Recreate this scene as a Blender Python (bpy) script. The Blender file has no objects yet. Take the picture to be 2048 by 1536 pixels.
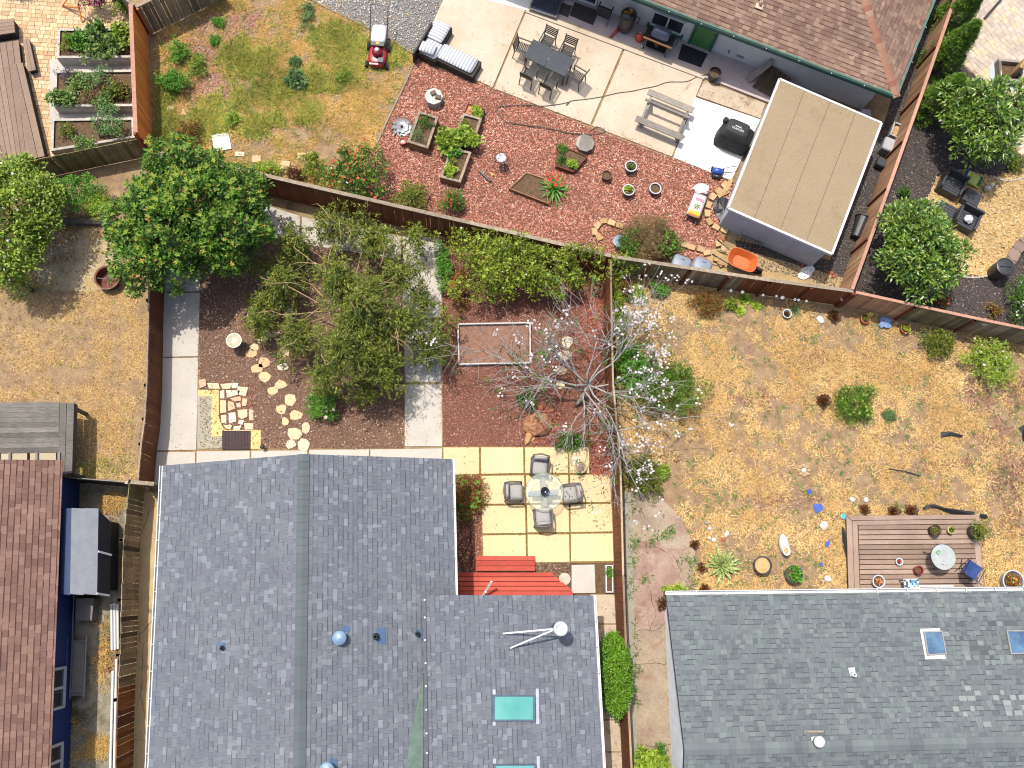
import bpy, bmesh, math, random
import numpy as np
from mathutils import Vector, Matrix, Quaternion
from math import radians as rad, pi, sin, cos, tan, atan2, hypot

S = bpy.context.scene
COL = S.collection
rng = random.Random(7)
NR = np.random.default_rng(11)

# ------------------------------------------------------------------ camera, sky, sun, exposure
F_PX, NX, NY, CAM_H = 1800.0, 910.0, 1180.0, 30.6       # focal length in photo pixels, nadir pixel, flying height
_n = Vector((NX-1024, -(NY-768), -F_PX)).normalized()
_z = -_n
_y = (Vector((0, 1, 0)) - _z*_z.y).normalized()
_x = _y.cross(_z)
ROT = Matrix((_x, _y, _z))
cam_d = bpy.data.cameras.new('camera')
cam_d.sensor_width = 36.0
cam_d.lens = F_PX/2048*36.0
cam_d.clip_end = 1000
cam = bpy.data.objects.new('camera', cam_d)
cam.matrix_world = Matrix.Translation((0, 0, CAM_H)) @ ROT.to_4x4()
COL.objects.link(cam)
S.camera = cam

SUN_DIR = Vector((0.24, -0.27, -1.0)).normalized()        # the way the light travels
world = bpy.data.worlds.new('World'); S.world = world; world.use_nodes = True
wt = world.node_tree
sky = wt.nodes.new('ShaderNodeTexSky'); sky.sky_type = 'NISHITA'; sky.sun_disc = False
sky.sun_elevation = math.asin(-SUN_DIR.z); sky.sun_rotation = atan2(-SUN_DIR.x, -SUN_DIR.y)
sky.altitude = 50; sky.air_density = 1.0; sky.dust_density = 4.0
bgn = wt.nodes['Background']; bgn.inputs['Strength'].default_value = 0.15
wt.links.new(sky.outputs[0], bgn.inputs['Color'])
sun_d = bpy.data.lights.new('sun', 'SUN'); sun_d.energy = 3.4; sun_d.angle = rad(0.5); sun_d.color = (1.0, 0.95, 0.87)
sun = bpy.data.objects.new('sun', sun_d); COL.objects.link(sun)
sun.rotation_euler = SUN_DIR.to_track_quat('-Z', 'Y').to_euler(); sun.location = (0, 0, 40)
vs = S.view_settings
vs.view_transform = 'Standard'; vs.look = 'None'; vs.exposure = 0.85; vs.gamma = 1.0; vs.use_curve_mapping = False
S.cycles.max_bounces = 6; S.cycles.filter_width = 1.1; S.cycles.transparent_max_bounces = 12

# ------------------------------------------------------------------ helpers: places
def P(px, py, z=0.0):
    """the point at height z that the photograph shows at pixel (px, py)"""
    d = ROT @ Vector((px-1024, -(py-768), -F_PX))
    t = (CAM_H - z)/-d.z
    return Vector((d.x*t, d.y*t, z))
def PP(pts, z=0.0): return [P(a, b, z) for a, b in pts]
def ang(a, b, z=0.0):
    d = P(b[0], b[1], z) - P(a[0], a[1], z); return atan2(d.y, d.x)
def srgb(c):
    c = c/255.0
    return c/12.92 if c <= 0.04045 else ((c+0.055)/1.055)**2.4
def C(r, g, b, k=2.0):
    """base colour of a surface that looks (r,g,b) in full sun"""
    return tuple(min(0.8, srgb(v)/k) for v in (r, g, b))

# ------------------------------------------------------------------ helpers: materials
MATS = {}
def _new(name):
    m = bpy.data.materials.new(name); m.use_nodes = True
    nt = m.node_tree; b = nt.nodes['Principled BSDF']
    return m, nt, b
def _mix(nt, fac, a, b, mode='MIX'):
    n = nt.nodes.new('ShaderNodeMix'); n.data_type = 'RGBA'; n.blend_type = mode
    for sock, v in ((n.inputs[0], fac), (n.inputs[6], a), (n.inputs[7], b)):
        if isinstance(v, bpy.types.NodeSocket): nt.links.new(v, sock)
        elif isinstance(v, tuple): sock.default_value = v + (1,) if len(v) == 3 else v
        else: sock.default_value = v
    return n.outputs[2]
def _noise(nt, vec, scale, detail=4, rough=0.6, dist=0.0):
    n = nt.nodes.new('ShaderNodeTexNoise'); n.inputs['Scale'].default_value = scale
    n.inputs['Detail'].default_value = detail; n.inputs['Roughness'].default_value = rough
    n.inputs['Distortion'].default_value = dist
    nt.links.new(vec, n.inputs['Vector']); return n.outputs['Fac']
def _ramp(nt, fac, stops, interp='LINEAR'):
    r = nt.nodes.new('ShaderNodeValToRGB'); cr = r.color_ramp; cr.interpolation = interp
    while len(cr.elements) < len(stops): cr.elements.new(0.5)
    for e, (p, c) in zip(cr.elements, stops):
        e.position = p; e.color = c + (1,) if len(c) == 3 else c
    nt.links.new(fac, r.inputs[0]); return r.outputs['Color']
def _coord(nt, stretch=None, kind='Object'):
    t = nt.nodes.new('ShaderNodeTexCoord'); v = t.outputs[kind]
    if stretch:
        m = nt.nodes.new('ShaderNodeMapping'); m.inputs['Scale'].default_value = stretch
        nt.links.new(v, m.inputs['Vector']); v = m.outputs[0]
    return v
def _piece(nt):
    g = nt.nodes.new('ShaderNodeNewGeometry'); o = nt.nodes.new('ShaderNodeObjectInfo')
    a = nt.nodes.new('ShaderNodeMath'); a.operation = 'ADD'
    nt.links.new(g.outputs['Random Per Island'], a.inputs[0]); nt.links.new(o.outputs['Random'], a.inputs[1])
    f = nt.nodes.new('ShaderNodeMath'); f.operation = 'FRACT'; nt.links.new(a.outputs[0], f.inputs[0])
    return f.outputs[0]
def _bump(nt, b, h, strength, dist=0.02):
    n = nt.nodes.new('ShaderNodeBump'); n.inputs['Strength'].default_value = strength; n.inputs['Distance'].default_value = dist
    nt.links.new(h, n.inputs['Height']); nt.links.new(n.outputs[0], b.inputs['Normal'])
def mat(name, cols, rough=0.8, scale=5.0, detail=5, spread=0.18, bump=0.0, bscale=40, metal=0.0, spec=0.3, stretch=None,
        stains=None, stain_scale=1.2, stain_at=0.6, piece=0.0, fine=0.12, coat=0.0, trans=0.0):
    """cols: one to four colours mixed by noise; stains: a colour laid on in blotches; piece: lightness change from piece to piece"""
    if name in MATS: return MATS[name]
    m, nt, b = _new(name)
    if isinstance(cols[0], (int, float)): cols = [cols]
    v = _coord(nt, stretch)
    f = _noise(nt, v, scale, detail, 0.65)
    n = len(cols)
    if n == 1:
        c0 = cols[0]; cols = [tuple(x*0.86 for x in c0), tuple(min(.85, x*1.1) for x in c0)]; n = 2
    col = _ramp(nt, f, [(0.5 + (i/(n-1)-0.5)*2*spread, c) for i, c in enumerate(cols)])
    if stains:
        s = _noise(nt, _coord(nt), stain_scale, 6, 0.7, 0.3)
        s2 = _ramp(nt, s, [(stain_at, (0, 0, 0)), (min(1, stain_at+0.12), (1, 1, 1))])
        col = _mix(nt, s2, col, stains)
    if fine:
        g = _noise(nt, v, scale*14, 3, 0.7)
        gg = _ramp(nt, g, [(0.25, (1-fine*2,)*3), (0.75, (1+fine,)*3)])
        col = _mix(nt, 1.0, col, gg, 'MULTIPLY')
    if piece:
        r = _piece(nt); rr = _ramp(nt, r, [(0, (1-piece,)*3), (1, (1+piece*.6,)*3)])
        col = _mix(nt, 1.0, col, rr, 'MULTIPLY')
    nt.links.new(col, b.inputs['Base Color'])
    b.inputs['Roughness'].default_value = rough; b.inputs['Metallic'].default_value = metal
    b.inputs['Specular IOR Level'].default_value = spec
    if coat: b.inputs['Coat Weight'].default_value = coat
    if trans: b.inputs['Transmission Weight'].default_value = trans
    if bump: _bump(nt, b, _noise(nt, v, bscale, 4, 0.7), bump)
    MATS[name] = m; return m
def matr(name, stops, rough=0.8, var=0.25, scale=1.0, bump=0.0, bscale=60, spec=0.3, interp='LINEAR', grain=0.15, gscale=60, stretch=None, thin=0.0, tint=None):
    """colour picked piece by piece (leaf, chip, plank, shingle) from the stops, with slow drift across the place"""
    if name in MATS: return MATS[name]
    m, nt, b = _new(name)
    if not isinstance(stops[0][0], (int, float)) or len(stops[0]) == 3:
        k = len(stops); stops = [(i/max(1, k-1) if interp == 'LINEAR' else i/k, c) for i, c in enumerate(stops)]
    col = _ramp(nt, _piece(nt), stops, interp)
    geo = nt.nodes.new('ShaderNodeNewGeometry')
    if var:
        f = _noise(nt, geo.outputs['Position'], scale, 4, 0.6)
        lo = tint[0] if tint else (1-var,)*3
        hi = tint[1] if tint else (1+var,)*3
        col = _mix(nt, 1.0, col, _ramp(nt, f, [(0.3, lo), (0.7, hi)]), 'MULTIPLY')
    if grain:
        v = _coord(nt, stretch)
        g = _noise(nt, v, gscale, 3, 0.7)
        col = _mix(nt, 1.0, col, _ramp(nt, g, [(0.25, (1-grain*1.6,)*3), (0.75, (1+grain,)*3)]), 'MULTIPLY')
    nt.links.new(col, b.inputs['Base Color'])
    b.inputs['Roughness'].default_value = rough; b.inputs['Specular IOR Level'].default_value = spec
    if bump: _bump(nt, b, _noise(nt, _coord(nt, stretch), bscale, 3, 0.7), bump)
    if thin:   # light passing through thin leaves
        t = nt.nodes.new('ShaderNodeBsdfTranslucent'); nt.links.new(col, t.inputs['Color'])
        mx = nt.nodes.new('ShaderNodeMixShader'); mx.inputs[0].default_value = thin
        nt.links.new(b.outputs[0], mx.inputs[1]); nt.links.new(t.outputs[0], mx.inputs[2])
        nt.links.new(mx.outputs[0], nt.nodes['Material Output'].inputs['Surface'])
    MATS[name] = m; return m
def glass(name, col=(0.9, 0.95, 0.95), rough=0.02, alpha=0.35, spec=0.6):
    if name in MATS: return MATS[name]
    m, nt, b = _new(name)
    b.inputs['Base Color'].default_value = col + (1,); b.inputs['Roughness'].default_value = rough
    b.inputs['Specular IOR Level'].default_value = spec
    b.inputs['Alpha'].default_value = alpha
    MATS[name] = m; return m

# ------------------------------------------------------------------ helpers: objects
def inv_of(parent):
    # the parent's own matrix (parents are never nested deeper than thing > part, parts built in world space sit at the origin)
    return PINV.get(parent.name)
PINV = {}
def tag(o, label, cat, group=None, kind=None):
    if label: o['label'] = label
    if cat: o['category'] = cat
    if group: o['group'] = group
    if kind: o['kind'] = kind
    return o
def thing(name, label, cat, loc=(0, 0, 0), rz=0.0, group=None):
    o = bpy.data.objects.new(name, None); COL.objects.link(o)
    o.empty_display_size = 0.2
    o.location = loc; o.rotation_euler = (0, 0, rz)
    return tag(o, label, cat, group)
def child(o, parent, world=False):
    """world=True: o's data is in world space, keep it there"""
    if parent is None: return o
    o.parent = parent
    if world:
        m = Matrix.Identity(4); p = parent; chain = []
        while p is not None: chain.append(p); p = p.parent
        for q in reversed(chain): m = m @ q.matrix_parent_inverse @ Matrix.LocRotScale(q.location, q.rotation_euler, q.scale)
        o.matrix_parent_inverse = m.inverted()
    return o
def piece(name, me, parent, loc=(0, 0, 0), rot=None, world=False, scale=None):
    o = bpy.data.objects.new(name, me); COL.objects.link(o); o.location = loc
    if rot is not None:
        o.rotation_euler = rot.to_euler() if hasattr(rot, 'to_euler') else rot
    if scale: o.scale = scale
    return child(o, parent, world)
def copy_tree(o, parent=None):
    c = o.copy(); COL.objects.link(c); c.parent = parent
    for ch in list(o.children): copy_tree(ch, c)
    return c
def put(o, loc, rz=0.0, label=None, group=None, scale=None):
    o.location = loc; o.rotation_euler = (0, 0, rz)
    if label: o['label'] = label
    if group: o['group'] = group
    if scale: o.scale = (scale,)*3
    return o

class MB:
    """collects shapes into one mesh"""
    def __init__(s): s.v = []; s.f = []; s.sm = False
    def add(s, vs_, fs_):
        n = len(s.v); s.v += [tuple(q) for q in vs_]; s.f += [tuple(i+n for i in f) for f in fs_]; return s
    def box(s, c, d, rz=0.0, m=None, taper=1.0):
        x, y, z = (q/2 for q in d)
        t = taper
        vv = [(-x, -y, -z), (x, -y, -z), (x, y, -z), (-x, y, -z), (-x*t, -y*t, z), (x*t, -y*t, z), (x*t, y*t, z), (-x*t, y*t, z)]
        if m is None: m = Matrix.Rotation(rz, 3, 'Z')
        c = Vector(c)
        return s.add([c + m @ Vector(q) for q in vv], [(3, 2, 1, 0), (4, 5, 6, 7), (0, 1, 5, 4), (1, 2, 6, 5), (2, 3, 7, 6), (3, 0, 4, 7)])
    def beam(s, a, b, w, h, up=(0, 0, 1)):
        """a bar from a to b, w wide, h deep"""
        a = Vector(a); b = Vector(b); d = (b-a); L = d.length; d = d/L
        up = Vector(up); sx = d.cross(up)
        if sx.length < 1e-4: sx = d.cross(Vector((0, 1, 0)))
        sx.normalize(); uz = sx.cross(d)
        m = Matrix((d, sx, uz)).transposed()
        return s.box((a+b)/2, (L, w, h), m=m)
    def prism(s, pts, z0, z1, inset=0.0):
        p = [(q[0], q[1]) for q in pts]
        area = sum(p[i][0]*p[(i+1) % len(p)][1]-p[(i+1) % len(p)][0]*p[i][1] for i in range(len(p)))
        if area < 0: p = p[::-1]
        n = len(p)
        cx = sum(q[0] for q in p)/n; cy = sum(q[1] for q in p)/n
        top = [(cx+(a-cx)*(1-inset), cy+(b-cy)*(1-inset)) for a, b in p]
        return s.add([(a, b, z0) for a, b in p] + [(a, b, z1) for a, b in top],
                     [tuple(range(n-1, -1, -1)), tuple(range(n, 2*n))] + [(i, (i+1) % n, n+(i+1) % n, n+i) for i in range(n)])
    def sheet(s, pts, z=None):
        p = [(q[0], q[1], q[2] if z is None else z) for q in pts]
        n = len(p)
        area = sum(p[i][0]*p[(i+1) % n][1]-p[(i+1) % n][0]*p[i][1] for i in range(n))
        if area < 0: p = p[::-1]
        return s.add(p, [tuple(range(n))])
    def cyl(s, a, b, r0, r1=None, n=10, cap=True):
        a = Vector(a); b = Vector(b); r1 = r0 if r1 is None else r1
        d = (b-a).normalized(); q = d.to_track_quat('Z', 'Y').to_matrix()
        vv = [a + q @ Vector((r0*cos(2*pi*i/n), r0*sin(2*pi*i/n), 0)) for i in range(n)] + \
             [b + q @ Vector((r1*cos(2*pi*i/n), r1*sin(2*pi*i/n), 0)) for i in range(n)]
        ff = [(i, (i+1) % n, n+(i+1) % n, n+i) for i in range(n)]
        if cap: ff += [tuple(range(n-1, -1, -1)), tuple(range(n, 2*n))]
        return s.add(vv, ff)
    def tube(s, pts, r, n=6, closed=False, r1=None):
        pts = [Vector(p) for p in pts]; k = len(pts)
        vv = []; prev = None
        for i, p in enumerate(pts):
            a = pts[(i-1) % k] if (i or closed) else p
            b = pts[(i+1) % k] if (i < k-1 or closed) else p
            d = (b-a)
            d = d.normalized() if d.length > 1e-6 else Vector((0, 0, 1))
            if prev is None:
                sx = d.cross(Vector((0, 0, 1)))
                if sx.length < 1e-3: sx = d.cross(Vector((0, 1, 0)))
            else:
                sx = prev - d*prev.dot(d)
                if sx.length < 1e-3: sx = d.cross(Vector((0, 1, 0.1)))
            sx.normalize(); prev = sx; sy = d.cross(sx)
            rr = r if r1 is None else r + (r1-r)*i/max(1, k-1)
            vv += [p + sx*rr*cos(2*pi*j/n) + sy*rr*sin(2*pi*j/n) for j in range(n)]
        ff = []
        for i in range(k if closed else k-1):
            o = i*n; o2 = ((i+1) % k)*n
            ff += [(o+j, o+(j+1) % n, o2+(j+1) % n, o2+j) for j in range(n)]
        if not closed: ff += [tuple(range(n-1, -1, -1)), tuple(range((k-1)*n, k*n))]
        return s.add(vv, ff)
    def lathe(s, prof, n=20, c=(0, 0, 0), capb=True, capt=False, sy=1.0):
        k = len(prof); cx, cy, cz = c
        vv = [(cx+r*cos(2*pi*j/n), cy+sy*r*sin(2*pi*j/n), cz+z) for r, z in prof for j in range(n)]
        ff = [(i*n+j, i*n+(j+1) % n, (i+1)*n+(j+1) % n, (i+1)*n+j) for i in range(k-1) for j in range(n)]
        if capb: ff.append(tuple(range(n-1, -1, -1)))
        if capt: ff.append(tuple(range((k-1)*n, k*n)))
        return s.add(vv, ff)
    def ball(s, c, r, n=10, k=6, jit=0.0, rn=None):
        c = Vector(c); r = Vector(r) if not isinstance(r, (int, float)) else Vector((r, r, r))
        vv = [c+Vector((0, 0, -r.z))]; rn = rn or rng
        for i in range(1, k):
            a = -pi/2 + pi*i/k
            for j in range(n):
                q = 1 + (rn.uniform(-jit, jit) if jit else 0)
                vv.append(c + Vector((r.x*cos(a)*cos(2*pi*j/n)*q, r.y*cos(a)*sin(2*pi*j/n)*q, r.z*sin(a)*q)))
        vv.append(c+Vector((0, 0, r.z)))
        ff = [(0, 1+(j+1) % n, 1+j) for j in range(n)]
        for i in range(k-2):
            o = 1+i*n
            ff += [(o+j, o+(j+1) % n, o+n+(j+1) % n, o+n+j) for j in range(n)]
        o = 1+(k-2)*n; t = len(vv)-1
        ff += [(o+j, o+(j+1) % n, t) for j in range(n)]
        return s.add(vv, ff)
    def mesh(s, name, material, smooth=False):
        me = bpy.data.meshes.new(name); me.from_pydata(s.v, [], s.f)
        me.update()
        if material: me.materials.append(material)
        if smooth: me.polygons.foreach_set('use_smooth', [True]*len(me.polygons))
        return me
    def build(s, name, material, parent=None, world=False, smooth=False, loc=(0, 0, 0), rz=0.0, bevel=0.0):
        o = piece(name, s.mesh(name, material, smooth), parent, loc, (0, 0, rz), world)
        if bevel:
            b = o.modifiers.new('edge', 'BEVEL'); b.width = bevel; b.segments = 2; b.limit_method = 'ANGLE'
        return o
def np_mesh(name, V, F, material, smooth=False):
    V = np.asarray(V, dtype=np.float32); F = np.asarray(F, dtype=np.int32)
    me = bpy.data.meshes.new(name); m, k = F.shape
    me.vertices.add(len(V)); me.vertices.foreach_set('co', V.ravel())
    me.loops.add(m*k); me.loops.foreach_set('vertex_index', F.ravel())
    me.polygons.add(m); me.polygons.foreach_set('loop_start', np.arange(0, m*k, k, dtype=np.int32))
    me.update(calc_edges=True); me.validate()
    if material: me.materials.append(material)
    if smooth: me.polygons.foreach_set('use_smooth', np.ones(m, dtype=bool))
    return me
def solo(o, label, cat, group=None): return tag(o, label, cat, group)
def structure(o): o['kind'] = 'structure'; return o
def stuff(o, label=None, cat=None, group=None): return tag(o, label, cat, group, 'stuff')

# ------------------------------------------------------------------ helpers: scatter
def in_poly(pts, x, y):
    inside = np.zeros(x.shape, bool); n = len(pts); j = n-1
    for i in range(n):
        xi, yi = pts[i][0], pts[i][1]; xj, yj = pts[j][0], pts[j][1]
        c = ((yi > y) != (yj > y)) & (x < (xj-xi)*(y-yi)/((yj-yi) or 1e-9)+xi)
        inside ^= c; j = i
    return inside
def scatter(poly, n, holes=(), seed=0, dens=None):
    """about n points inside a world polygon; dens(x,y)->0..1 thins them"""
    r = np.random.default_rng(seed)
    xs = [p[0] for p in poly]; ys = [p[1] for p in poly]
    out = np.zeros((0, 2)); tries = 0
    while len(out) < n and tries < 40:
        q = np.stack([r.uniform(min(xs), max(xs), n), r.uniform(min(ys), max(ys), n)], 1)
        k = in_poly(poly, q[:, 0], q[:, 1])
        for h in holes: k &= ~in_poly(h, q[:, 0], q[:, 1])
        if dens is not None: k &= r.uniform(0, 1, n) < dens(q[:, 0], q[:, 1])
        out = np.concatenate([out, q[k]]); tries += 1
    return out[:n]
_NG = np.random.default_rng(99).uniform(0, 1, (64, 64))
def vnoise(x, y, s):
    """smooth value noise 0..1, feature size s metres"""
    x = np.asarray(x)/s; y = np.asarray(y)/s
    xi = np.floor(x).astype(int); yi = np.floor(y).astype(int); fx = x-xi; fy = y-yi
    fx = fx*fx*(3-2*fx); fy = fy*fy*(3-2*fy)
    g = lambda a, b: _NG[a % 64, b % 64]
    return (g(xi, yi)*(1-fx)+g(xi+1, yi)*fx)*(1-fy)+(g(xi, yi+1)*(1-fx)+g(xi+1, yi+1)*fx)*fy
def unit(v): return v/np.maximum(1e-9, np.linalg.norm(v, axis=1))[:, None]
def leaf_geo(Cn, D, N, L, W, fold=0.12, mid=0.5):
    """folded leaf blades: base, side, tip, side"""
    n = len(Cn); D = unit(D); Sd = unit(np.cross(D, N)); N2 = np.cross(Sd, D)
    L = np.broadcast_to(np.asarray(L, float), (n,))[:, None]; W = np.broadcast_to(np.asarray(W, float), (n,))[:, None]
    V = np.empty((n, 4, 3)); V[:, 0] = Cn; V[:, 2] = Cn + D*L - N2*L*0.12
    V[:, 1] = Cn + D*L*mid + Sd*W/2 + N2*W*fold; V[:, 3] = Cn + D*L*mid - Sd*W/2 + N2*W*fold
    i = np.arange(n)[:, None]*4
    F = np.concatenate([i+np.array([[0, 1, 2]]), i+np.array([[0, 2, 3]])])
    return V.reshape(-1, 3), F
def chips(name, pts, size, mt, z=0.01, seed=0, tilt=0.35, zj=0.03, parent=None):
    r = np.random.default_rng(seed); n = len(pts)
    L = r.uniform(size[0], size[1], n); W = L*r.uniform(0.25, 0.55, n)
    a = r.uniform(0, 2*pi, n)
    D = np.stack([np.cos(a), np.sin(a), r.normal(0, tilt, n)], 1)
    N = np.stack([r.normal(0, tilt, n), r.normal(0, tilt, n), np.ones(n)], 1)
    Cn = np.stack([pts[:, 0], pts[:, 1], z + r.uniform(0, zj, n)], 1)
    V, F = leaf_geo(Cn, D, N, L, W, 0.05, 0.45)
    o = piece(name, np_mesh(name, V, F, mt), parent); return o
def pebbles(name, pts, size, mt, z=0.0, seed=0, flat=0.6, parent=None):
    r = np.random.default_rng(seed); n = len(pts)
    base = np.array([(1, 0, 0), (.3, .95, 0), (-.8, .6, 0), (-.8, -.6, 0), (.3, -.95, 0), (.1, .05, 1), (0, 0, -.6)], float)
    s = r.uniform(size[0], size[1], n)[:, None, None]
    a = r.uniform(0, 2*pi, n); ca, sa = np.cos(a), np.sin(a)
    B = base[None]*r.uniform(0.75, 1.25, (n, 7, 1)); B = B*np.stack([np.ones(n), r.uniform(.6, 1, n), r.uniform(flat*.7, flat*1.2, n)], 1)[:, None, :]
    X = B[:, :, 0]*ca[:, None]-B[:, :, 1]*sa[:, None]; Y = B[:, :, 0]*sa[:, None]+B[:, :, 1]*ca[:, None]
    V = np.stack([X, Y, B[:, :, 2]], 2)*s/2; V[:, :, 0] += pts[:, 0:1]; V[:, :, 1] += pts[:, 1:2]; V[:, :, 2] += z + s[:, :, 0]*0.12
    f = np.array([(0, 1, 5), (1, 2, 5), (2, 3, 5), (3, 4, 5), (4, 0, 5), (1, 0, 6), (2, 1, 6), (3, 2, 6), (4, 3, 6), (0, 4, 6)])
    F = (np.arange(n)[:, None, None]*7 + f[None]).reshape(-1, 3)
    return piece(name, np_mesh(name, V.reshape(-1, 3), F, mt), parent)
def grass(name, pts, mt, h=(0.05, 0.16), w=(0.008, 0.02), lean=0.9, per=6, rad_=0.06, seed=0, z=0.0, parent=None):
    """tufts of blades that splay out and lie over"""
    r = np.random.default_rng(seed); n = len(pts)*per
    p = np.repeat(pts, per, 0) + r.normal(0, rad_, (n, 2))
    a = r.uniform(0, 2*pi, n); L = r.uniform(h[0], h[1], n); ln = np.abs(r.normal(lean, 0.35, n))
    D = np.stack([np.cos(a)*ln, np.sin(a)*ln, np.ones(n)*0.6], 1)
    N = np.stack([np.cos(a+pi/2)*r.normal(0, .3, n), np.sin(a)*r.normal(0, .3, n), np.ones(n)], 1)
    Cn = np.stack([p[:, 0], p[:, 1], np.full(n, z)], 1)
    V, F = leaf_geo(Cn, D, N, L, r.uniform(w[0], w[1], n), 0.1, 0.35)
    return piece(name, np_mesh(name, V, F, mt), parent)
def ctr(pts): return Vector((sum(p[0] for p in pts)/len(pts), sum(p[1] for p in pts)/len(pts), 0))
def xy(pts): return [(p[0], p[1]) for p in pts]
def disc(c, rx, ry=None, n=24, rot=0.0):
    ry = ry or rx
    return [(c[0]+cos(rot)*rx*cos(2*pi*i/n)-sin(rot)*ry*sin(2*pi*i/n), c[1]+sin(rot)*rx*cos(2*pi*i/n)+cos(rot)*ry*sin(2*pi*i/n)) for i in range(n)]
# ------------------------------------------------------------------ helpers: plants
def clumps(center, radii, n, r, shell=(0.55, 1.0), low=-0.35, shape='dome', lump=0.22):
    """clump centres spread through the outer part of a crown"""
    out = []
    ph = r.uniform(0, 6.28, 6)
    while len(out) < n:
        d = r.normal(0, 1, 3); d /= np.linalg.norm(d)
        if d[2] < low: continue
        a = atan2(d[1], d[0])
        k = 1 + lump*(sin(2*a+ph[0])*.4 + sin(3*a+ph[1])*.5 + sin(5*a+ph[2])*.35 + sin(9*a+ph[3])*.25*(1-abs(d[2])))
        q = r.uniform(shell[0], shell[1])*k
        if shape == 'cone':
            t = r.uniform(0, 1)**0.8; q2 = (1-t)**0.75*r.uniform(.75, 1.0)*k
            out.append((center[0]+radii[0]*q2*cos(a), center[1]+radii[1]*q2*sin(a), center[2]+radii[2]*(2*t-1))); continue
        out.append((center[0]+radii[0]*d[0]*q, center[1]+radii[1]*d[1]*q, center[2]+radii[2]*d[2]*q))
    return np.array(out)
def clump_leaves(cc, nleaf, cr, r, up=0.5, jitter=0.8, center=None, droop=0.0, flat=0.75):
    n = len(cc)*nleaf
    d = unit(r.normal(0, 1, (n, 3))); rad_ = cr*r.uniform(0.25, 1.0, n)**0.6*np.repeat(r.uniform(.65, 1.25, len(cc)), nleaf)
    o = d*rad_[:, None]; o[:, 2] *= flat
    Cn = np.repeat(cc, nleaf, 0) + o
    D = d + r.normal(0, jitter*0.6, (n, 3)); D[:, 2] += up*0.4 - droop
    N = d*0.5 + r.normal(0, jitter*0.5, (n, 3)); N[:, 2] += up + 0.4
    return Cn, D, N
def flower_geo(Cn, size, r, petals=5, cup=0.3):
    n = len(Cn); a = (np.arange(petals)*2*pi/petals)[None]+r.uniform(0, 6, (n, 1))
    tx = r.normal(0, .35, n); ty = r.normal(0, .35, n)
    D = np.stack([np.cos(a), np.sin(a), cup+np.cos(a)*tx[:, None]+np.sin(a)*ty[:, None]], 2).reshape(-1, 3)
    N = np.tile(np.array([[0, 0, 1.0]]), (n*petals, 1))
    s = np.repeat(r.uniform(size*.7, size*1.2, n), petals)
    return leaf_geo(np.repeat(Cn, petals, 0), D, N, s*.5, s*.42, .1, .6)
def limbs(base, top, cc, r, k, r0, bend=0.15, wig=0.06):
    mb = MB(); base = Vector(base); top = Vector(top)
    mid = base.lerp(top, .5) + Vector((r.uniform(-.1, .1), r.uniform(-.1, .1), 0))*(top-base).length
    mb.tube([base, mid, top], r0, 8, r1=r0*.65)
    idx = r.choice(len(cc), min(k, len(cc)), replace=False)
    for i in idx:
        e = Vector(cc[i]); s = mid.lerp(top, r.uniform(0.2, 1)); pts = []
        for t in (0, .3, .6, .85, 1):
            q = s.lerp(e, t); q.z += sin(pi*t)*bend*(e-s).length
            q += Vector(r.normal(0, wig, 3))*(e-s).length*(1 if 0 < t else 0); pts.append(q)
        mb.tube(pts, r0*.42, 5, r1=r0*.08)
    return mb
def plant(name, label, cat, xyb, rx, ry, h, mt, z0=0.0, nc=60, nl=30, cr=0.16, L=0.09, W=0.045, seed=1, group=None, up=0.5, shell=(0.5, 1.0),
          low=-0.3, droop=0.0, flowers=(), tips=None, trunk=None, tr=0.04, nlimb=8, shape='dome', lump=0.22, leaf='foliage', stem='stem', base_z=0.0, clear=0.12, jitter=.8, flat=.75, rot=0.0):
    """a plant: leaves spread in clumps through a crown of half-widths rx, ry from height z0 to h, limbs inside it, flowers and young tips"""
    r = np.random.default_rng(seed)
    t = thing(name, label, cat, (xyb[0], xyb[1], base_z), rot, group)
    cz = (z0 + h)/2; rz = (h-z0)/2*1.0
    cc = clumps((0, 0, cz), (rx, ry, rz), nc, r, shell, low, shape, lump)
    Cn, D, N = clump_leaves(cc, nl, cr, r, up, jitter, None, droop, flat)
    Cn[:, 2] = np.maximum(Cn[:, 2], 0.02)
    n = len(Cn)
    V, F = leaf_geo(Cn, D, N, r.uniform(L*.65, L*1.25, n), r.uniform(W*.7, W*1.2, n))
    piece(leaf, np_mesh(leaf, V, F, mt), t)
    if tips:                                            # young leaves in whorls at the outside of the clumps
        tm, nt_, tl = tips
        k = r.choice(len(cc), min(nt_, len(cc)), replace=False) if nt_ <= len(cc) else r.choice(len(cc), nt_)
        base = cc[k] + r.normal(0, cr*.35, (len(k), 3)); base[:, 2] += cr*.62
        pet = 6; a = (np.arange(pet)*2*pi/pet)[None]+r.uniform(0, 6, (len(k), 1))
        D = np.stack([np.cos(a), np.sin(a), np.full_like(a, .55)], 2).reshape(-1, 3)+r.normal(0, .2, (len(k)*pet, 3))
        V, F = leaf_geo(np.repeat(base, pet, 0), D, np.tile([[0, 0, 1.]], (len(k)*pet, 1)), r.uniform(tl*.7, tl*1.2, len(k)*pet), tl*.5)
        piece('young_leaves', np_mesh('young_leaves', V, F, tm), t)
    for fm, cnt, size in flowers:
        k = r.choice(len(cc), cnt); b = cc[k] + unit(r.normal(0, 1, (cnt, 3)))*cr*.9
        b[:, 2] = np.maximum(b[:, 2], cc[k][:, 2]) + cr*.25
        V, F = flower_geo(b, size, r)
        piece('blossom', np_mesh('blossom', V, F, fm), t)
    bm = trunk or MT['bark']
    limbs((0, 0, 0), (0, 0, max(.08, cz*.8)), cc, r, nlimb, tr).build(stem, bm, t, smooth=True)
    return t
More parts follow.
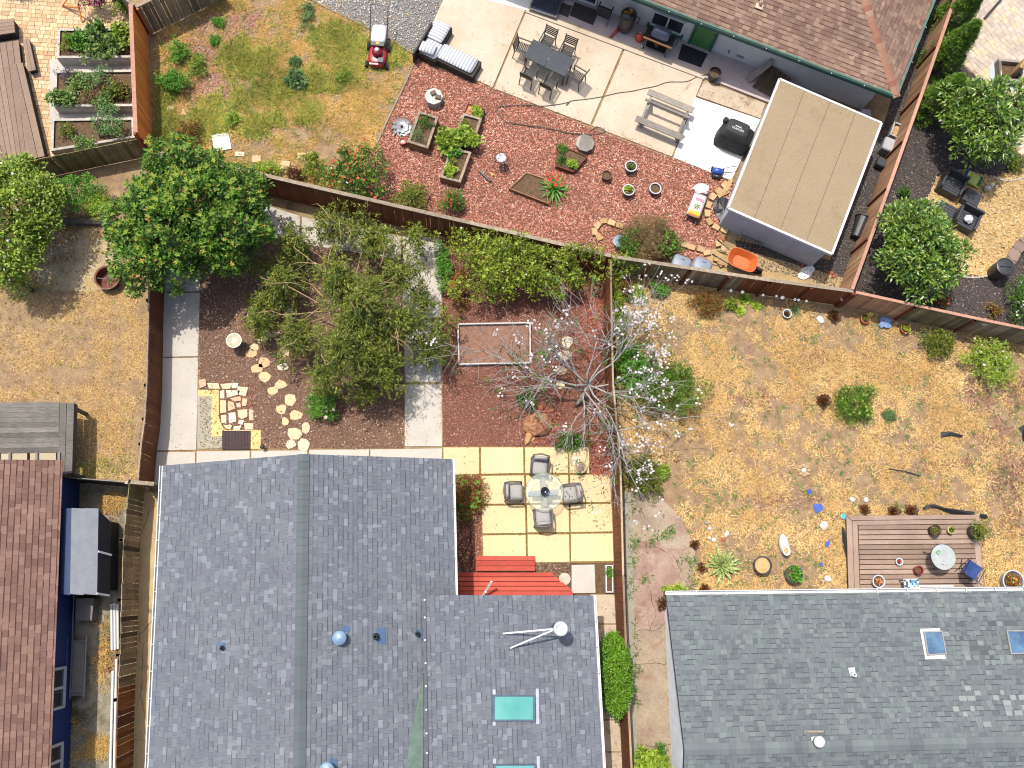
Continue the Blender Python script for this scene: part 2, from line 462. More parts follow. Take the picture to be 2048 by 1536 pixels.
def rosette(name, label, cat, xyb, n, L, W, mt, seed=1, lift=(0.15, 1.2), z=0.0, group=None, parent=None, loc=None, fold=.25, curl=0.12, leaf='leaf'):
    """a succulent: every leaf is a part"""
    r = np.random.default_rng(seed)
    t = parent or thing(name, label, cat, (xyb[0], xyb[1], z), 0, group)
    off = np.array(loc) if loc is not None else np.zeros(3)
    for i in range(n):
        a = i*2.39996 + r.uniform(-.15, .15); q = i/max(1, n-1)
        el = lift[0] + (lift[1]-lift[0])*q; l = L*(1-.45*q)*r.uniform(.85, 1.1); w = W*(1-.3*q)
        D = np.array([cos(a)*cos(el), sin(a)*cos(el), sin(el)]); Sd = np.array([-sin(a), cos(a), 0]); N = np.cross(D, Sd); N = N if N[2] > 0 else -N
        b = off + np.array([cos(a), sin(a), 0])*L*.06*(1-q) + np.array([0, 0, .02+.02*q])
        rows = [(0, .55, 0), (.35, 1, .0), (.7, .8, -curl*.6), (1, .05, -curl*1.6)]
        V = []; 
        for s_, ww, dz in rows:
            c_ = b + D*l*s_ + np.array([0, 0, dz*l])
            V += [c_ - Sd*w/2*ww + N*w*fold*ww*.5, c_ - N*w*fold*.2, c_ + Sd*w/2*ww + N*w*fold*ww*.5]
        F = []
        for k in range(3):
            o = k*3; F += [(o, o+1, o+4, o+3), (o+1, o+2, o+5, o+4)]
        mb = MB().add(V, F); mb.build(leaf, mt, t, smooth=True)
    return t
# ------------------------------------------------------------------ shared materials
MT = {}
MT['bark'] = mat('bark', [C(70, 58, 48), C(120, 102, 84)], .95, 12, bump=.4)
MT['greybark'] = mat('grey_bark', [C(150, 145, 140), C(214, 208, 202)], .9, 14, bump=.3)
MT['tanbark'] = mat('tan_bark', [C(150, 120, 85), C(215, 185, 140)], .9, 14, bump=.3)
MT['dirt'] = mat('dirt', [C(138, 112, 78), C(176, 148, 108), C(196, 172, 132)], .95, 1.3, 8, .2, bump=.5, bscale=30, stains=C(120, 94, 66), stain_scale=.6, stain_at=.58, fine=.2)
MT['drydirt'] = mat('dry_dirt', [C(146, 118, 88), C(170, 140, 106), C(186, 156, 118), C(204, 176, 136)], .95, 3.2, 10, .2, bump=.7, bscale=28, stains=C(166, 130, 108), stain_scale=.9, stain_at=.56, fine=.3)
MT['mulchbase'] = mat('mulch_base', [C(122, 80, 64), C(156, 106, 86)], 1, 8, 6, .2, bump=.8, bscale=60)
MT['redmulch'] = matr('red_mulch_chips', [C(148, 88, 70, 1.6), C(190, 120, 98, 1.6), C(204, 136, 112, 1.6), C(172, 106, 88, 1.6), C(220, 168, 144, 1.6), C(194, 126, 104, 1.6), C(238, 208, 190, 1.6)], .85, .22, .7, grain=.12)
MT['redbark'] = matr('red_bark_chips', [C(150, 70, 54), C(190, 98, 76), C(206, 122, 96), C(172, 84, 66), C(216, 154, 128)], .85, .2, .8)
MT['brownmulch'] = matr('brown_mulch_chips', [C(100, 78, 66, 1.7), C(142, 110, 94, 1.7), C(160, 126, 108, 1.7), C(124, 96, 84, 1.7), C(178, 148, 130, 1.7), C(150, 116, 98, 1.7), C(220, 202, 188, 1.7)], .9, .28, .6)
MT['darkbark'] = matr('dark_bark_chips', [C(62, 56, 55), C(98, 88, 85), C(118, 105, 100), C(76, 68, 67), C(152, 134, 124), C(94, 84, 81), C(198, 180, 164)], .9, .2, .7)
MT['darkbase'] = mat('dark_bark_base', [C(70, 62, 60), C(100, 90, 86)], 1, 9, bump=.8, bscale=60)
MT['straw'] = matr('dry_grass_blades', [C(200, 160, 96, 1.4), C(230, 192, 122, 1.4), C(240, 210, 146, 1.4), C(216, 176, 106, 1.4), C(246, 224, 170, 1.4), C(184, 150, 100, 1.4), C(156, 128, 84, 1.4)], .8, .25, .45, grain=0, tint=((.8, .7, .6), (1.1, 1.12, 1.15)), thin=.2)
MT['goldgrass'] = matr('gold_grass_blades', [C(204, 160, 88, 1.4), C(230, 188, 108, 1.4), C(186, 150, 82, 1.4), C(240, 206, 142, 1.4)], .8, .25, .5, grain=0, thin=.2)
MT['greengrass'] = matr('green_grass_blades', [C(100, 130, 44, 1.2), C(130, 154, 58, 1.2), C(160, 166, 72, 1.2), C(206, 184, 96, 1.2), C(86, 112, 42, 1.2), C(222, 192, 114, 1.2)], .8, .3, .5, grain=0, thin=.25)
MT['weed'] = matr('weed_leaves', [C(84, 122, 52), C(112, 148, 66), C(140, 160, 84)], .7, .25, .6, grain=0, thin=.25)
MT['palestraw'] = matr('straw_mulch', [C(222, 184, 120), C(242, 212, 152), C(206, 164, 100), C(248, 226, 176), C(190, 148, 90)], .85, .18, .6, grain=0)
MT['pebble'] = matr('river_pebbles', [C(140, 142, 148, 1.5), C(180, 176, 172, 1.5), C(210, 206, 198, 1.5), C(168, 156, 138, 1.5), C(234, 228, 218, 1.5), C(124, 124, 130, 1.5), C(212, 180, 124, 1.5), C(242, 238, 232, 1.5)], .7, .15, .8, grain=.1)
MT['concrete'] = mat('concrete', [C(205, 198, 186), C(224, 216, 204)], .9, 1.4, 8, .25, bump=.15, bscale=120, stains=C(186, 176, 160), stain_scale=1.1, stain_at=.58, fine=.05)
MT['patio'] = mat('patio_concrete', [C(208, 188, 162), C(222, 204, 180), C(230, 214, 194)], .9, .7, 8, .22, bump=.12, bscale=120, stains=C(184, 154, 116), stain_scale=1.3, stain_at=.6, fine=.05)
MT['whiteslab'] = mat('white_slab', [C(246, 242, 232, 1.8), C(250, 248, 242, 1.8)], .85, 1, bump=.1, fine=.03)
MT['porch'] = mat('porch_slab', [C(186, 168, 164, 1.6), C(206, 190, 184, 1.6)], .85, 2, 7, bump=.15, stains=C(160, 142, 136), stain_at=.64)
MT['stained'] = mat('stained_slab', [C(206, 184, 158), C(226, 208, 184)], .9, 2, 7, stains=C(150, 120, 92), stain_scale=3, stain_at=.55, bump=.15)
MT['yellowpaver'] = mat('yellow_paver', [C(243, 216, 164), C(248, 224, 176)], .9, .8, 6, .25, bump=.1, bscale=110, fine=.04, stains=C(222, 192, 136), stain_at=.62, piece=.08)
MT['oldconc'] = mat('old_concrete', [C(158, 140, 120), C(186, 166, 142), C(200, 182, 156)], .95, 1.2, 8, .22, bump=.25, stains=C(166, 128, 112), stain_scale=.7, stain_at=.52, fine=.14)
MT['pinkconc'] = mat('pink_concrete', [C(150, 118, 104), C(182, 150, 134), C(196, 168, 152)], .95, 1.8, 8, .2, bump=.25, stains=C(206, 182, 160), stain_scale=1.4, stain_at=.56, fine=.15)
MT['paver'] = matr('tan_paver_bricks', [C(214, 178, 132), C(232, 200, 156), C(244, 216, 176), C(222, 186, 140), C(204, 170, 134), C(238, 206, 160)], .9, .12, .8, bump=.2, grain=.08)
MT['greypaver'] = matr('grey_paver_bricks', [C(206, 190, 172), C(220, 204, 188), C(228, 210, 184), C(198, 184, 172), C(232, 212, 170)], .9, .12, .8, bump=.2, grain=.08)
MT['flag'] = matr('flagstone', [C(236, 200, 152), C(244, 214, 168), C(240, 226, 198), C(228, 186, 140), C(246, 222, 176)], .85, .1, 2, bump=.3, bscale=25, grain=.12, gscale=14)
MT['whitepaint'] = mat('white_paint', C(240, 240, 238), .55, 3, spread=.3, fine=.02)
MT['darkmetal'] = mat('dark_metal', C(58, 52, 48), .45, 6, spec=.5)
MT['blackmetal'] = mat('black_metal', C(40, 40, 42), .4, 6, spec=.5)
MT['steel'] = mat('steel', C(190, 192, 196), .3, 5, metal=.85)
MT['blackrubber'] = mat('black_rubber', C(48, 48, 50), .8, 8)
MT['blackplastic'] = mat('black_plastic', C(54, 55, 58), .45, 5, spec=.5)
MT['soil'] = mat('soil', [C(96, 76, 56), C(140, 112, 82)], 1, 9, bump=.8, bscale=50, fine=.25)
MT['terracotta'] = mat('terracotta', C(196, 112, 72), .8, 6)
MT['fencebrown'] = matr('fence_brown', [C(116, 64, 34, 1.7), C(138, 80, 44, 1.7), C(126, 70, 38, 1.7), C(150, 90, 52, 1.7)], .85, .2, 1.2, bump=.3, grain=.25, gscale=9, stretch=(6, 6, .6))
MT['fenceorange'] = matr('fence_orange', [C(222, 128, 52, 1.1), C(236, 144, 64, 1.1), C(212, 118, 50, 1.1), C(240, 154, 76, 1.1)], .8, .12, 1, bump=.3, grain=.2, gscale=9, stretch=(6, 6, .6))
MT['fencegrey'] = matr('fence_weathered', [C(138, 118, 94, 1.4), C(168, 146, 116, 1.4), C(150, 130, 102, 1.4), C(120, 102, 82, 1.4), C(182, 162, 132, 1.4)], .9, .3, 1, bump=.4, grain=.3, gscale=9, stretch=(6, 6, .6))
MT['fencemoss'] = matr('fence_mossy', [C(120, 112, 78, 1.4), C(146, 134, 94, 1.4), C(106, 100, 68, 1.4), C(160, 146, 108, 1.4), C(132, 114, 78, 1.4)], .9, .3, 1.2, bump=.4, grain=.3, gscale=9, stretch=(6, 6, .6))
MT['fencecedar'] = matr('fence_cedar', [C(170, 128, 96, 1.4), C(190, 148, 112, 1.4), C(154, 112, 82, 1.4), C(204, 164, 128, 1.4)], .85, .2, 1, bump=.3, grain=.25, gscale=9, stretch=(6, 6, .6))
MT['railgrey'] = mat('rail_weathered', [C(150, 134, 114), C(198, 180, 156)], .9, 8, bump=.3, stretch=(1, 1, 1), piece=.15, fine=.2)
MT['railred'] = mat('rail_redwood', [C(200, 146, 122), C(226, 176, 150)], .85, 8, bump=.3, piece=.12, fine=.15)
MT['railorange'] = mat('rail_orange', [C(196, 112, 60), C(216, 132, 78)], .8, 8, bump=.2, piece=.1)
MT['postred'] = mat('post_redwood', [C(120, 58, 34), C(146, 76, 46)], .85, 8, bump=.3, piece=.1)
MT['greywood'] = matr('grey_wood', [C(150, 142, 132), C(178, 170, 158), C(134, 126, 116), C(196, 188, 176)], .9, .15, 2, bump=.4, grain=.28, gscale=7, stretch=(1, 14, 14))
MT['brownwood'] = matr('brown_wood', [C(150, 106, 70), C(172, 126, 86), C(190, 146, 104)], .85, .15, 2, bump=.3, grain=.2, gscale=8, stretch=(1, 12, 12))

# ------------------------------------------------------------------ the ground and what is laid on it
g = MB(); 
for i in range(12):
    for j in range(12): g.add([(-120+20*i, -120+20*j, 0), (-100+20*i, -120+20*j, 0), (-100+20*i, -100+20*j, 0), (-120+20*i, -100+20*j, 0)], [(0, 1, 2, 3)])
structure(g.build('ground', MT['dirt']))
def zone(name, px, z, mt, zz=0.0):
    return structure(MB().sheet(PP(px), z).build(name, mt))
def slabs(name, polys, mt, h=0.035, pn='slab', z0=0.0, bevel=.006):
    root = bpy.data.objects.new(name, None); COL.objects.link(root); structure(root)
    root.location = ctr(PP(polys[0]))
    for p in polys: MB().prism(PP(p), z0, z0+h).build(pn, mt, root, True, bevel=bevel)
    return root
Z = {}
# top left: tan paver patio, one brick at a time
def paver_field(name, px, mt, w, d, angle, nmax=300, h=.012, joint=.008, seed=3, base=None, bond='random', near=None):
    poly = xy(PP(px)); c = ctr(poly)
    root = structure(MB().sheet([(a, b, 0) for a, b in poly], .006).build(name, base or MT['dirt']))
    r = np.random.default_rng(seed); ca, sa = cos(angle), sin(angle)
    R = max(hypot(a-c.x, b-c.y) for a, b in poly); spots = []
    y = -R
    while y < R:
        x = -R + r.uniform(0, w)
        while x < R:
            ww = w*(1 if bond == 'run' else r.choice([.72, 1., 1.35])); X = x+ww/2; Y = y+d/2
            spots.append((c.x+ca*X-sa*Y, c.y+sa*X+ca*Y, ww)); x += ww
        y += d
    sp = np.array(spots); k = in_poly(poly, sp[:, 0], sp[:, 1]); sp = sp[k]
    if near is not None:
        n0 = P(*near); sp = sp[np.argsort(np.hypot(sp[:, 0]-n0.x, sp[:, 1]-n0.y))]
    meshes = {}
    for x, y, ww in sp[:nmax]:
        key = round(ww, 3)
        if key not in meshes: meshes[key] = MB().box((0, 0, h/2+.004), (ww-joint, d-joint, h), taper=.97).mesh('paver', mt)
        piece('paver', meshes[key], root, (x, y, .004+r.uniform(0, .004)), (r.normal(0, .004), r.normal(0, .004), angle+r.normal(0, .01)), True)
    if len(sp) > nmax:
        mb = MB()
        for x, y, ww in sp[nmax:]: mb.box((x, y, h/2+.007), (ww-joint, d-joint, h), angle, taper=.97)
        stuff(mb.build('paver_rest', mt, root))
    return root
paver_field('paver_patio', [(-60, -80), (258, -80), (270, 288), (150, 312), (-60, 350)], MT['paver'], .2, .17, rad(-3), 300, seed=4, base=mat('paver_sand', C(190, 156, 110), .95, 6), near=(110, 120))
zone('side_path', [(100, 120), (270, 120), (270, 245), (100, 245)], .028, mat('pale_slab', C(214, 206, 196), .9, 3))
paver_field('paver_terrace', [(1940, -80), (2130, -80), (2130, 330), (2048, 310), (2020, 285), (2035, 250), (1990, 235), (1965, 160), (1925, 130), (1935, 60)], MT['greypaver'], .24, .2, rad(35), 300, seed=8, base=mat('paver_sand2', C(186, 168, 146), .95, 6), near=(2000, 100))
Z['B'] = [(318, 60), (440, -5), (470, -60), (540, -60), (620, 2), (745, 62), (832, 115), (745, 300), (690, 360), (640, 385), (500, 350), (330, 300), (315, 285)]
zone('dry_lawn', Z['B'], .004, MT['drydirt'])
Z['gravel'] = [(500, -80), (925, -80), (886, 2), (834, 112), (745, 60), (622, 0), (560, -35)]
zone('gravel_bed', Z['gravel'], .006, mat('gravel_base', C(140, 138, 134), 1, 12))
stuff(pebbles('pebbles', scatter(PP(Z['gravel']), 5200, seed=2), (.035, .09), MT['pebble'], .01, 2), 'loose grey and tan river pebbles in the corner by the concrete patio', 'gravel')
Z['C'] = [(832, 118), (960, 168), (1190, 260), (1467, 364), (1462, 430), (1440, 470), (1410, 525), (1225, 518), (940, 448), (760, 402), (700, 395), (748, 300)]
zone('mulch_bed', Z['C'], .006, MT['mulchbase'])
stuff(chips('mulch_chips', scatter(PP(Z['C']), 42000, seed=3), (.04, .12), MT['redmulch'], .012, 3, zj=.03), 'reddish brown bark chips spread around the raised vegetable beds', 'mulch')
Z['D'] = [(1905, -60), (1700, 590), (2130, 672), (2130, 330), (2040, 312), (2000, 260), (1960, 160), (1925, 130), (1950, -60)]
zone('bark_bed', Z['D'], .004, MT['darkbase'])
straw_c = [(1855, 395), (1875, 352), (1920, 340), (1990, 355), (2060, 330), (2130, 320), (2130, 520), (2050, 478), (2020, 520), (1975, 552), (1915, 550), (1880, 520), (1860, 460)]
stuff(chips('bark_chips', scatter(PP(Z['D']), 16000, [PP(straw_c)], 5), (.04, .11), MT['darkbark'], .008, 5), 'dark bark chips under the magnolia trees', 'mulch')
zone('straw_circle', straw_c, .016, mat('straw_base', [C(220, 180, 116), C(240, 206, 146)], 1, 3, bump=.5, fine=.25))
stuff(chips('straw', scatter(PP(straw_c), 9000, seed=6), (.06, .16), MT['palestraw'], .02, 6), 'pale straw spread inside the curved edging', 'straw')
# side strip of gravel between the shed and the cedar fence
Z['strip'] = [(1865, -60), (1898, -60), (1700, 585), (1650, 572), (1560, 545), (1480, 540), (1470, 480), (1660, 520), (1770, 240)]
zone('side_strip', Z['strip'], .005, MT['darkbase'])
stuff(pebbles('strip_pebbles', scatter(PP(Z['strip']), 3500, seed=8), (.03, .07), matr('strip_gravel', [C(104, 100, 98), C(150, 142, 134), C(84, 80, 78), C(190, 182, 172), C(126, 112, 98)], .8, .2, .8), .008, 8), 'grey gravel in the strip beside the shed', 'gravel')
zone('shed_apron', [(1400, 500), (1470, 495), (1700, 560), (1690, 586), (1560, 566), (1400, 536)], .0095, mat('apron_dirt', [C(190, 160, 112), C(214, 186, 138)], .95, 3, bump=.4, fine=.2))
# left yard
Z['E'] = [(-80, 455), (225, 450), (330, 590), (300, 960), (130, 960), (-80, 800)]
zone('dirt_yard', [(-80, 330), (240, 330), (330, 590), (318, 970), (-80, 970)], .004, MT['drydirt'])
zone('dirt_patch', [(60, 470), (215, 455), (262, 560), (230, 585), (80, 580)], .008, mat('pale_earth', [C(170, 146, 110), C(200, 180, 146), C(216, 200, 168)], .95, 1.8, 8, bump=.3, fine=.15))
# main yard beds
Z['F1'] = [(398, 585), (470, 470), (540, 445), (700, 470), (806, 478), (808, 897), (400, 897)]
zone('brown_mulch_bed', Z['F1'], .005, mat('brown_mulch_base', [C(116, 88, 70), C(150, 116, 94)], 1, 6, 7, .2, bump=.8, bscale=50, stains=C(170, 132, 100), stain_scale=.7, stain_at=.58))
stuff(chips('brown_chips', scatter(PP(Z['F1']), 24000, seed=9), (.035, .1), MT['brownmulch'], .01, 9), 'dark brown bark chips around the flagstone path', 'mulch')
Z['F2'] = [(884, 480), (940, 470), (1226, 530), (1236, 960), (1180, 958), (1178, 897), (886, 894)]
zone('red_mulch_bed', Z['F2'], .005, MT['mulchbase'])
p2 = scatter(PP(Z['F2']), 17000, seed=10)
stuff(chips('red_chips', p2, (.035, .1), matr('mixed_red_chips', [C(116, 66, 54), C(168, 108, 92), C(182, 122, 104), C(150, 94, 80), C(206, 158, 140), C(164, 104, 88), C(226, 194, 180)], .88, .25, .6), .01, 10), 'red brown bark chips under the blossoming tree', 'mulch')
red2 = [(1165, 590), (1210, 600), (1216, 700), (1180, 730), (1160, 680)]
stuff(chips('red_bark', np.concatenate([scatter(PP(red2), 900, seed=11), scatter(PP([(1075, 815), (1120, 820), (1118, 880), (1060, 890)]), 500, seed=12), scatter(PP([(1182, 860), (1232, 860), (1234, 955), (1184, 955)]), 700, seed=13)]), (.05, .14), MT['redbark'], .03, 11), 'bright red bark chips along the brown fence', 'mulch')
Z['F3'] = [(905, 950), (966, 950), (966, 1112), (950, 1130), (950, 1190), (905, 1200)]
zone('house_bed', Z['F3'], .005, MT['mulchbase'])
stuff(chips('house_bed_chips', scatter(PP(Z['F3']), 1500, seed=14), (.04, .1), MT['redmulch'], .01, 14), 'bark chips in the narrow bed beside the grey roof', 'mulch')
Z['F4'] = [(1060, 1122), (1226, 1122), (1232, 1192), (1060, 1192)]
zone('step_bed', Z['F4'], .005, MT['soil'])
stuff(chips('step_bed_chips', scatter(PP([(1060, 1122), (1140, 1122), (1140, 1190), (1060, 1190)]), 700, seed=15), (.04, .1), MT['brownmulch'], .01, 15), 'dark chips beside the red wooden steps', 'mulch')
# right yard
Z['H'] = [(1228, 545), (1500, 590), (2130, 690), (2130, 1186), (1340, 1186), (1250, 1000), (1240, 760)]
zone('dry_yard', Z['H'], .004, MT['drydirt'])
zone('side_driveway', [(1250, 985), (1310, 985), (1362, 1035), (1390, 1100), (1385, 1190), (1350, 1200), (1375, 1600), (1258, 1600)], .012, MT['oldconc'])
zone('driveway_patch', [(1262, 1090), (1300, 1078), (1362, 1110), (1358, 1190), (1330, 1250), (1270, 1260), (1258, 1180)], .016, MT['pinkconc'])
zone('curb_strip', [(1248, 985), (1262, 985), (1276, 1600), (1262, 1600)], .02, mat('kerb_concrete', C(178, 172, 154), .95, 4, bump=.3, fine=.15))
# side passages
zone('left_passage', [(100, 950), (270, 970), (262, 1600), (80, 1600)], .006, mat('passage_concrete', [C(120, 112, 94), C(168, 160, 138), C(190, 182, 160)], .95, 1.6, 8, .2, bump=.3, stains=C(98, 96, 62), stain_scale=.8, stain_at=.5, fine=.18))
zone('house_walk', [(270, 985), (325, 985), (312, 1600), (252, 1600)], .008, mat('house_walk_concrete', [C(196, 168, 122), C(226, 200, 152)], .95, 1.5, 8, bump=.2, stains=C(150, 126, 92), stain_at=.6, fine=.1))
# concrete walks of the middle yard
slabs('garden_walk', [
    [(330, 470), (402, 470), (400, 583), (328, 583)], [(328, 586), (400, 586), (397, 713), (324, 714)], [(324, 717), (397, 716), (393, 900), (314, 901)],
    [(314, 905), (391, 904), (390, 975), (310, 975)], [(394, 903), (500, 902), (500, 960), (393, 960)], [(503, 902), (615, 901), (615, 960), (503, 960)],
    [(619, 900), (738, 899), (738, 960), (619, 960)], [(741, 899), (884, 897), (884, 960), (741, 960)]], MT['concrete'])
slabs('cross_walk', [
    [(402, 405), (512, 405), (600, 432), (600, 486), (516, 470), (402, 478)], [(604, 434), (802, 474), (802, 520), (604, 488)], [(806, 470), (884, 478), (883, 637), (806, 637)],
    [(808, 641), (883, 641), (883, 765), (810, 765)], [(810, 769), (883, 769), (884, 893), (810, 893)]], MT['concrete'])
slabs('corner_slab', [[(395, 782), (437, 780), (437, 868), (446, 876), (445, 897), (395, 898)]], mat('aged_slab', [C(176, 172, 150), C(200, 194, 170)], .95, 3, bump=.2, stains=C(150, 152, 132), fine=.12), h=.025)
slabs('slab_border', [[(397, 780), (438, 780), (438, 834), (444, 852), (452, 860), (522, 860), (522, 898), (500, 898), (500, 873), (422, 873), (424, 793), (397, 793)]], mat('yellow_border', C(244, 212, 142), .9, 3, bump=.1, fine=.05), h=.034)
slabs('paved_terrace', [
    [(887, 895), (958, 895), (958, 948), (887, 950)], [(962, 895), (1046, 895), (1047, 946), (962, 948)], [(1050, 895), (1135, 895), (1136, 946), (1050, 946)], [(1138, 895), (1177, 895), (1178, 946), (1139, 946)],
    [(963, 952), (1048, 951), (1050, 1007), (964, 1008)], [(1052, 951), (1136, 950), (1137, 1005), (1053, 1006)], [(1140, 950), (1220, 949), (1222, 1004), (1140, 1005)],
    [(964, 1012), (1050, 1011), (1051, 1066), (965, 1067)], [(1054, 1010), (1137, 1009), (1138, 1064), (1055, 1065)], [(1141, 1009), (1223, 1008), (1225, 1063), (1141, 1064)],
    [(965, 1071), (1051, 1070), (1052, 1125), (966, 1125)], [(1055, 1069), (1138, 1069), (1139, 1124), (1056, 1125)], [(1142, 1068), (1225, 1067), (1227, 1122), (1142, 1123)]], MT['yellowpaver'], .035, 'paver')
zone('terrace_joints', [(886, 893), (1180, 893), (1180, 948), (1222, 948), (1228, 1125), (963, 1127), (961, 951), (886, 951)], .0085, mat('joint_sand', [C(150, 120, 66), C(190, 158, 92)], .95, 12, bump=.5, fine=.3))
slabs('step_slab', [[(1143, 1130), (1189, 1129), (1191, 1186), (1143, 1186)]], MT['concrete'], .03)
slabs('house_side_walk', [[(1180, 1189), (1228, 1189), (1231, 1247), (1180, 1247)], [(1180, 1250), (1232, 1250), (1238, 1438), (1180, 1438)], [(1180, 1441), (1238, 1441), (1243, 1502), (1180, 1502)], [(1180, 1505), (1243, 1505), (1248, 1600), (1180, 1600)]], MT['stained'], .03)
# concrete patio of the house at the top
slabs('concrete_patio', [
    [(888, -60), (1092, -60), (1049, 24), (985, 176), (836, 110), (886, 2)], [(1052, 26), (1245, 99), (1180, 251), (988, 178)], [(1249, 101), (1405, 160), (1343, 314), (1184, 253)]], MT['patio'], .05)
slabs('bright_slab', [[(1390, 196), (1520, 240), (1462, 362), (1346, 316)], [(960, -60), (1080, -60), (1060, 24), (975, 2)]], MT['whiteslab'], .056)
slabs('stained_strip', [[(1408, 163), (1530, 208), (1520, 238), (1393, 193)]], MT['stained'], .052)
slabs('porch', [[(1054, 20), (1120, -60), (1300, -60), (1560, 100), (1560, 215), (1532, 206), (1408, 157)]], MT['porch'], .1)
slabs('porch_edge', [[(1050, 27), (1056, 16), (1412, 148), (1407, 161)]], MT['patio'], .104)
# ------------------------------------------------------------------ fences, plank by plank
def fence(name, label, top, h, mt, rail, post, side=1, cap=None, pw=.14, seed=1, group='wooden yard fences', postw=.09, jag=.012, post_side=-1, kick=None, plank_mats=None, gap=.006, step=2.4):
    r = np.random.default_rng(seed); pts = [P(a, b, h) for a, b in top]
    t = thing(name, label, 'fence', (pts[0].x, pts[0].y, 0), 0, group)
    cache = {}
    total = sum((pts[i+1]-pts[i]).length for i in range(len(pts)-1)); run = 0
    for a, b in zip(pts[:-1], pts[1:]):
        a = Vector((a.x, a.y, 0)); b = Vector((b.x, b.y, 0)); d = b-a; L = d.length; d /= L
        nrm = Vector((-d.y, d.x, 0))*side; rz = atan2(d.y, d.x); n = max(1, round(L/pw)); w = L/n
        for i in range(n):
            q = a + d*(i+.5)*w + nrm*(.03+r.uniform(-.003, .003))
            m_ = mt
            if plank_mats:
                f = (run+(i+.5)*w)/total
                for lim, mm in plank_mats:
                    if f <= lim: m_ = mm; break
            k = (round(w, 3), int(r.integers(3)), m_.name)
            if k not in cache:
                hh = h + (k[1]-1)*jag
                cache[k] = MB().box((0, 0, hh/2+.02), (k[0]-gap, .02, hh-.04)).mesh('plank', m_)
            piece('plank', cache[k], t, q, (0, r.normal(0, .006), rz+r.normal(0, .01)), True)
        for zz in (.3, h-.28):
            MB().beam(a+Vector((0, 0, zz))-nrm*.005, b+Vector((0, 0, zz))-nrm*.005, .04, .09).build('rail', rail, t, True)
        if cap: MB().beam(a+Vector((0, 0, h+.03)), b+Vector((0, 0, h+.03)), cap[1], .035).build('cap_rail', cap[0], t, True)
        if kick: MB().beam(a+Vector((0, 0, .1))+nrm*.05, b+Vector((0, 0, .1))+nrm*.05, .03, .2).build('kick_board', kick, t, True)
        np_ = max(1, round(L/step))
        for i in range(np_+1):
            q = a + d*(L*i/np_) + nrm*(post_side*.05)
            MB().box((0, 0, h/2), (postw, postw, h+.02)).build('post', post, t, True, loc=q, rz=rz)
        run += L
    return t
fence('plank_fence', 'bright orange wood fence between the raised beds and the dry lawn', [(262, 10), (272, 266)], 1.72, MT['fenceorange'], MT['railorange'], MT['railorange'], 1, (MT['railred'], .14), seed=1)
fence('plank_fence', 'grey weathered fence slanting across the top left corner of the dry lawn', [(273, 14), (425, -60)], 1.6, MT['fencegrey'], MT['railgrey'], MT['railorange'], -1, (MT['railgrey'], .12), seed=2, post_side=1.6)
fence('plank_fence', 'short grey fence running off above the magenta flowers', [(268, 12), (205, -45)], 1.6, MT['fencegrey'], MT['railgrey'], MT['postred'], -1, (MT['railgrey'], .12), seed=3)
fence('plank_fence', 'mossy green fence below the raised beds with a red post', [(-40, 338), (50, 322), (281, 275)], 1.3, MT['fencemoss'], MT['fencemoss'], MT['postred'], -1, None, seed=4, post_side=1.5, step=3.0)
fence('plank_fence', 'dark brown fence behind the feathery tree and orange flowers', [(318, 306), (490, 342), (700, 391), (940, 446), (1221, 512)], 1.6, MT['fencebrown'], MT['postred'], MT['postred'], -1, (MT['railgrey'], .13), seed=5, post_side=.2, kick=MT['fencebrown'])
fence('plank_fence', 'weathered brown fence with white round ornaments above the dry yard', [(1221, 513), (1380, 537), (1540, 561), (1706, 583)], 1.45, MT['fencegrey'], MT['railgrey'], MT['postred'], -1, (MT['railgrey'], .12), seed=6, post_side=1.5, step=1.7,
      plank_mats=[(.3, MT['fencemoss']), (.55, MT['fencegrey']), (1, MT['fencebrown'])])
fence('plank_fence', 'grey green fence along the top right edge of the dry yard', [(1711, 585), (1830, 611), (1950, 637), (2110, 670)], 1.45, MT['fencegrey'], MT['railred'], MT['postred'], -1, (MT['railred'], .1), seed=7, post_side=1.2, plank_mats=[(.3, MT['fencecedar']), (.6, MT['fencemoss']), (1, MT['fencegrey'])])
fence('plank_fence', 'cedar fence slanting between the shed and the magnolia garden', [(1932, -70), (1908, 0), (1842, 190), (1775, 380), (1703, 581)], 1.45, MT['fencecedar'], MT['railorange'], MT['postred'], -1, (MT['railred'], .12), seed=8, post_side=1.2)
fence('plank_fence', 'deep brown fence along the left concrete walk', [(312, 318), (302, 500), (298, 600), (294, 770), (290, 838), (283, 888), (276, 962)], 1.45, MT['fencebrown'], MT['postred'], MT['postred'], 1, (MT['railgrey'], .05), seed=9, post_side=-1)
fence('plank_fence', 'mouldy grey fence turning brown beside the long grey roof', [(256, 965), (245, 1080), (241, 1200), (238, 1310), (233, 1400), (229, 1600)], 1.5, MT['fencegrey'], MT['railgrey'], MT['fencegrey'], 1, None, pw=.16, seed=10, jag=.02, gap=.01,
      plank_mats=[(.08, MT['fencemoss']), (.66, matr('fence_mouldy', [C(96, 82, 64, 1.3), C(176, 152, 118, 1.3), C(140, 120, 92, 1.3), C(194, 170, 132, 1.3), C(74, 62, 50, 1.3)], .9, .3, 1.2, bump=.4, grain=.3, gscale=9, stretch=(6, 6, .6))), (1, matr('fence_rust', [C(160, 92, 40), C(184, 112, 54), C(140, 78, 34), C(120, 66, 30)], .85, .25, 1.2, bump=.3, grain=.3, gscale=9, stretch=(6, 6, .6)))])
fence('plank_fence', 'low black fence between the blue wall and the grey deck', [(126, 953), (254, 964)], 1.4, mat('fence_black', [C(38, 40, 42), C(70, 72, 70)], .9, 9, bump=.3, piece=.2), MT['darkmetal'], MT['darkmetal'], -1, None, seed=11)
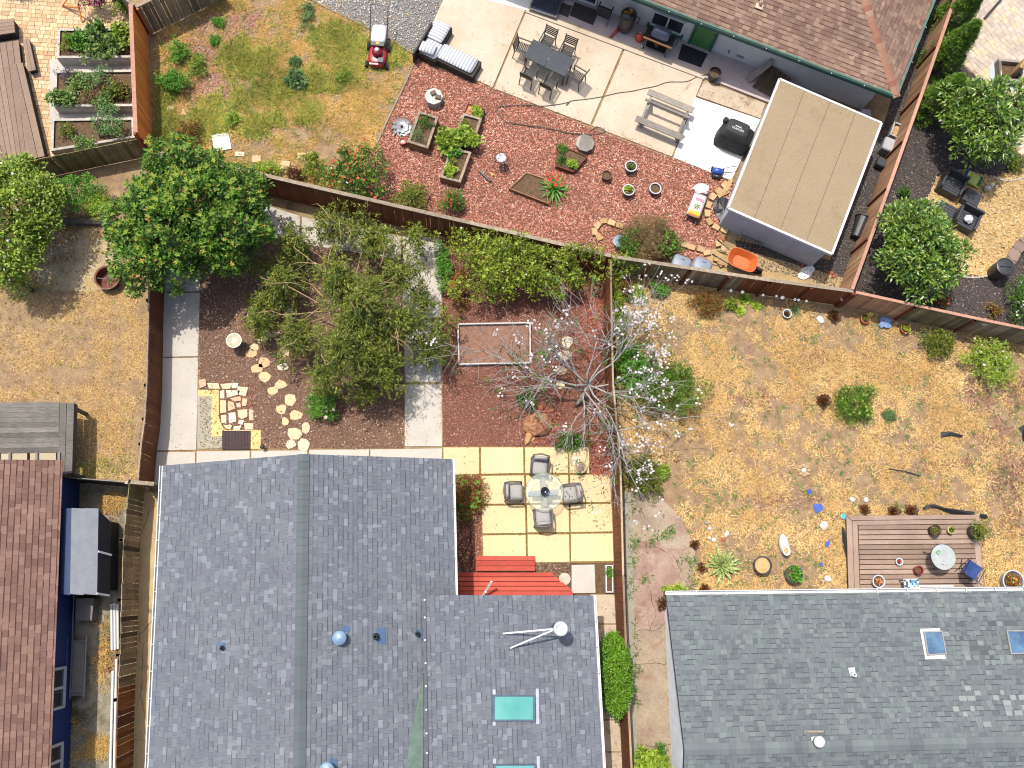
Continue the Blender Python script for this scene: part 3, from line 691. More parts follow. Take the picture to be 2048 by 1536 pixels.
fence('plank_fence', 'brown fence between the paved terrace and the dry yard', [(1221, 516), (1224, 690), (1226, 770), (1230, 810), (1241, 945), (1246, 1150), (1256, 1402), (1266, 1600)], 1.45, MT['fencebrown'], MT['fencegrey'], MT['postred'], -1, (MT['fencegrey'], .06), seed=12, post_side=-.6)
# narrow gate closing the passage
gt = thing('side_gate', 'small weathered gate closing the passage beside the long grey roof', 'gate', P(290, 985))
a, b = P(262, 964, 1.5), P(309, 968, 1.5)
d = b-a
for i in range(5):
    q = a.lerp(b, (i+.5)/5); MB().box((0, 0, .74), (d.length/5-.008, .02, 1.42)).build('plank', MT['fencegrey'], gt, True, loc=(q.x, q.y, .02), rz=atan2(d.y, d.x))
for zz in (.35, 1.2): MB().beam((a.x, a.y, zz), (b.x, b.y, zz), .07, .09).build('rail', MT['railgrey'], gt, True)
MB().beam((a.x, a.y, 1.52), (b.x, b.y, 1.52), .12, .04).build('cap_rail', MT['railgrey'], gt, True)
# ------------------------------------------------------------------ roofs, shingle by shingle
WID = (.09, .13, .17, .22)
def shingles(roof, A, B, Cc, D, mt, exposure=.145, n_single=150, focus=None, seed=1, gap=.004, widths=WID, thick=(.006, .016), dips=None, skip=(), band=None, bandp=.42):
    """A-B the upper edge, D-Cc the lower edge (D below A); courses run along A-B"""
    r = np.random.default_rng(seed)
    A, B, Cc, D = (Vector(q) for q in (A, B, Cc, D))
    u = (B-A).normalized(); nrm = u.cross((D-A)).normalized()
    if nrm.z < 0: nrm = -nrm
    v = nrm.cross(u)
    if v.dot(D-A) < 0: v = -v
    if u.cross(v).dot(nrm) < 0:
        A, B, Cc, D = B, A, D, Cc; u = -u
    uv = lambda q: ((q-A).dot(u), (q-A).dot(v))
    (ua, va), (ub, vb), (uc, vc), (ud, vd) = map(uv, (A, B, Cc, D))
    vmax = max(vc, vd); n = int(math.ceil(vmax/exposure)); tabs = []
    for i in range(n+1):
        v0 = i*exposure; v1 = min(v0+exposure, vmax)
        if v1-v0 < .02: continue
        vm = (v0+v1)/2
        lo = ua + (ud-ua)*min(1, vm/vd); hi = ub + (uc-ub)*min(1, vm/vc)
        x = lo - r.uniform(0, .1)
        while x < hi:
            k = int(r.integers(len(widths))); w = widths[k]; x0 = max(lo, x); x1 = min(hi, x+w)
            if x1-x0 > .02 and not any(in_poly(s, np.array([(x0+x1)/2]), np.array([vm]))[0] for s in skip):
                full = (x1-x0 > w-1e-6) and (v1-v0 > exposure-1e-6)
                tabs.append((x0, x1, v0, v1, k, full, int(r.integers(3))))
            x += w
    fu, fv = uv(Vector(focus)) if focus is not None else ((lo+hi)/2, vmax/2)
    order = sorted((i for i, t in enumerate(tabs) if t[5]), key=lambda i: hypot((tabs[i][0]+tabs[i][1])/2-fu, (tabs[i][2]+tabs[i][3])/2-fv))
    single = set(order[:n_single]); cache = {}
    M3 = Matrix((u, v, nrm)).transposed()
    def wedge(w, e, t): return [(0, 0, .001), (w, 0, .001), (w, e, t), (0, e, t), (w, e, -.004), (0, e, -.004)], [(0, 3, 2, 1), (3, 5, 4, 2), (1, 2, 4), (0, 5, 3)]
    V = []; F = []; bV = []; bF = []
    for i, (x0, x1, v0, v1, k, full, tk) in enumerate(tabs):
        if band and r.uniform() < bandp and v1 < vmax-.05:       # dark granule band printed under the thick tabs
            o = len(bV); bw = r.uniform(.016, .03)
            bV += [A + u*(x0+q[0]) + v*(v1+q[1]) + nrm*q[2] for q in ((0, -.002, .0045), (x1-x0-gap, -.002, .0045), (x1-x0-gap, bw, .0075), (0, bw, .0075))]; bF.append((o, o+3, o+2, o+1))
        t = thick[0] + (thick[1]-thick[0])*tk/2
        if i in single:
            kk = (k, tk)
            if kk not in cache: cache[kk] = MB().add(*wedge(widths[k]-gap, exposure, t)).mesh('shingle', mt)
            piece('shingle', cache[kk], roof, A + u*x0 + v*v0, M3, True)
        else:
            o = len(V)
            vs_, fs_ = wedge(x1-x0-gap, v1-v0, t)
            V += [A + u*(x0+q[0]) + v*(v0+q[1]) + nrm*q[2] for q in vs_]
            F += [tuple(o+j for j in f) for f in fs_]
    me = bpy.data.meshes.new('shingle_rest'); me.from_pydata([tuple(q) for q in V], [], F); me.materials.append(mt)
    ob = piece('shingle_rest', me, roof, world=True); ob['kind'] = 'stuff'
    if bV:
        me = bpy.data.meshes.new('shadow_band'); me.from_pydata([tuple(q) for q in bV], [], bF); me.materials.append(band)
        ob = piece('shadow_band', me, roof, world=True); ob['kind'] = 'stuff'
    return (A, u, v, nrm)
def caps(roof, a, b, mt, w=.28, step=.2, name='ridge_cap', lift=.02, fall=.045, nmax=300):
    """overlapping cap shingles along a ridge or hip"""
    a = Vector(a); b = Vector(b); d = (b-a); L = d.length; d /= L
    sx = d.cross(Vector((0, 0, 1))).normalized(); up = sx.cross(d)
    M3 = Matrix((d, sx, up)).transposed(); e = step*1.02; t = .014
    me = MB().add([(0, 0, 0), (0, w/2, -fall), (0, -w/2, -fall), (e, 0, t), (e, w/2, t-fall), (e, -w/2, t-fall), (e, 0, 0), (e, w/2, -fall), (e, -w/2, -fall)],
                  [(0, 3, 4, 1), (0, 2, 5, 3), (3, 6, 7, 4), (3, 5, 8, 6)]).mesh(name, mt)
    for i in range(int(L/step)): piece(name, me, roof, a + d*step*i + up*lift, M3, True)
def gutter(parent, a, b, mt, w=.1, hh=.1, brk=.75, out=None, bm=None):
    a = Vector(a); b = Vector(b); mb = MB(); d = (b-a).normalized(); s = d.cross(Vector((0, 0, 1))).normalized()*(out or 1)
    a2 = a+s*w/2; b2 = b+s*w/2
    z = Vector((0, 0, 1))
    mb.beam(a2-z*hh, b2-z*hh, w, .012); mb.beam(a+s*w-z*hh/2, b+s*w-z*hh/2, .022, hh); mb.beam(a+s*.006-z*hh/2, b+s*.006-z*hh/2, .012, hh)
    g_ = mb.build('gutter', mt, parent, True)
    n = int((b-a).length/brk); k = MB().box((0, 0, 0), (.02, w+.06, .012)).mesh('gutter_strap', bm or mt)
    for i in range(1, n): piece('gutter_strap', k, g_, a2+d*brk*i+z*.004-s*.03, (0, 0, atan2(d.y, d.x)), True)
    return g_
def roof_base(parent, polys, mt, name='roof', drop=.02, thick=.1):
    mb = MB()
    for p in polys:
        p = [Vector(q) for q in p]; n = len(p); nr = (p[1]-p[0]).cross(p[-1]-p[0]).normalized(); nr = nr if nr.z > 0 else -nr
        top = [q-nr*drop for q in p]; bot = [q-nr*(drop+thick) for q in p]
        mb.add(top+bot, [tuple(range(n)), tuple(range(2*n-1, n-1, -1))]+[(i, n+i, n+(i+1) % n, (i+1) % n) for i in range(n)])
    return mb.build(name, mt, parent, True)
def inset_poly(pts, d):
    c = ctr(pts); out = []
    n = len(pts)
    for i in range(n):
        a = Vector((pts[i-1][0], pts[i-1][1])); b = Vector((pts[i][0], pts[i][1])); e = Vector((pts[(i+1) % n][0], pts[(i+1) % n][1]))
        d1 = (b-a).normalized(); d2 = (e-b).normalized()
        n1 = Vector((-d1.y, d1.x)); n2 = Vector((-d2.y, d2.x))
        if n1.dot(Vector((c.x, c.y))-b) < 0: n1 = -n1
        if n2.dot(Vector((c.x, c.y))-b) < 0: n2 = -n2
        k = n1+n2; q = b + k*(d/max(.2, 1+n1.dot(n2))); out.append((q.x, q.y))
    return out
GREY = [(0, C(114, 119, 128)), (.25, C(120, 125, 133)), (.5, C(126, 131, 139)), (.7, C(122, 127, 135)), (.84, C(131, 136, 144)), (.93, C(138, 143, 151)), (1, C(148, 153, 161))]
MT['greyshingle'] = matr('grey_shingle', GREY, .9, .06, .5, bump=.3, bscale=200, grain=.08, gscale=120, tint=((.93, .93, .95), (1.04, 1.05, 1.05)))
MT['greenshingle'] = matr('green_grey_shingle', [(0, C(106, 112, 117)), (.2, C(114, 122, 125)), (.42, C(121, 130, 131)), (.62, C(117, 125, 128)), (.8, C(126, 136, 135)), (.93, C(133, 143, 140)), (1, C(108, 113, 119))], .9, .08, .6, bump=.3, bscale=200, grain=.08, gscale=120)
MT['brownshingle'] = matr('brown_shingle', [(0, C(122, 92, 81)), (.3, C(136, 104, 91)), (.6, C(145, 113, 99)), (.85, C(154, 122, 107)), (1, C(128, 97, 86))], .9, .12, .9, bump=.3, bscale=200, grain=.08, gscale=120)
MT['tanshingle'] = matr('tan_brown_shingle', [(0, C(128, 100, 87)), (.25, C(141, 113, 98)), (.5, C(150, 122, 105)), (.75, C(159, 131, 112)), (.9, C(170, 142, 120)), (1, C(134, 105, 91))], .9, .16, .7, bump=.3, bscale=200, grain=.08, gscale=120)
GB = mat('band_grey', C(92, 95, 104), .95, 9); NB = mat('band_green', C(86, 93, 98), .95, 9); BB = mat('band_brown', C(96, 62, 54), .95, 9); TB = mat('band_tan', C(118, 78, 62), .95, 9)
MT['ridgegreen'] = matr('ridge_green', [C(98, 108, 111), C(108, 117, 120), C(103, 113, 116)], .9, .08, 1, bump=.3, bscale=200, grain=.1, gscale=120)
MT['roofdark'] = mat('roof_underlay', C(70, 72, 78), .95, 6)
MT['stucco'] = mat('white_stucco', [C(226, 228, 226), C(242, 243, 240)], .9, 2, 6, bump=.3, bscale=90, fine=.04)
MT['bluewall'] = mat('blue_wall', C(44, 74, 140), .8, 2, bump=.15, fine=.04)
MT['teal'] = mat('teal_fascia', C(36, 92, 82), .6, 3)
MT['ventblue'] = mat('vent_metal', [C(136, 168, 200), C(164, 194, 220)], .4, 3, metal=.3, spec=.6)
MT['flashblue'] = mat('flashing_blue', C(92, 124, 160), .5, 4, metal=.2)

# the long grey-roofed house
EZ, RZ = 2.7, 4.05
house = thing('house', 'long house with a grey shingle roof and a lower side wing', 'house', P(600, 1300))
rA, rB = P(607, 908, RZ), P(588, 1600, RZ)
lA, lB = P(325, 931, EZ), P(300, 1600, EZ)
eA = P(903, 918, EZ); eM = P(910, 1190, EZ); eB = eA + (eM-eA)*((lB-lA).length/(eM-eA).length); eB.z = EZ
_d = ((rB-rA).normalized()*1.0 + (lB-lA).normalized() + (eM-eA).normalized()).normalized()      # ridge and eaves run parallel
rB = rA + _d*(rB-rA).length; lB = lA + _d*(lB-lA).length; eM = eA + _d*(eM-eA).length; eB = eA + _d*(lB-lA).length
wz0, wz1 = 3.32, 2.68
wA, wC = P(849, 1190, wz0), P(1186, 1191, wz1)
wB = wA + _d*8.0; wD = wC + _d*8.0
roof = roof_base(house, [(rA, rB, lB, lA), (rA, rB, eB, eA), (wA, wB, wD, wC)], MT['roofdark'])
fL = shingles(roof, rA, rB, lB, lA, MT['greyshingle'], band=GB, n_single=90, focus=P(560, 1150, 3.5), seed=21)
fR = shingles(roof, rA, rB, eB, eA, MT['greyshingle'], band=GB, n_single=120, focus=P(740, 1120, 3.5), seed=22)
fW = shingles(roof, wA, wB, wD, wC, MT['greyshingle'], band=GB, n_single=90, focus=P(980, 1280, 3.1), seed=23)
caps(roof, rA, rB, MT['ridgegreen'], w=.34, step=.22, lift=.03, fall=.05)
walls = MB()
wl = inset_poly(xy([lA, rA, eA, eB, rB, lB]), .38)
walls.prism(wl, .0, EZ-.05)
ww = inset_poly(xy([wA, wC, wD, wB]), .3)
walls.prism(ww, .0, wz1-.1)
w_ = walls.build('wall', MT['stucco'], house, True)
# gable end over the garden
MB().add([Vector((wl[0][0], wl[0][1], EZ-.06)), Vector((wl[2][0], wl[2][1], EZ-.06)), Vector((wl[1][0], wl[1][1], RZ-.25))], [(0, 1, 2)]).build('gable', MT['stucco'], house, True)
gutter(house, lA+Vector((0, 0, -.03)), lB+Vector((0, 0, -.03)), MT['whitepaint'], out=1, w=.09)
gutter(house, eA+Vector((0, 0, -.03)), eM+Vector((0, 0, -.03)), MT['whitepaint'], out=-1, w=.09)
gutter(house, wC+Vector((0, 0, -.03)), wD+Vector((0, 0, -.03)), MT['whitepaint'], out=-1, w=.09)
# step flashing where the wing roof meets the main slope, with nail heads
fl = MB().beam(wA+Vector((0, 0, .02)), wB+Vector((0, 0, .02)), .07, .06).build('flashing', mat('dark_flashing', C(92, 98, 112), .6, 4), house, True)
nail = MB().box((0, 0, 0), (.05, .045, .02)).mesh('sealant_dab', MT['whitepaint'])
for t_ in (.012, .055, .11, .165, .22, .275, .33, .375, .44, .49, .55, .62): piece('sealant_dab', nail, fl, wA.lerp(wB, t_*1.45)+Vector((0, 0, .058)), (0, 0, rng.uniform(0, 3)), True)
def on(frame, px, py, guess=3.3, lift=0.0):
    """the point of a roof plane seen at a pixel"""
    A, u, v, nn = frame; d = P(px, py, 0) - Vector((0, 0, CAM_H)); o = Vector((0, 0, CAM_H))
    t = (A-o).dot(nn)/d.dot(nn); return o + d*t + nn*lift
def plane_m(frame):
    A, u, v, nn = frame; return Matrix((u, v, nn)).transposed()
# green felt cricket beside the flashing
MB().sheet([on(fR, 846, 1345, lift=.03), on(fR, 846, 1600, lift=.03), on(fR, 806, 1600, lift=.025), on(fR, 816, 1500, lift=.025)]).build('valley_felt', mat('green_felt', [C(110, 132, 122), C(132, 154, 142)], .95, 6, bump=.3, fine=.15, stains=C(120, 136, 110)), roof, True)
def roof_vent(frame, px, py, r_, h_, cap_m, base_px=None, mesh_m=None, name='roof_vent'):
    q = on(frame, px, py); t = MB().lathe([(r_*.55, -.1), (r_*.55, h_*.7)], 14).build(name, MT['ventblue'], house, True, loc=q, smooth=True)
    MB().lathe([(r_*.96, h_*.7), (r_, h_*.74), (r_, h_*.86), (r_*.96, h_*.9), (.01, h_*.98)], 20).build('vent_cap', cap_m, t, smooth=True)
    return t
def plate(frame, px0, px1, px2, px3, m_, parent=None, nm='flashing_plate', lift=.022): return MB().add([on(frame, *p, lift=lift) for p in (px0, px1, px2, px3)], [(0, 1, 2, 3)]).build(nm, m_, parent or house, True)
roof_vent(fR, 681, 1275, .2, .32, MT['ventblue']); plate(fR, (683, 1252), (698, 1252), (699, 1264), (684, 1264), MT['flashblue'])
roof_vent(fR, 656, 1536, .2, .32, MT['ventblue']); plate(fR, (660, 1517), (674, 1517), (675, 1530), (661, 1530), MT['flashblue'])
def stack(frame, px, py, r_, h_, plate_px, m_=None, pm=None):
    q = on(frame, px, py)
    t = MB().lathe([(r_*1.7, -.02), (r_*1.5, .05), (r_, .09), (r_, h_), (r_*.72, h_), (r_*.72, h_-.08)], 14).build('vent_pipe', m_ or MT['blackplastic'], house, True, loc=q, smooth=True)
    plate(frame, *plate_px, pm or MT['flashblue']); return t
stack(fR, 752, 1273, .065, .28, [(752, 1260), (771, 1252), (771, 1290), (752, 1284)])
stack(fR, 835, 1268, .05, .22, [(834, 1259), (844, 1256), (844, 1279), (834, 1276)])
stack(fL, 445, 1296, .05, .16, [(437, 1286), (450, 1284), (452, 1302), (438, 1302)])
# tall flue with two braces
q = on(fW, 1112, 1254)
fl_ = MB().lathe([(.13, -.05), (.13, 1.15)], 16).build('flue', MT['ventblue'], house, True, loc=q, smooth=True)
MB().lathe([(.2, 1.12), (.21, 1.16), (.21, 1.3), (.17, 1.33), (.15, 1.31), (.01, 1.35)], 24).build('flue_cap', mat('flue_white', C(228, 232, 230), .4, 3, metal=.3), fl_, smooth=True)
for (bx, by) in ((1006, 1267), (1020, 1296)):
    MB().beam(on(fW, bx, by, lift=.03), q+Vector((-.1, 0, 1.1)), .045, .03).build('flue_brace', MT['whitepaint'], house, True)
# skylights of the wing
MT['skyglass'] = mat('aqua_skylight', [C(96, 176, 168), C(128, 202, 192)], .12, .5, spec=.6, fine=0)
MT['skyframe'] = mat('skylight_frame', C(104, 124, 144), .45, 4, metal=.2)
def skylight(frame, corners, glass_m, frame_m, hh=.09, bw=.09, parent=None):
    pts = [on(frame, *c) for c in corners]; nn = frame[3]; c = sum(pts, Vector())/4
    n_ = len(pts); mb = MB()
    inner = [p.lerp(c, .1) for p in pts]
    mb.add(pts+[p+nn*hh for p in pts]+[p+nn*hh for p in inner]+[p+nn*(hh-.03) for p in inner],
           [(i, (i+1) % 4, 4+(i+1) % 4, 4+i) for i in range(4)]+[(4+i, 4+(i+1) % 4, 8+(i+1) % 4, 8+i) for i in range(4)]+[(8+i, 8+(i+1) % 4, 12+(i+1) % 4, 12+i) for i in range(4)])
    s = mb.build('skylight', frame_m, parent or house, True)
    MB().add([p+nn*(hh-.02) for p in inner], [(0, 1, 2, 3)]).build('skylight_pane', glass_m, s, True)
    return s
skylight(fW, [(984, 1390), (1069, 1390), (1069, 1441), (984, 1441)], MT['skyglass'], MT['skyframe'])
skylight(fW, [(986, 1528), (1071, 1528), (1071, 1579), (986, 1579)], MT['skyglass'], MT['skyframe'])
fm_ = mat('bright_flashing', C(206, 212, 224), .5, 4, metal=.3)
for p4 in ([(1071, 1377), (1077, 1377), (1078, 1448), (1072, 1448)], [(1073, 1512), (1079, 1512), (1080, 1590), (1074, 1590)], [(985, 1379), (991, 1379), (991, 1389), (985, 1389)], [(985, 1443), (991, 1443), (991, 1451), (985, 1451)], [(986, 1517), (992, 1517), (992, 1527), (986, 1527)]):
    plate(fW, *p4, fm_, nm='side_flashing')

# the green-grey roofed house at the lower right
h2 = thing('house', 'house with a green grey shingle roof below the brown deck', 'house', P(1700, 1400))
E2, R2 = 2.7, 4.0
a1, a2 = P(1332, 1190, E2), P(2150, 1180, E2)
r1, r2 = P(1360, 1500, R2), P(2150, 1490, R2)
s1, s2 = P(1378, 1720, E2), P(2150, 1715, E2)
_e = (a2-a1).normalized(); r1.x = a1.x; s1.x = a1.x; r2 = r1+_e*(a2-a1).length; s2 = s1+_e*(a2-a1).length
roof2 = roof_base(h2, [(r1, r2, a2, a1), (r1, r2, s2, s1)], MT['roofdark'])
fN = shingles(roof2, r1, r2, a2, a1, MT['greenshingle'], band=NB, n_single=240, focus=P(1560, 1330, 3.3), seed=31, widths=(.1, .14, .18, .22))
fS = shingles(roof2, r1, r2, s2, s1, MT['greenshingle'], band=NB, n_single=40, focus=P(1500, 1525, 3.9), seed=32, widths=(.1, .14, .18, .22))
caps(roof2, r1, r2, MT['greenshingle'], w=.32, step=.21, lift=.03, fall=.05)
wx = P(1330, 1250).x; MB().prism([(wx, a1.y-.3), (a2.x, a2.y-.3), (s2.x, s2.y+.3), (wx, s1.y+.3)], 0, E2-.08).build('wall', mat('pale_wall', C(236, 244, 252, 1.3), .8, 2, bump=.2, fine=.03), h2, True)
MB().add([Vector((wx, a1.y-.3, E2-.1)), Vector((wx, s1.y+.3, E2-.1)), Vector((wx, r1.y, R2-.2))], [(0, 1, 2)]).build('gable', MATS['pale_wall'], h2, True)
gutter(h2, a1, a2, MT['whitepaint'], out=-1, w=.11, brk=.95)
MT['palegl'] = mat('skylight_blue_glass', [C(56, 74, 116), C(112, 150, 178)], .06, 1.2, spec=.8, fine=0)
MT['greyframe'] = mat('skylight_grey_frame', C(170, 168, 164), .5, 4)
plate(fN, (1839, 1258), (1879, 1257), (1891, 1318), (1850, 1319), MT['whitepaint'], roof2, 'flashing_plate')
skylight(fN, [(1845, 1264), (1882, 1263), (1891, 1310), (1853, 1312)], MT['palegl'], MT['greyframe'], parent=h2)
skylight(fN, [(2010, 1262), (2056, 1262), (2066, 1308), (2019, 1310)], MT['palegl'], MT['greyframe'], parent=h2)
house_, house = house, h2
plate(fN, (1696, 1336), (1709, 1335), (1711, 1352), (1700, 1353), MT['whitepaint'], roof2)
q = on(fN, 1704, 1349); MB().lathe([(.07, 0), (.055, .05), (.055, .22), (.04, .22), (.04, .12)], 14).build('vent_pipe', MT['whitepaint'], h2, True, loc=q, smooth=True)
plate(fN, (1622, 1474), (1640, 1472), (1642, 1494), (1624, 1495), MT['whitepaint'], roof2)
q = on(fN, 1632, 1481); vp = MB().lathe([(.1, -.02), (.1, .2)], 14).build('roof_vent', MT['whitepaint'], h2, True, loc=q, smooth=True)
MB().lathe([(.155, .18), (.16, .28), (.12, .33), (.01, .35)], 20).build('vent_cap', MT['whitepaint'], vp, smooth=True)
plate(fN, (1608, 1461.5), (1647, 1461.5), (1647, 1465), (1608, 1465), MT['railgrey'], roof2, 'metal_strip')
house = house_
pw = matr('pale_patch_shingle', [C(148, 158, 156), C(160, 168, 165), C(140, 150, 148)], .9, .05, 1)
dw = matr('dark_patch_shingle', [C(90, 96, 100), C(104, 110, 112), C(150, 160, 156), C(112, 122, 122)], .9, .05, 1)
A_, u_, v_, n_ = fN
for cx, cy, m_, k in ((1985, 1405, pw, 20), (1960, 1295, dw, 46)):
    me = [MB().add([(0, 0, .018), (w, 0, .018), (w, .14, .02), (0, .14, .02)], [(0, 3, 2, 1)]).mesh('patch_shingle', m_) for w in (.13, .18, .24)]
    used = set()
    for i in range(k):
        q = on(fN, cx+rng.gauss(0, 34), cy+rng.gauss(0, 26)); vv = math.floor((q-A_).dot(v_)/.145)*.145; uu = round((q-A_).dot(u_)/.26)*.26
        if (vv, uu) in used: continue
        used.add((vv, uu)); piece('patch_shingle', rng.choice(me), roof2, A_+u_*uu+v_*vv, Matrix((u_, v_, n_)).transposed(), True)

# the brown-roofed blue house at the lower left
h3 = thing('house', 'blue walled house with a brown shingle roof', 'house', P(60, 1300))
E3, R3 = 2.1, 3.4
b1, b2 = P(126, 920, E3), P(99, 1600, E3)
t1 = P(-190, 918, R3); t2 = t1 + (b2-b1); t2.z = R3
roof3 = roof_base(h3, [(t1, t2, b2, b1)], MT['roofdark'])
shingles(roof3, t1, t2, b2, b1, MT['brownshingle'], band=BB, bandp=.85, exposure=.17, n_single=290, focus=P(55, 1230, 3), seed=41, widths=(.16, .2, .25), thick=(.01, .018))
wp = inset_poly(xy([t1, b1, b2, t2]), .3)
MB().prism(wp, 0, E3-.1).build('wall', MT['bluewall'], h3, True)
for y0_, y1_ in ((1338, 1418), (1492, 1560)):
    q0 = P(112, y0_, 1.3); q1 = P(108, y1_, 1.3)
    a = Vector(wp[1]); b = Vector(wp[2]); d = (b-a).normalized(); L0 = (Vector((q0.x, q0.y))-a).dot(d); L1 = (Vector((q1.x, q1.y))-a).dot(d)
    p0 = a+d*L0; p1 = a+d*L1; nn = Vector((-d.y, d.x)); nn = nn if nn.x > 0 else -nn
    f3 = lambda s, z: Vector((p0.lerp(p1, s).x+nn.x*.03, p0.lerp(p1, s).y+nn.y*.03, z))
    w3 = MB()
    for s0, s1_ in (((0, .7), (0, 1.75)), ((1, .7), (1, 1.75)), ((.5, .7), (.5, 1.75)), ((0, .7), (1, .7)), ((0, 1.75), (1, 1.75))): w3.beam(f3(*s0), f3(*s1_), .07, .08)
    wn = w3.build('window', MT['whitepaint'], h3, True)
    MB().add([f3(0, .7)-Vector((nn.x, nn.y, 0))*.022, f3(1, .7)-Vector((nn.x, nn.y, 0))*.022, f3(1, 1.75)-Vector((nn.x, nn.y, 0))*.022, f3(0, 1.75)-Vector((nn.x, nn.y, 0))*.022], [(0, 1, 2, 3)]).build('pane', mat('dark_pane', C(50, 56, 66), .05, 2, spec=.8), wn, True)

# the tan-brown hipped house at the top right
h4 = thing('house', 'white house with a hipped tan brown roof and green trim', 'house', P(1600, 60))
E4 = 2.35; SL = .36
c0 = P(1795, 194, E4); cl = P(1262, -8, E4); cr_ = P(1874, -6, E4)
d1 = (cl-c0).normalized(); d2 = (cr_-c0).normalized(); d1.z = d2.z = 0
n1 = Vector((d1.y, -d1.x, 0)); n1 = n1 if n1.dot(d2) > 0 else -n1
n2 = Vector((d2.y, -d2.x, 0)); n2 = n2 if n2.dot(d1) > 0 else -n2
run = 4.2
bis = (d1 + d2*1.0); bis = bis*(run/bis.dot(n1))
hip = c0 + bis; hip.z = E4+SL*run
rl = hip + d1*14; cl2 = c0 + d1*16
rb = hip + d2*.3; cr2 = c0 + d2*10
roof4 = roof_base(h4, [(rl, hip, c0, cl2), (hip, hip+d2*6+n2*0, cr2, c0)], MT['roofdark'])
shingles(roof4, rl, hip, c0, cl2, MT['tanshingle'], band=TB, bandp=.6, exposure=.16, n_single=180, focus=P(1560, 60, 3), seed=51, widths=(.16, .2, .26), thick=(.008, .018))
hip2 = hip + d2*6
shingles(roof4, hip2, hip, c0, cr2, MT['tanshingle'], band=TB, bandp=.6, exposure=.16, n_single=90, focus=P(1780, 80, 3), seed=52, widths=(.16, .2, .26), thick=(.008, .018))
caps(roof4, c0, hip, matr('hip_cap', [C(166, 112, 90), C(180, 138, 112), C(156, 100, 80), C(188, 152, 126)], .9, .1, 1), w=.3, step=.2, lift=.02, fall=.05)
gutter(h4, c0+Vector((0, 0, -.02)), cl2+Vector((0, 0, -.02)), MT['whitepaint'], out=1, w=.08, brk=1.25)
gutter(h4, c0+Vector((0, 0, -.02)), cr2+Vector((0, 0, -.02)), MT['whitepaint'], out=-1, w=.08, brk=1.6)
MB().beam(c0+Vector((0, 0, -.1))-n1*.02, cl2+Vector((0, 0, -.1))-n1*.02, .03, .16).build('fascia', MT['teal'], h4, True)
for e_, nn_ in ((cl2, n1), (cr2, n2)): MB().beam(c0+nn_*.05+Vector((0, 0, .02)), e_+nn_*.05+Vector((0, 0, .02)), .09, .02).build('roof_edge', mat('teal_edge', C(74, 130, 116), .6, 4), h4, True)
# walls stand well back under the eaves
OV = (P(1421, 102, .1)-c0).dot(n1)
wq = c0 + n1*OV + d1*(OV*.6)
wall_o = c0 + n1*OV + n2*.45; wall_o.z = 0
wf = [wall_o, wall_o + d1*15, wall_o + d1*15 + n1*6, wall_o + n1*6]
MB().prism(wf, 0, E4+.05).build('wall', MT['stucco'], h4, True)
def wallpt(px, py, off=.0):
    """point of the garden wall seen at a pixel"""
    o = Vector((0, 0, CAM_H)); d = P(px, py, 0)-o; t = (wall_o-n1*off-o).dot(n1)/d.dot(n1); return o+d*t
def on_wall(s, z, off): return wall_o + d1*s - n1*off + Vector((0, 0, z))
def ws(px, py): return (wallpt(px, py)-wall_o).dot(d1)
# green door
s_r, s_l = ws(1421, 101), ws(1377, 84)
dr = MB()
for z0_, z1_, sa, sb in ((.12, 2.1, 0, .06), (.12, 2.1, .94, 1), (2.04, 2.12, 0, 1)):
    pa = s_r+(s_l-s_r)*sa; pb = s_r+(s_l-s_r)*sb
    dr.box(on_wall((pa+pb)/2, (z0_+z1_)/2, .04), (abs(pb-pa)+.04, .1, z1_-z0_), atan2(d1.y, d1.x))
MT['greendoor'] = mat('green_door_paint', C(86, 142, 84), .5, 3, fine=.03)
dr.build('door_frame', mat('green_trim', C(48, 106, 82), .5, 3), h4, True)
door = MB().box(on_wall((s_r+s_l)/2, 1.08, .03), (abs(s_l-s_r)*.88, .05, 1.92), atan2(d1.y, d1.x)).build('door', MT['greendoor'], h4, True)
for i in range(4):
    sx_ = s_r+(s_l-s_r)*(.17+.22*i); MB().box(on_wall(sx_, 1.75, .06), (abs(s_l-s_r)*.17, .01, .36), atan2(d1.y, d1.x)).build('door_pane', MATS['dark_pane'], door, True)
for i in range(2):
    sx_ = s_r+(s_l-s_r)*(.28+.44*i); MB().box(on_wall(sx_, .8, .058), (abs(s_l-s_r)*.3, .012, .95), atan2(d1.y, d1.x)).build('door_panel', MT['greendoor'], door, True)
MB().ball(on_wall(s_r+(s_l-s_r)*.12, 1.05, .1), .035).build('door_handle', MT['steel'], door, True)
def window(sl_, sr_, z0_, z1_, n_, trim):
    rz_ = atan2(d1.y, d1.x); w = MB()
    for s_ in np.linspace(sl_, sr_, n_+1): w.box(on_wall(s_, (z0_+z1_)/2, .05), (.06, .08, z1_-z0_), rz_)
    for z_ in (z0_, z1_): w.box(on_wall((sl_+sr_)/2, z_, .05), (abs(sl_-sr_)+.06, .08, .06), rz_)
    wo = w.build('window', MT['whitepaint'], h4, True)
    for i in range(n_): MB().box(on_wall(sl_+(sr_-sl_)*(i+.5)/n_, (z0_+z1_)/2, .025), (abs(sl_-sr_)/n_-.05, .01, z1_-z0_-.05), rz_).build('pane', MATS['dark_pane'], wo, True)
    MB().box(on_wall((sl_+sr_)/2, z0_-.07, .09), (abs(sl_-sr_)+.22, .16, .07), rz_).build('sill', trim, wo, True)
    return wo
wz = wallpt(1335, 57).z; window(ws(1303, 40), ws(1364, 62), wz, wz+.75, 2, MATS['green_trim'])
window(ws(1128, -34), ws(1190, 16), .25, 1.9, 2, MT['greyframe'])
MB().box(on_wall(ws(1472, 129), .4, .02), (.3, .02, .1), atan2(d1.y, d1.x)).build('wall_vent', MT['greyframe'], h4, True)
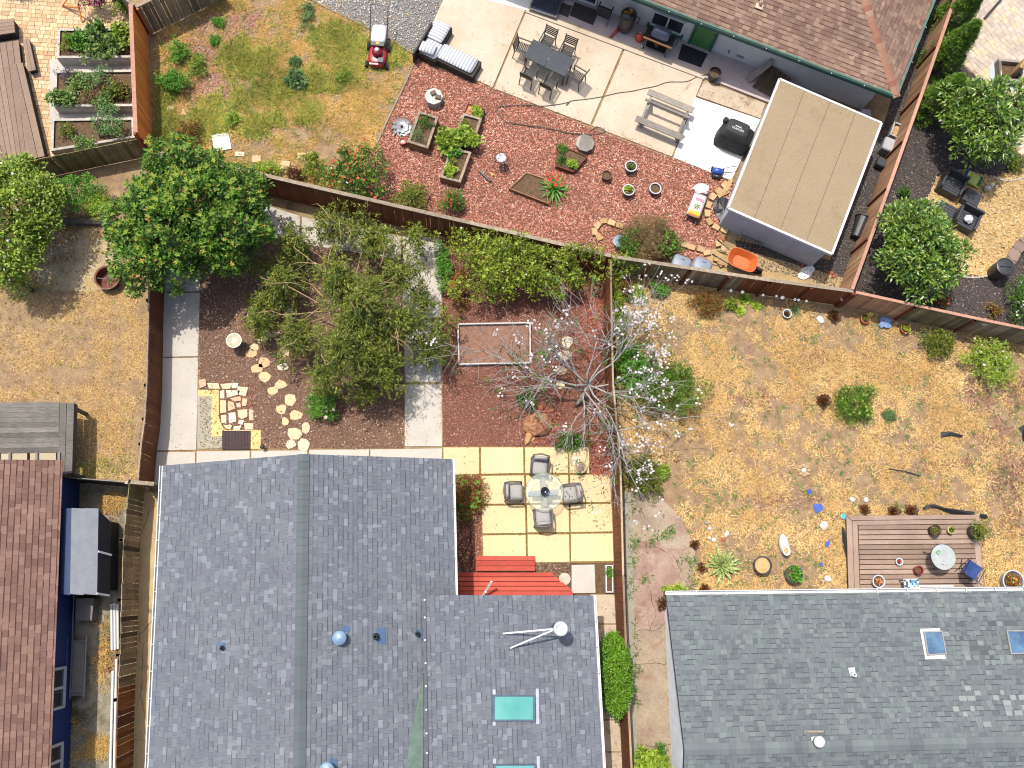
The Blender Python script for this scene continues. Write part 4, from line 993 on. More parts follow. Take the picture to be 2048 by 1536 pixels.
tp = MB().cyl(on_wall(ws(1447, 124), .5, .0), on_wall(ws(1447, 124), .5, .12), .03).build('tap', MT['steel'], h4, True)
# pale roof vent near the top edge
fT = (Vector(c0), d1, n1, Vector((0, 0, 1)) - n1*SL)
fT = (fT[0], fT[1], fT[2], fT[3].normalized())
q = on(fT, 1518, 14)
rv = MB().box((0, 0, .03), (.28, .2, .03), 0).build('vent_plate', mat('tan_metal', C(226, 200, 176), .6, 4), h4, True, loc=q, rz=atan2(d1.y, d1.x))
MB().lathe([(.05, .04), (.05, .25), (.035, .25), (.035, .1)], 12).build('vent_pipe', MATS['tan_metal'], h4, True, loc=q+Vector((.02, .06, 0)), smooth=True)

# the shed
shed = thing('shed', 'white garden shed with a flat tan roof and white trim', 'shed', P(1600, 360))
SZ = 1.75
sc_ = [P(1559, 158, SZ), P(1763, 246, SZ), P(1664, 508, SZ), P(1456, 416, SZ)]
MB().prism(sc_, SZ-.09, SZ-.018).build('roof_deck', mat('seam_brown', C(104, 88, 70), .95, 6), shed, True)
for i in range(4):
    p0 = sc_[0].lerp(sc_[1], i/4); p1 = sc_[0].lerp(sc_[1], (i+1)/4); p2_ = sc_[3].lerp(sc_[2], (i+1)/4); p3_ = sc_[3].lerp(sc_[2], i/4)
    MB().prism(inset_poly(xy([p0, p1, p2_, p3_]), .007), SZ-.02, SZ+.004*(i % 2)).build('roof_sheet', mat('tan_felt', [C(166, 146, 116), C(176, 156, 126)], .95, .9, 7, .25, bump=.2, bscale=150, fine=.08, stains=C(158, 138, 108), stain_scale=.8, stain_at=.58), shed, True)
for i in range(4):
    a, b = sc_[i], sc_[(i+1) % 4]; MB().beam(a+Vector((0, 0, -.04)), b+Vector((0, 0, -.04)), .08, .12).build('trim', MT['whitepaint'], shed, True)
sw = inset_poly(xy(sc_), .12)
MB().prism(sw, 0, SZ-.09).build('wall', mat('shed_white', [C(206, 212, 220), C(226, 230, 236)], .8, 2, bump=.1, fine=.03), shed, True)
a, b = Vector(sw[3]), Vector(sw[2]); d = (b-a)
for f in (.22, .45, .7): q = a+d*f; MB().box((q.x, q.y, (SZ-.1)/2), (.03, .03, SZ-.12)).build('batten', MATS['shed_white'], shed, True)
# ------------------------------------------------------------------ trees and shrubs
LF = dict(thin=.3, grain=0, rough=.55, spec=.35, tint=((1.0, .98, .9), (1.75, 1.65, 1.45)))
MT['l_dark'] = matr('leaf_dark_green', [C(42, 76, 22), C(72, 116, 34), C(104, 150, 44), C(56, 94, 28)], var=.3, scale=.9, **LF)
MT['l_tip'] = matr('leaf_young_tip', [(0, C(86, 130, 34)), (.4, C(130, 166, 48)), (.8, C(166, 188, 62)), (.91, C(190, 172, 62)), (.97, C(214, 140, 60)), (1, C(220, 116, 52))], var=.15, scale=.9, **{**LF, 'tint': ((1, 1, 1), (1.25, 1.25, 1.2))})
MT['l_olive'] = matr('leaf_olive', [C(62, 82, 26, 1.9), C(98, 118, 36, 1.9), C(130, 142, 50, 1.9), C(78, 98, 30, 1.9), C(166, 168, 68, 1.9)], var=.35, scale=.7, **LF)
MT['l_yellow'] = matr('leaf_yellow_green', [C(86, 112, 28), C(126, 150, 40), C(158, 174, 52), C(72, 98, 28), C(180, 186, 70)], var=.35, scale=.8, **LF)
MT['l_fresh'] = matr('leaf_fresh_green', [C(60, 118, 34), C(92, 154, 50), C(122, 178, 66), C(76, 136, 40)], var=.25, scale=1, **LF)
MT['l_pale'] = matr('leaf_pale_green', [C(86, 122, 38), C(130, 164, 56), C(166, 190, 76), C(104, 142, 46), C(190, 206, 104)], var=.25, scale=1, **LF)
MT['l_gloss'] = matr('leaf_glossy', [C(56, 92, 30), C(92, 134, 42), C(128, 162, 56), C(72, 112, 36), C(176, 190, 92)], var=.25, scale=1, thin=.2, grain=0, rough=.32, spec=.6, tint=((1.05, 1.05, 1), (1.7, 1.6, 1.4)))
MT['l_cypress'] = matr('leaf_cypress', [C(62, 102, 24), C(96, 140, 34), C(130, 168, 46), C(80, 122, 30), C(50, 84, 22)], var=.25, scale=1.5, **LF)
MT['l_hedge'] = matr('leaf_hedge', [C(66, 112, 24), C(98, 150, 34), C(130, 176, 50), C(80, 128, 28)], var=.2, scale=1.5, **LF)
MT['l_bluegreen'] = matr('leaf_blue_green', [C(76, 116, 66), C(108, 148, 90), C(140, 172, 112), C(90, 130, 76)], var=.25, scale=1, **LF)
MT['l_veg'] = matr('leaf_vegetable', [C(74, 112, 56), C(110, 148, 76), C(146, 174, 100), C(90, 128, 64), C(170, 186, 110)], var=.3, scale=1.2, **LF)
MT['l_lime'] = matr('leaf_lime', [C(122, 164, 44), C(158, 192, 62), C(184, 206, 84), C(104, 146, 40)], var=.2, scale=1.2, **LF)
MT['l_red'] = matr('leaf_red_green', [C(120, 66, 36), C(164, 92, 52), C(96, 110, 44), C(190, 124, 70), C(130, 140, 58), C(80, 92, 36)], var=.25, scale=1, **LF)
MT['l_maroon'] = matr('leaf_maroon', [C(62, 34, 20), C(98, 54, 30), C(84, 64, 30), C(132, 84, 44)], var=.2, scale=1, **LF)
MT['l_purple'] = matr('leaf_purple_grey', [C(92, 78, 92), C(122, 106, 118), C(74, 64, 72)], var=.2, scale=1, **LF)
MT['l_brown'] = matr('leaf_dry_brown', [C(124, 112, 70), C(150, 130, 88), C(104, 104, 56), C(170, 150, 108), C(132, 96, 78)], var=.25, scale=1, **LF)
MT['p_white'] = matr('petal_white', [C(240, 234, 236), C(250, 246, 246), C(244, 222, 228)], .6, .05, 2, grain=0, thin=.2)
MT['p_orange'] = matr('petal_orange', [C(226, 84, 44), C(240, 112, 62), C(214, 66, 44)], .6, .05, 2, grain=0, thin=.2)
MT['p_magenta'] = matr('petal_magenta', [C(196, 40, 130), C(224, 70, 160), C(170, 30, 110)], .6, .1, 2, grain=0, thin=.2)
MT['p_red'] = matr('petal_red', [C(206, 44, 34), C(226, 72, 48)], .6, .05, 2, grain=0)
MT['p_pink'] = matr('petal_pink', [C(236, 196, 200), C(244, 216, 212)], .6, .05, 2, grain=0)
MT['p_purple'] = matr('petal_purple', [C(150, 120, 214)], .6, .05, 2, grain=0)
MT['p_yellow'] = matr('petal_yellow', [C(236, 200, 60), C(240, 170, 60)], .6, .05, 2, grain=0)

def crown_at(px, py, z): q = P(px, py, z); return (q.x, q.y)
plant('round_tree', 'large rounded tree with dark leaves and orange tipped shoots', 'tree', crown_at(374, 430, 2.6), 2.5, 2.35, 4.1, MT['l_dark'], z0=.5, nc=760, nl=34, cr=.23, L=.13, W=.075, seed=101, shell=(.55, 1.04), low=-.2, tips=(MT['l_tip'], 1250, .115), trunk=MT['bark'], tr=.14, nlimb=26, leaf='crown', stem='trunk', lump=.22)
# airy tree: drooping sprays of narrow leaves on tan limbs
def airy_tree():
    r = np.random.default_rng(77); c = crown_at(690, 596, 2.2)
    t = thing('feathery_tree', 'wide airy tree with drooping olive leaves and bare tan twigs', 'tree', (c[0], c[1], 0))
    cc = []                                         # the crown is a loose gathering of sprays with openings between them
    spots = [(575, 478, 52, 1.6), (655, 438, 44, 2.0), (742, 468, 52, 2.4), (800, 545, 52, 2.6), (556, 556, 44, 2.0), (668, 545, 56, 3.4), (722, 600, 72, 3.8), (806, 640, 60, 2.8), (864, 690, 36, 1.8), (588, 662, 40, 2.2), (690, 690, 74, 3.4), (766, 722, 52, 2.6), (640, 742, 40, 2.2), (530, 600, 30, 1.6), (516, 640, 26, 1.5), (700, 398, 26, 1.4), (826, 462, 20, 1.8), (884, 640, 24, 1.6), (505, 520, 32, 1.6), (724, 772, 36, 1.8), (642, 790, 22, 1.3), (505, 668, 18, 1.3), (850, 600, 26, 2.0), (815, 395, 22, 1.7)]
    w_ = np.array([q[2]**2 for q in spots], float); w_ /= w_.sum()
    while len(cc) < 430:
        px, py, rr, zz = spots[int(r.choice(len(spots), p=w_))]; q = abs(r.normal(0, .55)); a = r.uniform(0, 2*pi)
        if q > 1.25: continue
        p_ = P(px+rr*q*cos(a), py+rr*q*sin(a), zz); cc.append((p_.x-c[0], p_.y-c[1], zz*(1-.2*q)+r.normal(0, .25)-r.uniform(0, .7)))
    cc = np.array(cc)
    n = 105*len(cc); ci = np.repeat(np.arange(len(cc)), 105)
    # sprays: points along short arcs that fall outwards
    az = r.uniform(0, 2*pi, len(cc)*7).reshape(len(cc), 7)
    sp = r.integers(0, 7, n); aa = az[ci, sp]; tt = r.uniform(0, 1, n)**.8; ln = r.uniform(.25, .6, (len(cc), 7))[ci, sp]
    Cn = cc[ci] + np.stack([np.cos(aa)*tt*ln, np.sin(aa)*tt*ln, -.35*tt*tt*ln*2+.12*tt], 1) + r.normal(0, .035, (n, 3))
    D = np.stack([np.cos(aa), np.sin(aa), -.5*np.ones(n)], 1)+r.normal(0, .55, (n, 3)); N = r.normal(0, .45, (n, 3)); N[:, 2] += 1
    V, F = leaf_geo(Cn, D, N, r.uniform(.08, .17, n), r.uniform(.026, .05, n))
    piece('crown', np_mesh('crown', V, F, MT['l_olive']), t)
    limbs((0, 0, 0), (.1, -.1, 1.9), cc, r, 18, .075, bend=.02, wig=.05).build('trunk', MT['tanbark'], t, smooth=True)
    for i in range(18):                             # bare twigs poking above the leaves
        mb = MB()
        a = r.uniform(0, 2*pi); q = r.uniform(.2, .85)*2.9; p0 = Vector((q*cos(a), q*sin(a), 2.2+1.6*(1-(q/3)**2))); b = a+r.normal(0, .7); L = r.uniform(.5, 1.3)
        pts = [p0 + Vector((cos(b)*L*s, sin(b)*L*s, .25*sin(pi*s)-.12*s))+Vector(r.normal(0, .03, 3)) for s in (0, .25, .5, .75, 1)]
        mb.tube(pts, .018, 5, r1=.006)
        if r.uniform() < .6: mb.tube([pts[2], pts[2]+Vector((cos(b+.7), sin(b+.7), .1))*L*.35], .01, 4, r1=.004)
        mb.build('twig', MT['tanbark'], t, smooth=True)
airy_tree()
plant('broad_shrub', 'broad yellow green shrub pressed against the back fence', 'shrub', crown_at(1045, 535, 1.1), 2.45, 1.25, 2.1, MT['l_yellow'], nc=330, nl=46, cr=.22, L=.1, W=.045, seed=103, lump=.5, tips=(MT['l_lime'], 130, .09), shell=(.5, 1.08), flowers=[(MT['p_white'], 40, .07)], nlimb=14, tr=.07, low=-.25)
# bare grey tree with white blossom
def blossom_tree():
    r = np.random.default_rng(6); b = P(1152, 812, 0)
    t = thing('blossom_tree', 'bare grey branched tree with clusters of white blossom', 'tree', (b.x, b.y, 0))
    mb = MB(); ends = []
    def grow(p, d, L, rad_, depth):
        pts = [p]; q = p.copy(); dd = d.copy(); n = 4
        for i in range(n):
            dd = (dd + Vector(r.normal(0, .16, 3)) + Vector((0, 0, .03))).normalized(); q = q + dd*L/n; pts.append(q.copy())
        mb.tube(pts, rad_, 5 if depth else 8, r1=rad_*.55)
        if depth >= 4: ends.append((q, dd)); return
        for i in range(int(r.integers(3, 6)) if depth else 12):
            k = r.uniform(.35, 1); s = pts[min(n, int(k*n+.5))]
            if depth == 0:
                a = 2*pi*i/12 + r.uniform(-.3, .3); nd = Vector((cos(a)-.12, sin(a)-.05, r.uniform(.15, .7))); s = pts[-1] if i % 2 else pts[-2]; nl = r.uniform(1.35, 2.3)
            else:
                nd = dd + Vector(r.normal(0, .62, 3)); nd.z = nd.z*.6; nl = L*r.uniform(.55, .85)
            grow(s, nd.normalized(), nl, rad_*(.56 if depth else .5), depth+1)
            if depth > 1 and r.uniform() < .35: ends.append((s, nd.normalized()))
    grow(Vector((0, 0, 0)), Vector((.05, 0, 1)), 1.1, .075, 0)
    mb.build('trunk', MT['greybark'], t, smooth=True)
    E_ = np.array([e[0] for e in ends])
    k = np.array([(.5 if e[0].x > 1.6 else .06) > r.uniform() for e in ends])
    pts = E_[k]; pts = np.repeat(pts, 4, 0) + r.normal(0, .07, (len(pts)*4, 3))
    V, F = flower_geo(pts, .085, r); piece('blossom', np_mesh('blossom', V, F, MT['p_white']), t)
    k2 = r.uniform(0, 1, len(ends)) < .16
    lp = np.repeat(E_[k2], 9, 0) + r.normal(0, .09, (k2.sum()*9, 3)); n = len(lp)
    N = r.normal(0, .4, (n, 3)); N[:, 2] += 1
    V, F = leaf_geo(lp, r.normal(0, 1, (n, 3)), N, r.uniform(.06, .12, n), .045); piece('leaves', np_mesh('leaves', V, F, MT['l_dark']), t)
blossom_tree()
plant('flowering_tree', 'pale green tree with small white flowers at the left edge', 'tree', crown_at(8, 425, 2.2), 1.6, 2.0, 3.2, MT['l_pale'], z0=.4, nc=440, nl=50, cr=.27, L=.12, W=.065, seed=105, flowers=[(MT['p_white'], 90, .09)], trunk=MT['bark'], tr=.09, leaf='crown', stem='trunk', shell=(.65, 1.02))
plant('magnolia_tree', 'glossy magnolia growing beside the pale paved terrace', 'tree', crown_at(1968, 236, 1.9), 1.45, 1.6, 3.2, MT['l_gloss'], z0=.5, nc=230, nl=40, cr=.25, L=.2, W=.075, seed=106, group='magnolia trees', trunk=MT['bark'], tr=.07, leaf='crown', stem='trunk', up=.8, flowers=[(MT['p_white'], 9, .16)], shell=(.5, 1.05))
plant('magnolia_tree', 'glossy magnolia beside the black garden furniture', 'tree', crown_at(1838, 500, 1.8), 1.38, 1.62, 3.0, MT['l_gloss'], z0=.5, nc=240, nl=40, cr=.25, L=.19, W=.075, seed=107, group='magnolia trees', trunk=MT['bark'], tr=.07, leaf='crown', stem='trunk', up=.8, shell=(.5, 1.05))
for i, (bx, by, w) in enumerate(((1853, 224, 'nearest the dark bark bed'), (1872, 136, 'second up from the bark bed'), (1888, 55, 'third up from the bark bed'), (1905, -22, 'at the top edge of the picture'))):
    plant('cypress', 'pointed green cypress along the cedar fence, '+w, 'tree', P(bx, by), .86, .8, 2.9 if i else 2.5, MT['l_cypress'], z0=.05, nc=330, nl=44, cr=.13, L=.075, W=.035, seed=110+i, group='row of cypresses', trunk=MT['bark'], tr=.05, leaf='crown', stem='trunk', shape='cone', up=.7, lump=.12, nlimb=6)
plant('potted_tree', 'small leafy tree casting its shadow on the paver patio', 'tree', P(20, -48), .55, .5, 2.6, MT['l_pale'], z0=1.2, nc=60, nl=36, cr=.2, L=.1, W=.05, seed=119, leaf='crown', stem='trunk', tr=.04)

def bushes(rows, cat='shrub'):
    for i, (nm, lb, px, py, rx, ry, h, mt_, kw) in enumerate(rows):
        k = dict(nc=int(max(14, 150*rx*ry**.5)), nl=32, cr=.14 if rx > .4 else .1, L=.08, W=.04, seed=200+i+len(lb), nlimb=5, tr=.02, shell=(.35, 1.0)); k.update(kw)
        plant(nm, lb, cat, crown_at(px, py, h*.5), rx*1.12, ry*1.12, h*1.1, mt_, **k)
bushes([
 ('flowering_shrub', 'green shrub covered in orange flowers behind the brown fence', 712, 352, 1.12, 1.0, 1.6, MT['l_dark'], dict(nc=170, nl=40, cr=.2, flowers=[(MT['p_orange'], 90, .11), (MT['p_purple'], 4, .1)], tips=(MT['l_yellow'], 120, .08))),
 ('shrub', 'olive shrub between the orange flowered shrub and the mulch', 822, 396, .58, .5, .9, MT['l_olive'], {}),
 ('flowering_shrub', 'small green shrub with red flowers near the end of the fence', 906, 408, .42, .42, .7, MT['l_dark'], dict(flowers=[(MT['p_red'], 9, .1), (MT['p_orange'], 6, .1)])),
 ('shrub', 'yellow green upright shrub beside the stepping stones', 622, 330, .34, .42, .8, MT['l_yellow'], {}),
 ('shrub', 'low yellow plant with red blooms at the fence', 534, 340, .5, .26, .4, MT['l_lime'], dict(flowers=[(MT['p_red'], 14, .08)])),
 ('shrub', 'dark maroon plant between the two yellow shrubs', 590, 350, .3, .26, .4, MT['l_maroon'], {}),
 ('shrub', 'upper green bush beside the orange fence', 360, 104, .36, .42, .6, MT['l_fresh'], {}),
 ('shrub', 'lower and larger green bush beside the orange fence', 350, 163, .52, .48, .7, MT['l_fresh'], dict(nc=60)),
 ('shrub', 'light green weedy clump beside the two green bushes', 394, 132, .34, .4, .35, MT['l_pale'], {}),
 ('shrub', 'reddish dry bush above the white board', 378, 266, .42, .46, .5, MT['l_red'], {}),
 ('weed', 'blue green broadleaf weed in the middle of the lawn', 590, 162, .34, .36, .3, MT['l_bluegreen'], dict(L=.14, W=.08, nc=22)),
 ('weed', 'small blue green weed above the broadleaf weed', 592, 122, .22, .2, .25, MT['l_bluegreen'], {}),
 ('weed', 'dark green weed near the top of the dry lawn', 613, 30, .24, .5, .3, MT['l_bluegreen'], {}),
 ('weed', 'bright lime weed left of the white flowers', 468, 236, .24, .3, .25, MT['l_lime'], {}),
 ('weed', 'pale speckled weed between the tall grass and the mower', 690, 152, .24, .22, .25, MT['l_pale'], {}),
 ('weed', 'small green tuft by the top left grey fence', 440, 45, .16, .16, .2, MT['l_fresh'], {}),
 ('weed', 'small green tuft beside the bare earth at the fence corner', 432, 80, .18, .16, .2, MT['l_fresh'], {}),
 ('shrub', 'green leafy shrub below the mossy fence', 150, 386, 1.0, .62, .9, MT['l_fresh'], dict(nc=90)),
 ('shrub', 'yellow green shrub between the leafy shrub and the rounded tree', 192, 412, .5, .42, .6, MT['l_lime'], {}),
 ('rose_bush', 'green rose bush with pink blooms beside the flagstones', 645, 812, .5, .55, .8, MT['l_fresh'], dict(nc=60, flowers=[(MT['p_pink'], 6, .12)])),
 ('shrub', 'bright green trailing plant at the edge of the cross walk', 886, 532, .26, .95, .5, MT['l_fresh'], dict(nc=50)),
 ('shrub', 'red tinged plant between the trailing plant and the broad shrub', 918, 578, .36, .8, .5, MT['l_red'], {}),
 ('shrub', 'bright green rounded shrub against the brown fence under white blossom', 1262, 733, .72, .98, 1.1, MT['l_fresh'], dict(nc=110, nl=36)),
 ('shrub', 'dark green feathery shrub on the dry yard side', 1345, 775, 1.05, .98, 1.2, MT['l_cypress'], dict(nc=170, nl=40, L=.1, W=.025)),
 ('shrub', 'yellow green climbing plant in the corner of the dry yard', 1236, 625, .22, 1.1, .8, MT['l_yellow'], dict(nc=60)),
 ('shrub', 'red and green plant at the corner of the two fences', 1248, 580, .36, .3, .6, MT['l_red'], {}),
 ('shrub', 'lime green plant below the weathered fence', 1272, 588, .36, .26, .4, MT['l_lime'], {}),
 ('shrub', 'fresh green sprig below the weathered fence', 1318, 580, .3, .26, .5, MT['l_fresh'], {}),
 ('shrub', 'red green succulent shrub below the round ornaments', 1414, 606, .55, .44, .4, MT['l_red'], dict(nc=60)),
 ('shrub', 'low green plant between the red shrub and the rosettes', 1462, 606, .22, .2, .35, MT['l_yellow'], {}),
 ('shrub', 'grey brown dry bush beside the stone edging', 1292, 478, .85, .85, .9, MT['l_brown'], dict(nc=130, nl=40, L=.12, W=.02)),
 ('shrub', 'dark green shrub right of the dry bush', 1338, 487, .42, .52, .8, MT['l_dark'], dict(tips=(MT['l_fresh'], 20, .08))),
 ('shrub', 'dark green shrub between the blue dish and the dry bush', 1258, 492, .42, .5, .8, MT['l_dark'], {}),
 ('shrub', 'spreading juniper in the middle of the dry yard', 1708, 808, .74, .68, .5, MT['l_cypress'], dict(nc=100, L=.1, W=.03, tips=(MT['l_pale'], 40, .07))),
 ('shrub', 'clipped olive green round bush near the grey fence', 1875, 686, .62, .44, .7, MT['l_olive'], dict(nc=70)),
 ('shrub', 'lime green bush with scattered white flowers at the right', 1980, 722, .95, .82, .9, MT['l_lime'], dict(nc=110, nl=36, flowers=[(MT['p_white'], 16, .09)])),
 ('shrub', 'small teal tuft right of the spreading juniper', 1779, 830, .16, .18, .25, MT['l_bluegreen'], {}),
 ('shrub', 'white flowered shrub at the right picture edge', 2045, 600, .6, .8, .8, MT['l_dark'], dict(flowers=[(MT['p_white'], 30, .09)], nc=60)),
 ('shrub', 'orange brown succulent on the dark bark', 1986, 622, .2, .24, .3, MT['l_red'], {}),
 ('shrub', 'small red and green plant under the lower magnolia', 1884, 600, .24, .2, .3, MT['l_red'], dict(flowers=[(MT['p_red'], 6, .08)])),
 ('shrub', 'olive shrub at the foot of the pale terrace', 2030, 328, .32, .34, .45, MT['l_olive'], {}),
 ('shrub', 'small dark shrub under the upper magnolia', 1992, 282, .28, .26, .35, MT['l_dark'], {}),
 ('shrub', 'tiny green plant beside the cedar fence', 1805, 385, .22, .2, .3, MT['l_dark'], {}),
 ('shrub', 'reddish green shrub beside the grey roof and terrace', 938, 995, .5, .85, .55, MT['l_red'], dict(nc=80, tips=(MT['l_fresh'], 24, .08))),
 ('shrub', 'olive shrub under the blossoms at the brown fence', 1285, 955, .62, .72, .8, MT['l_olive'], dict(nc=90, flowers=[(MT['p_white'], 10, .08)])),
 ('shrub', 'yellow leafed sapling under the blossoms', 1318, 945, .3, .28, .4, MT['l_lime'], {}),
 ('shrub', 'dark leafy plant at the foot of the blossoming tree', 1140, 882, .5, .28, .4, MT['l_dark'], {}),
 ('shrub', 'green plant in the bed under the bare branches', 1055, 800, .3, .3, .4, MT['l_dark'], {}),
 ('shrub', 'bright bush at the bottom edge beside the driveway', 1302, 1530, .58, .5, .9, MT['l_lime'], dict(L=.13, W=.06)),
 ('shrub', 'green sprout beside the lower end of the driveway', 1322, 1500, .14, .24, .5, MT['l_fresh'], {}),
 ('shrub', 'yellow green succulent at the corner of the green grey roof', 1350, 1183, .36, .2, .35, MT['l_lime'], {}),
 ('shrub', 'dark succulent beside the corner of the green grey roof', 1326, 1210, .16, .36, .3, MT['l_maroon'], {}),
 ('shrub', 'magenta flowering shrub above the raised beds', 190, 0, .55, .35, 1.0, MT['l_dark'], dict(flowers=[(MT['p_magenta'], 130, .1)], nc=40)),
 ('shrub', 'pale climbing shrub at the grey corner fence', 245, 12, .3, .36, .9, MT['l_pale'], {}),
])
plant('hedge', 'clipped bright green hedge squeezed between the wing roof and the fence', 'hedge', crown_at(1231, 1350, 1.3), .5, 1.2, 2.0, MT['l_hedge'], z0=.1, nc=420, nl=40, cr=.12, L=.08, W=.04, seed=300, shell=(.85, 1.0), low=-.5, lump=.05, up=.8, nlimb=8)
# low rosettes
for px, py, n, L, m_, lb in ((1646, 803, 22, .2, 'l_maroon', 'maroon rosette succulent left of the spreading juniper'), (1728, 1019, 16, .15, 'l_maroon', 'leftmost dark rosette behind the brown deck'), (1786, 1024, 18, .16, 'l_maroon', 'middle dark rosette behind the brown deck'), (1822, 1022, 18, .17, 'l_maroon', 'rightmost dark rosette behind the brown deck'),
        (1389, 1090, 14, .13, 'l_maroon', 'small dark rosette above the striped agave'), (1404, 1136, 16, .14, 'l_maroon', 'dark rosette touching the left of the striped agave'), (1408, 1178, 14, .14, 'l_maroon', 'dark rosette above the corner of the green grey roof'),
        (1668, 634, 20, .18, 'l_maroon', 'rusty rosette plant at the foot of the fence below the shed'), (1490, 600, 20, .17, 'l_lime', 'top left lime rosette below the weathered fence'), (1512, 612, 18, .15, 'l_lime', 'right lime rosette below the weathered fence'), (1478, 622, 20, .16, 'l_lime', 'lowest lime rosette below the weathered fence'),
        (1270, 598, 16, .14, 'l_lime', 'lime rosette in the corner by the fences'), (1138, 890, 18, .2, 'l_yellow', 'yellow green spiky rosette behind the paved terrace')):
    rosette('succulent', lb, 'succulent', P(px, py), n+8, L*1.7, L*1.15, MT[m_], seed=px, group='rosette succulents')
MT['agave'] = mat('agave_stripe', [C(206, 214, 130), C(122, 152, 78)], .5, 22, 1, .06, stretch=(1, 1, .2))
rosette('agave', 'big striped agave between the driveway and the blue pots', 'agave', P(1443, 1130), 40, .74, .13, MT['agave'], seed=5, lift=(.12, 1.2), curl=.1)
rosette('spiky_plant', 'silver green spiky plant at the fence below the shed', 'plant', P(1588, 622), 26, .42, .035, MT['l_bluegreen'], seed=6, lift=(.15, 1.3), curl=.22)
# ------------------------------------------------------------------ furniture and other things, patio at the top
def mpp(px, py, z=0): return (P(px+5, py, z)-P(px-5, py, z)).length/10
MT['stripe'] = None
def stripe_mat(name, a, b, n):
    if name in MATS: return MATS[name]
    m, nt, bs = _new(name); v = _coord(nt)
    w = nt.nodes.new('ShaderNodeTexWave'); w.wave_type = 'BANDS'; w.bands_direction = 'X'; w.inputs['Scale'].default_value = n; w.inputs['Distortion'].default_value = .15
    nt.links.new(v, w.inputs['Vector'])
    c_ = _ramp(nt, w.outputs['Fac'], [(0, a), (.55, a), (.66, b), (1, b)]); nt.links.new(c_, bs.inputs['Base Color']); bs.inputs['Roughness'].default_value = .9
    MATS[name] = m; return m
MT['stripe'] = stripe_mat('striped_fabric', C(240, 240, 240), C(176, 180, 188), 2.6)
def cushion(name, parent, c, d, mt, rz=0.0, puff=.25):
    """soft cushion with rounded rim"""
    x, y, z = d[0]/2, d[1]/2, d[2]/2; mb = MB(); n = 6; vv = []
    for j in range(n+1):
        for i in range(n+1):
            a = -1+2*i/n; b = -1+2*j/n; e = max(abs(a), abs(b)); k = z*(1-.75*max(0, e-.6)/.4*1) * (1+puff*(1-a*a)*(1-b*b))
            vv.append((a*x*(1-.04*abs(b)**4), b*y*(1-.04*abs(a)**4), k))
    m_ = len(vv); vv += [(p[0], p[1], -p[2]*.6) for p in vv]; ff = []
    for j in range(n):
        for i in range(n):
            o = j*(n+1)+i; ff += [(o, o+1, o+n+2, o+n+1), (m_+o, m_+o+n+1, m_+o+n+2, m_+o+1)]
    rim = [i for i in range(n+1)] + [(j+1)*(n+1)-1 for j in range(1, n+1)] + [n*(n+1)+i for i in range(n-1, -1, -1)] + [j*(n+1) for j in range(n-1, 0, -1)]
    for k in range(len(rim)): a, b = rim[k], rim[(k+1) % len(rim)]; ff.append((a, m_+a, m_+b, b))
    return mb.add(vv, ff).build(name, mt, parent, smooth=True, loc=c, rz=rz)
MT['wicker'] = mat('dark_wicker', [C(52, 46, 42), C(84, 76, 70)], .7, 60, 2, .2, bump=.6, bscale=90)
A0 = ang((1065, 97), (1146, 136))
so = thing('outdoor_sofa', 'dark wicker corner sofa with grey and white striped cushions', 'sofa', P(868, 118), A0)
RS = Matrix.Rotation(-A0, 3, 'Z')
def loc_in(o, px, py, z): q = P(px, py, z)-Vector(o.location); return Matrix.Rotation(-o.rotation_euler.z, 3, 'Z') @ q
def seat_box(px, py, w, d, h=.36, along=0.0):
    q = loc_in(so, px, py, h); MB().box((q.x, q.y, h/2), (w, d, h), along).build('base', MT['wicker'], so, bevel=.015); return q
q = seat_box(916, 122, 1.62, .74); cushion('seat_cushion', so, (q.x-.02, q.y+.02, .42), (1.45, .66, .16), MT['stripe'])
q = seat_box(863, 101, .74, .74); cushion('seat_cushion', so, (q.x, q.y, .42), (.68, .68, .14), MT['stripe']); cushion('pillow', so, (q.x-.08, q.y-.12, .56), (.6, .42, .18), MT['stripe'], .1)
q = seat_box(877, 66, .74, .84); cushion('seat_cushion', so, (q.x, q.y, .42), (.84, .68, .15), MT['stripe'], pi/2)
bq = loc_in(so, 845, 78, .6); MB().box((bq.x, bq.y, .3), (.07, 1.5, .6)).build('back', MT['wicker'], so, bevel=.01)

MT['tabletop'] = mat('grey_table_top', [C(46, 52, 60), C(66, 73, 82)], .55, 2.5, spec=.3, fine=.05, stretch=(1, 6, 1))
tb = thing('dining_table', 'charcoal dining table with two grey tops on the patio', 'table', P(1094, 139), A0)
for sx in (-.435, .435): MB().box((sx, 0, .715), (.85, .84, .03)).build('table_top', MT['tabletop'], tb, bevel=.006)
for sx in (-.8, .8):
    for sy in (-.34, .34): MB().box((sx, sy, .35), (.05, .05, .7)).build('leg', MT['darkmetal'], tb)
fr = MB()
for sy in (-.38, .38): fr.box((0, sy, .68), (1.66, .04, .05))
fr.build('frame', MT['darkmetal'], tb)
CHM = mat('charcoal_metal', C(36, 33, 31), .5, 6, spec=.4)
def slat_chair():
    t = thing('slatted_chair', 'x', 'chair')
    s_ = MB(); 
    for i in range(7): MB().box((0, -.2+.066*i, .43+.004*abs(i-3)), (.46, .05, .018)).build('seat_slat', CHM, t)
    for i in range(5): MB().box((0, -.25-.02*i, .56+.075*i), (.46, .02, .05)).build('back_slat', CHM, t)
    for sx in (-.24, .24):
        MB().tube([(sx, -.3, 0), (sx, -.24, .42), (sx, -.35, .9)], .02, 6).build('rear_leg', CHM, t)
        MB().tube([(sx, .25, 0), (sx, .24, .63)], .02, 6).build('front_leg', CHM, t)
        MB().beam((sx, -.28, .64), (sx, .28, .64), .045, .02).build('armrest', CHM, t)
    return t
ch0 = slat_chair(); first = [True]
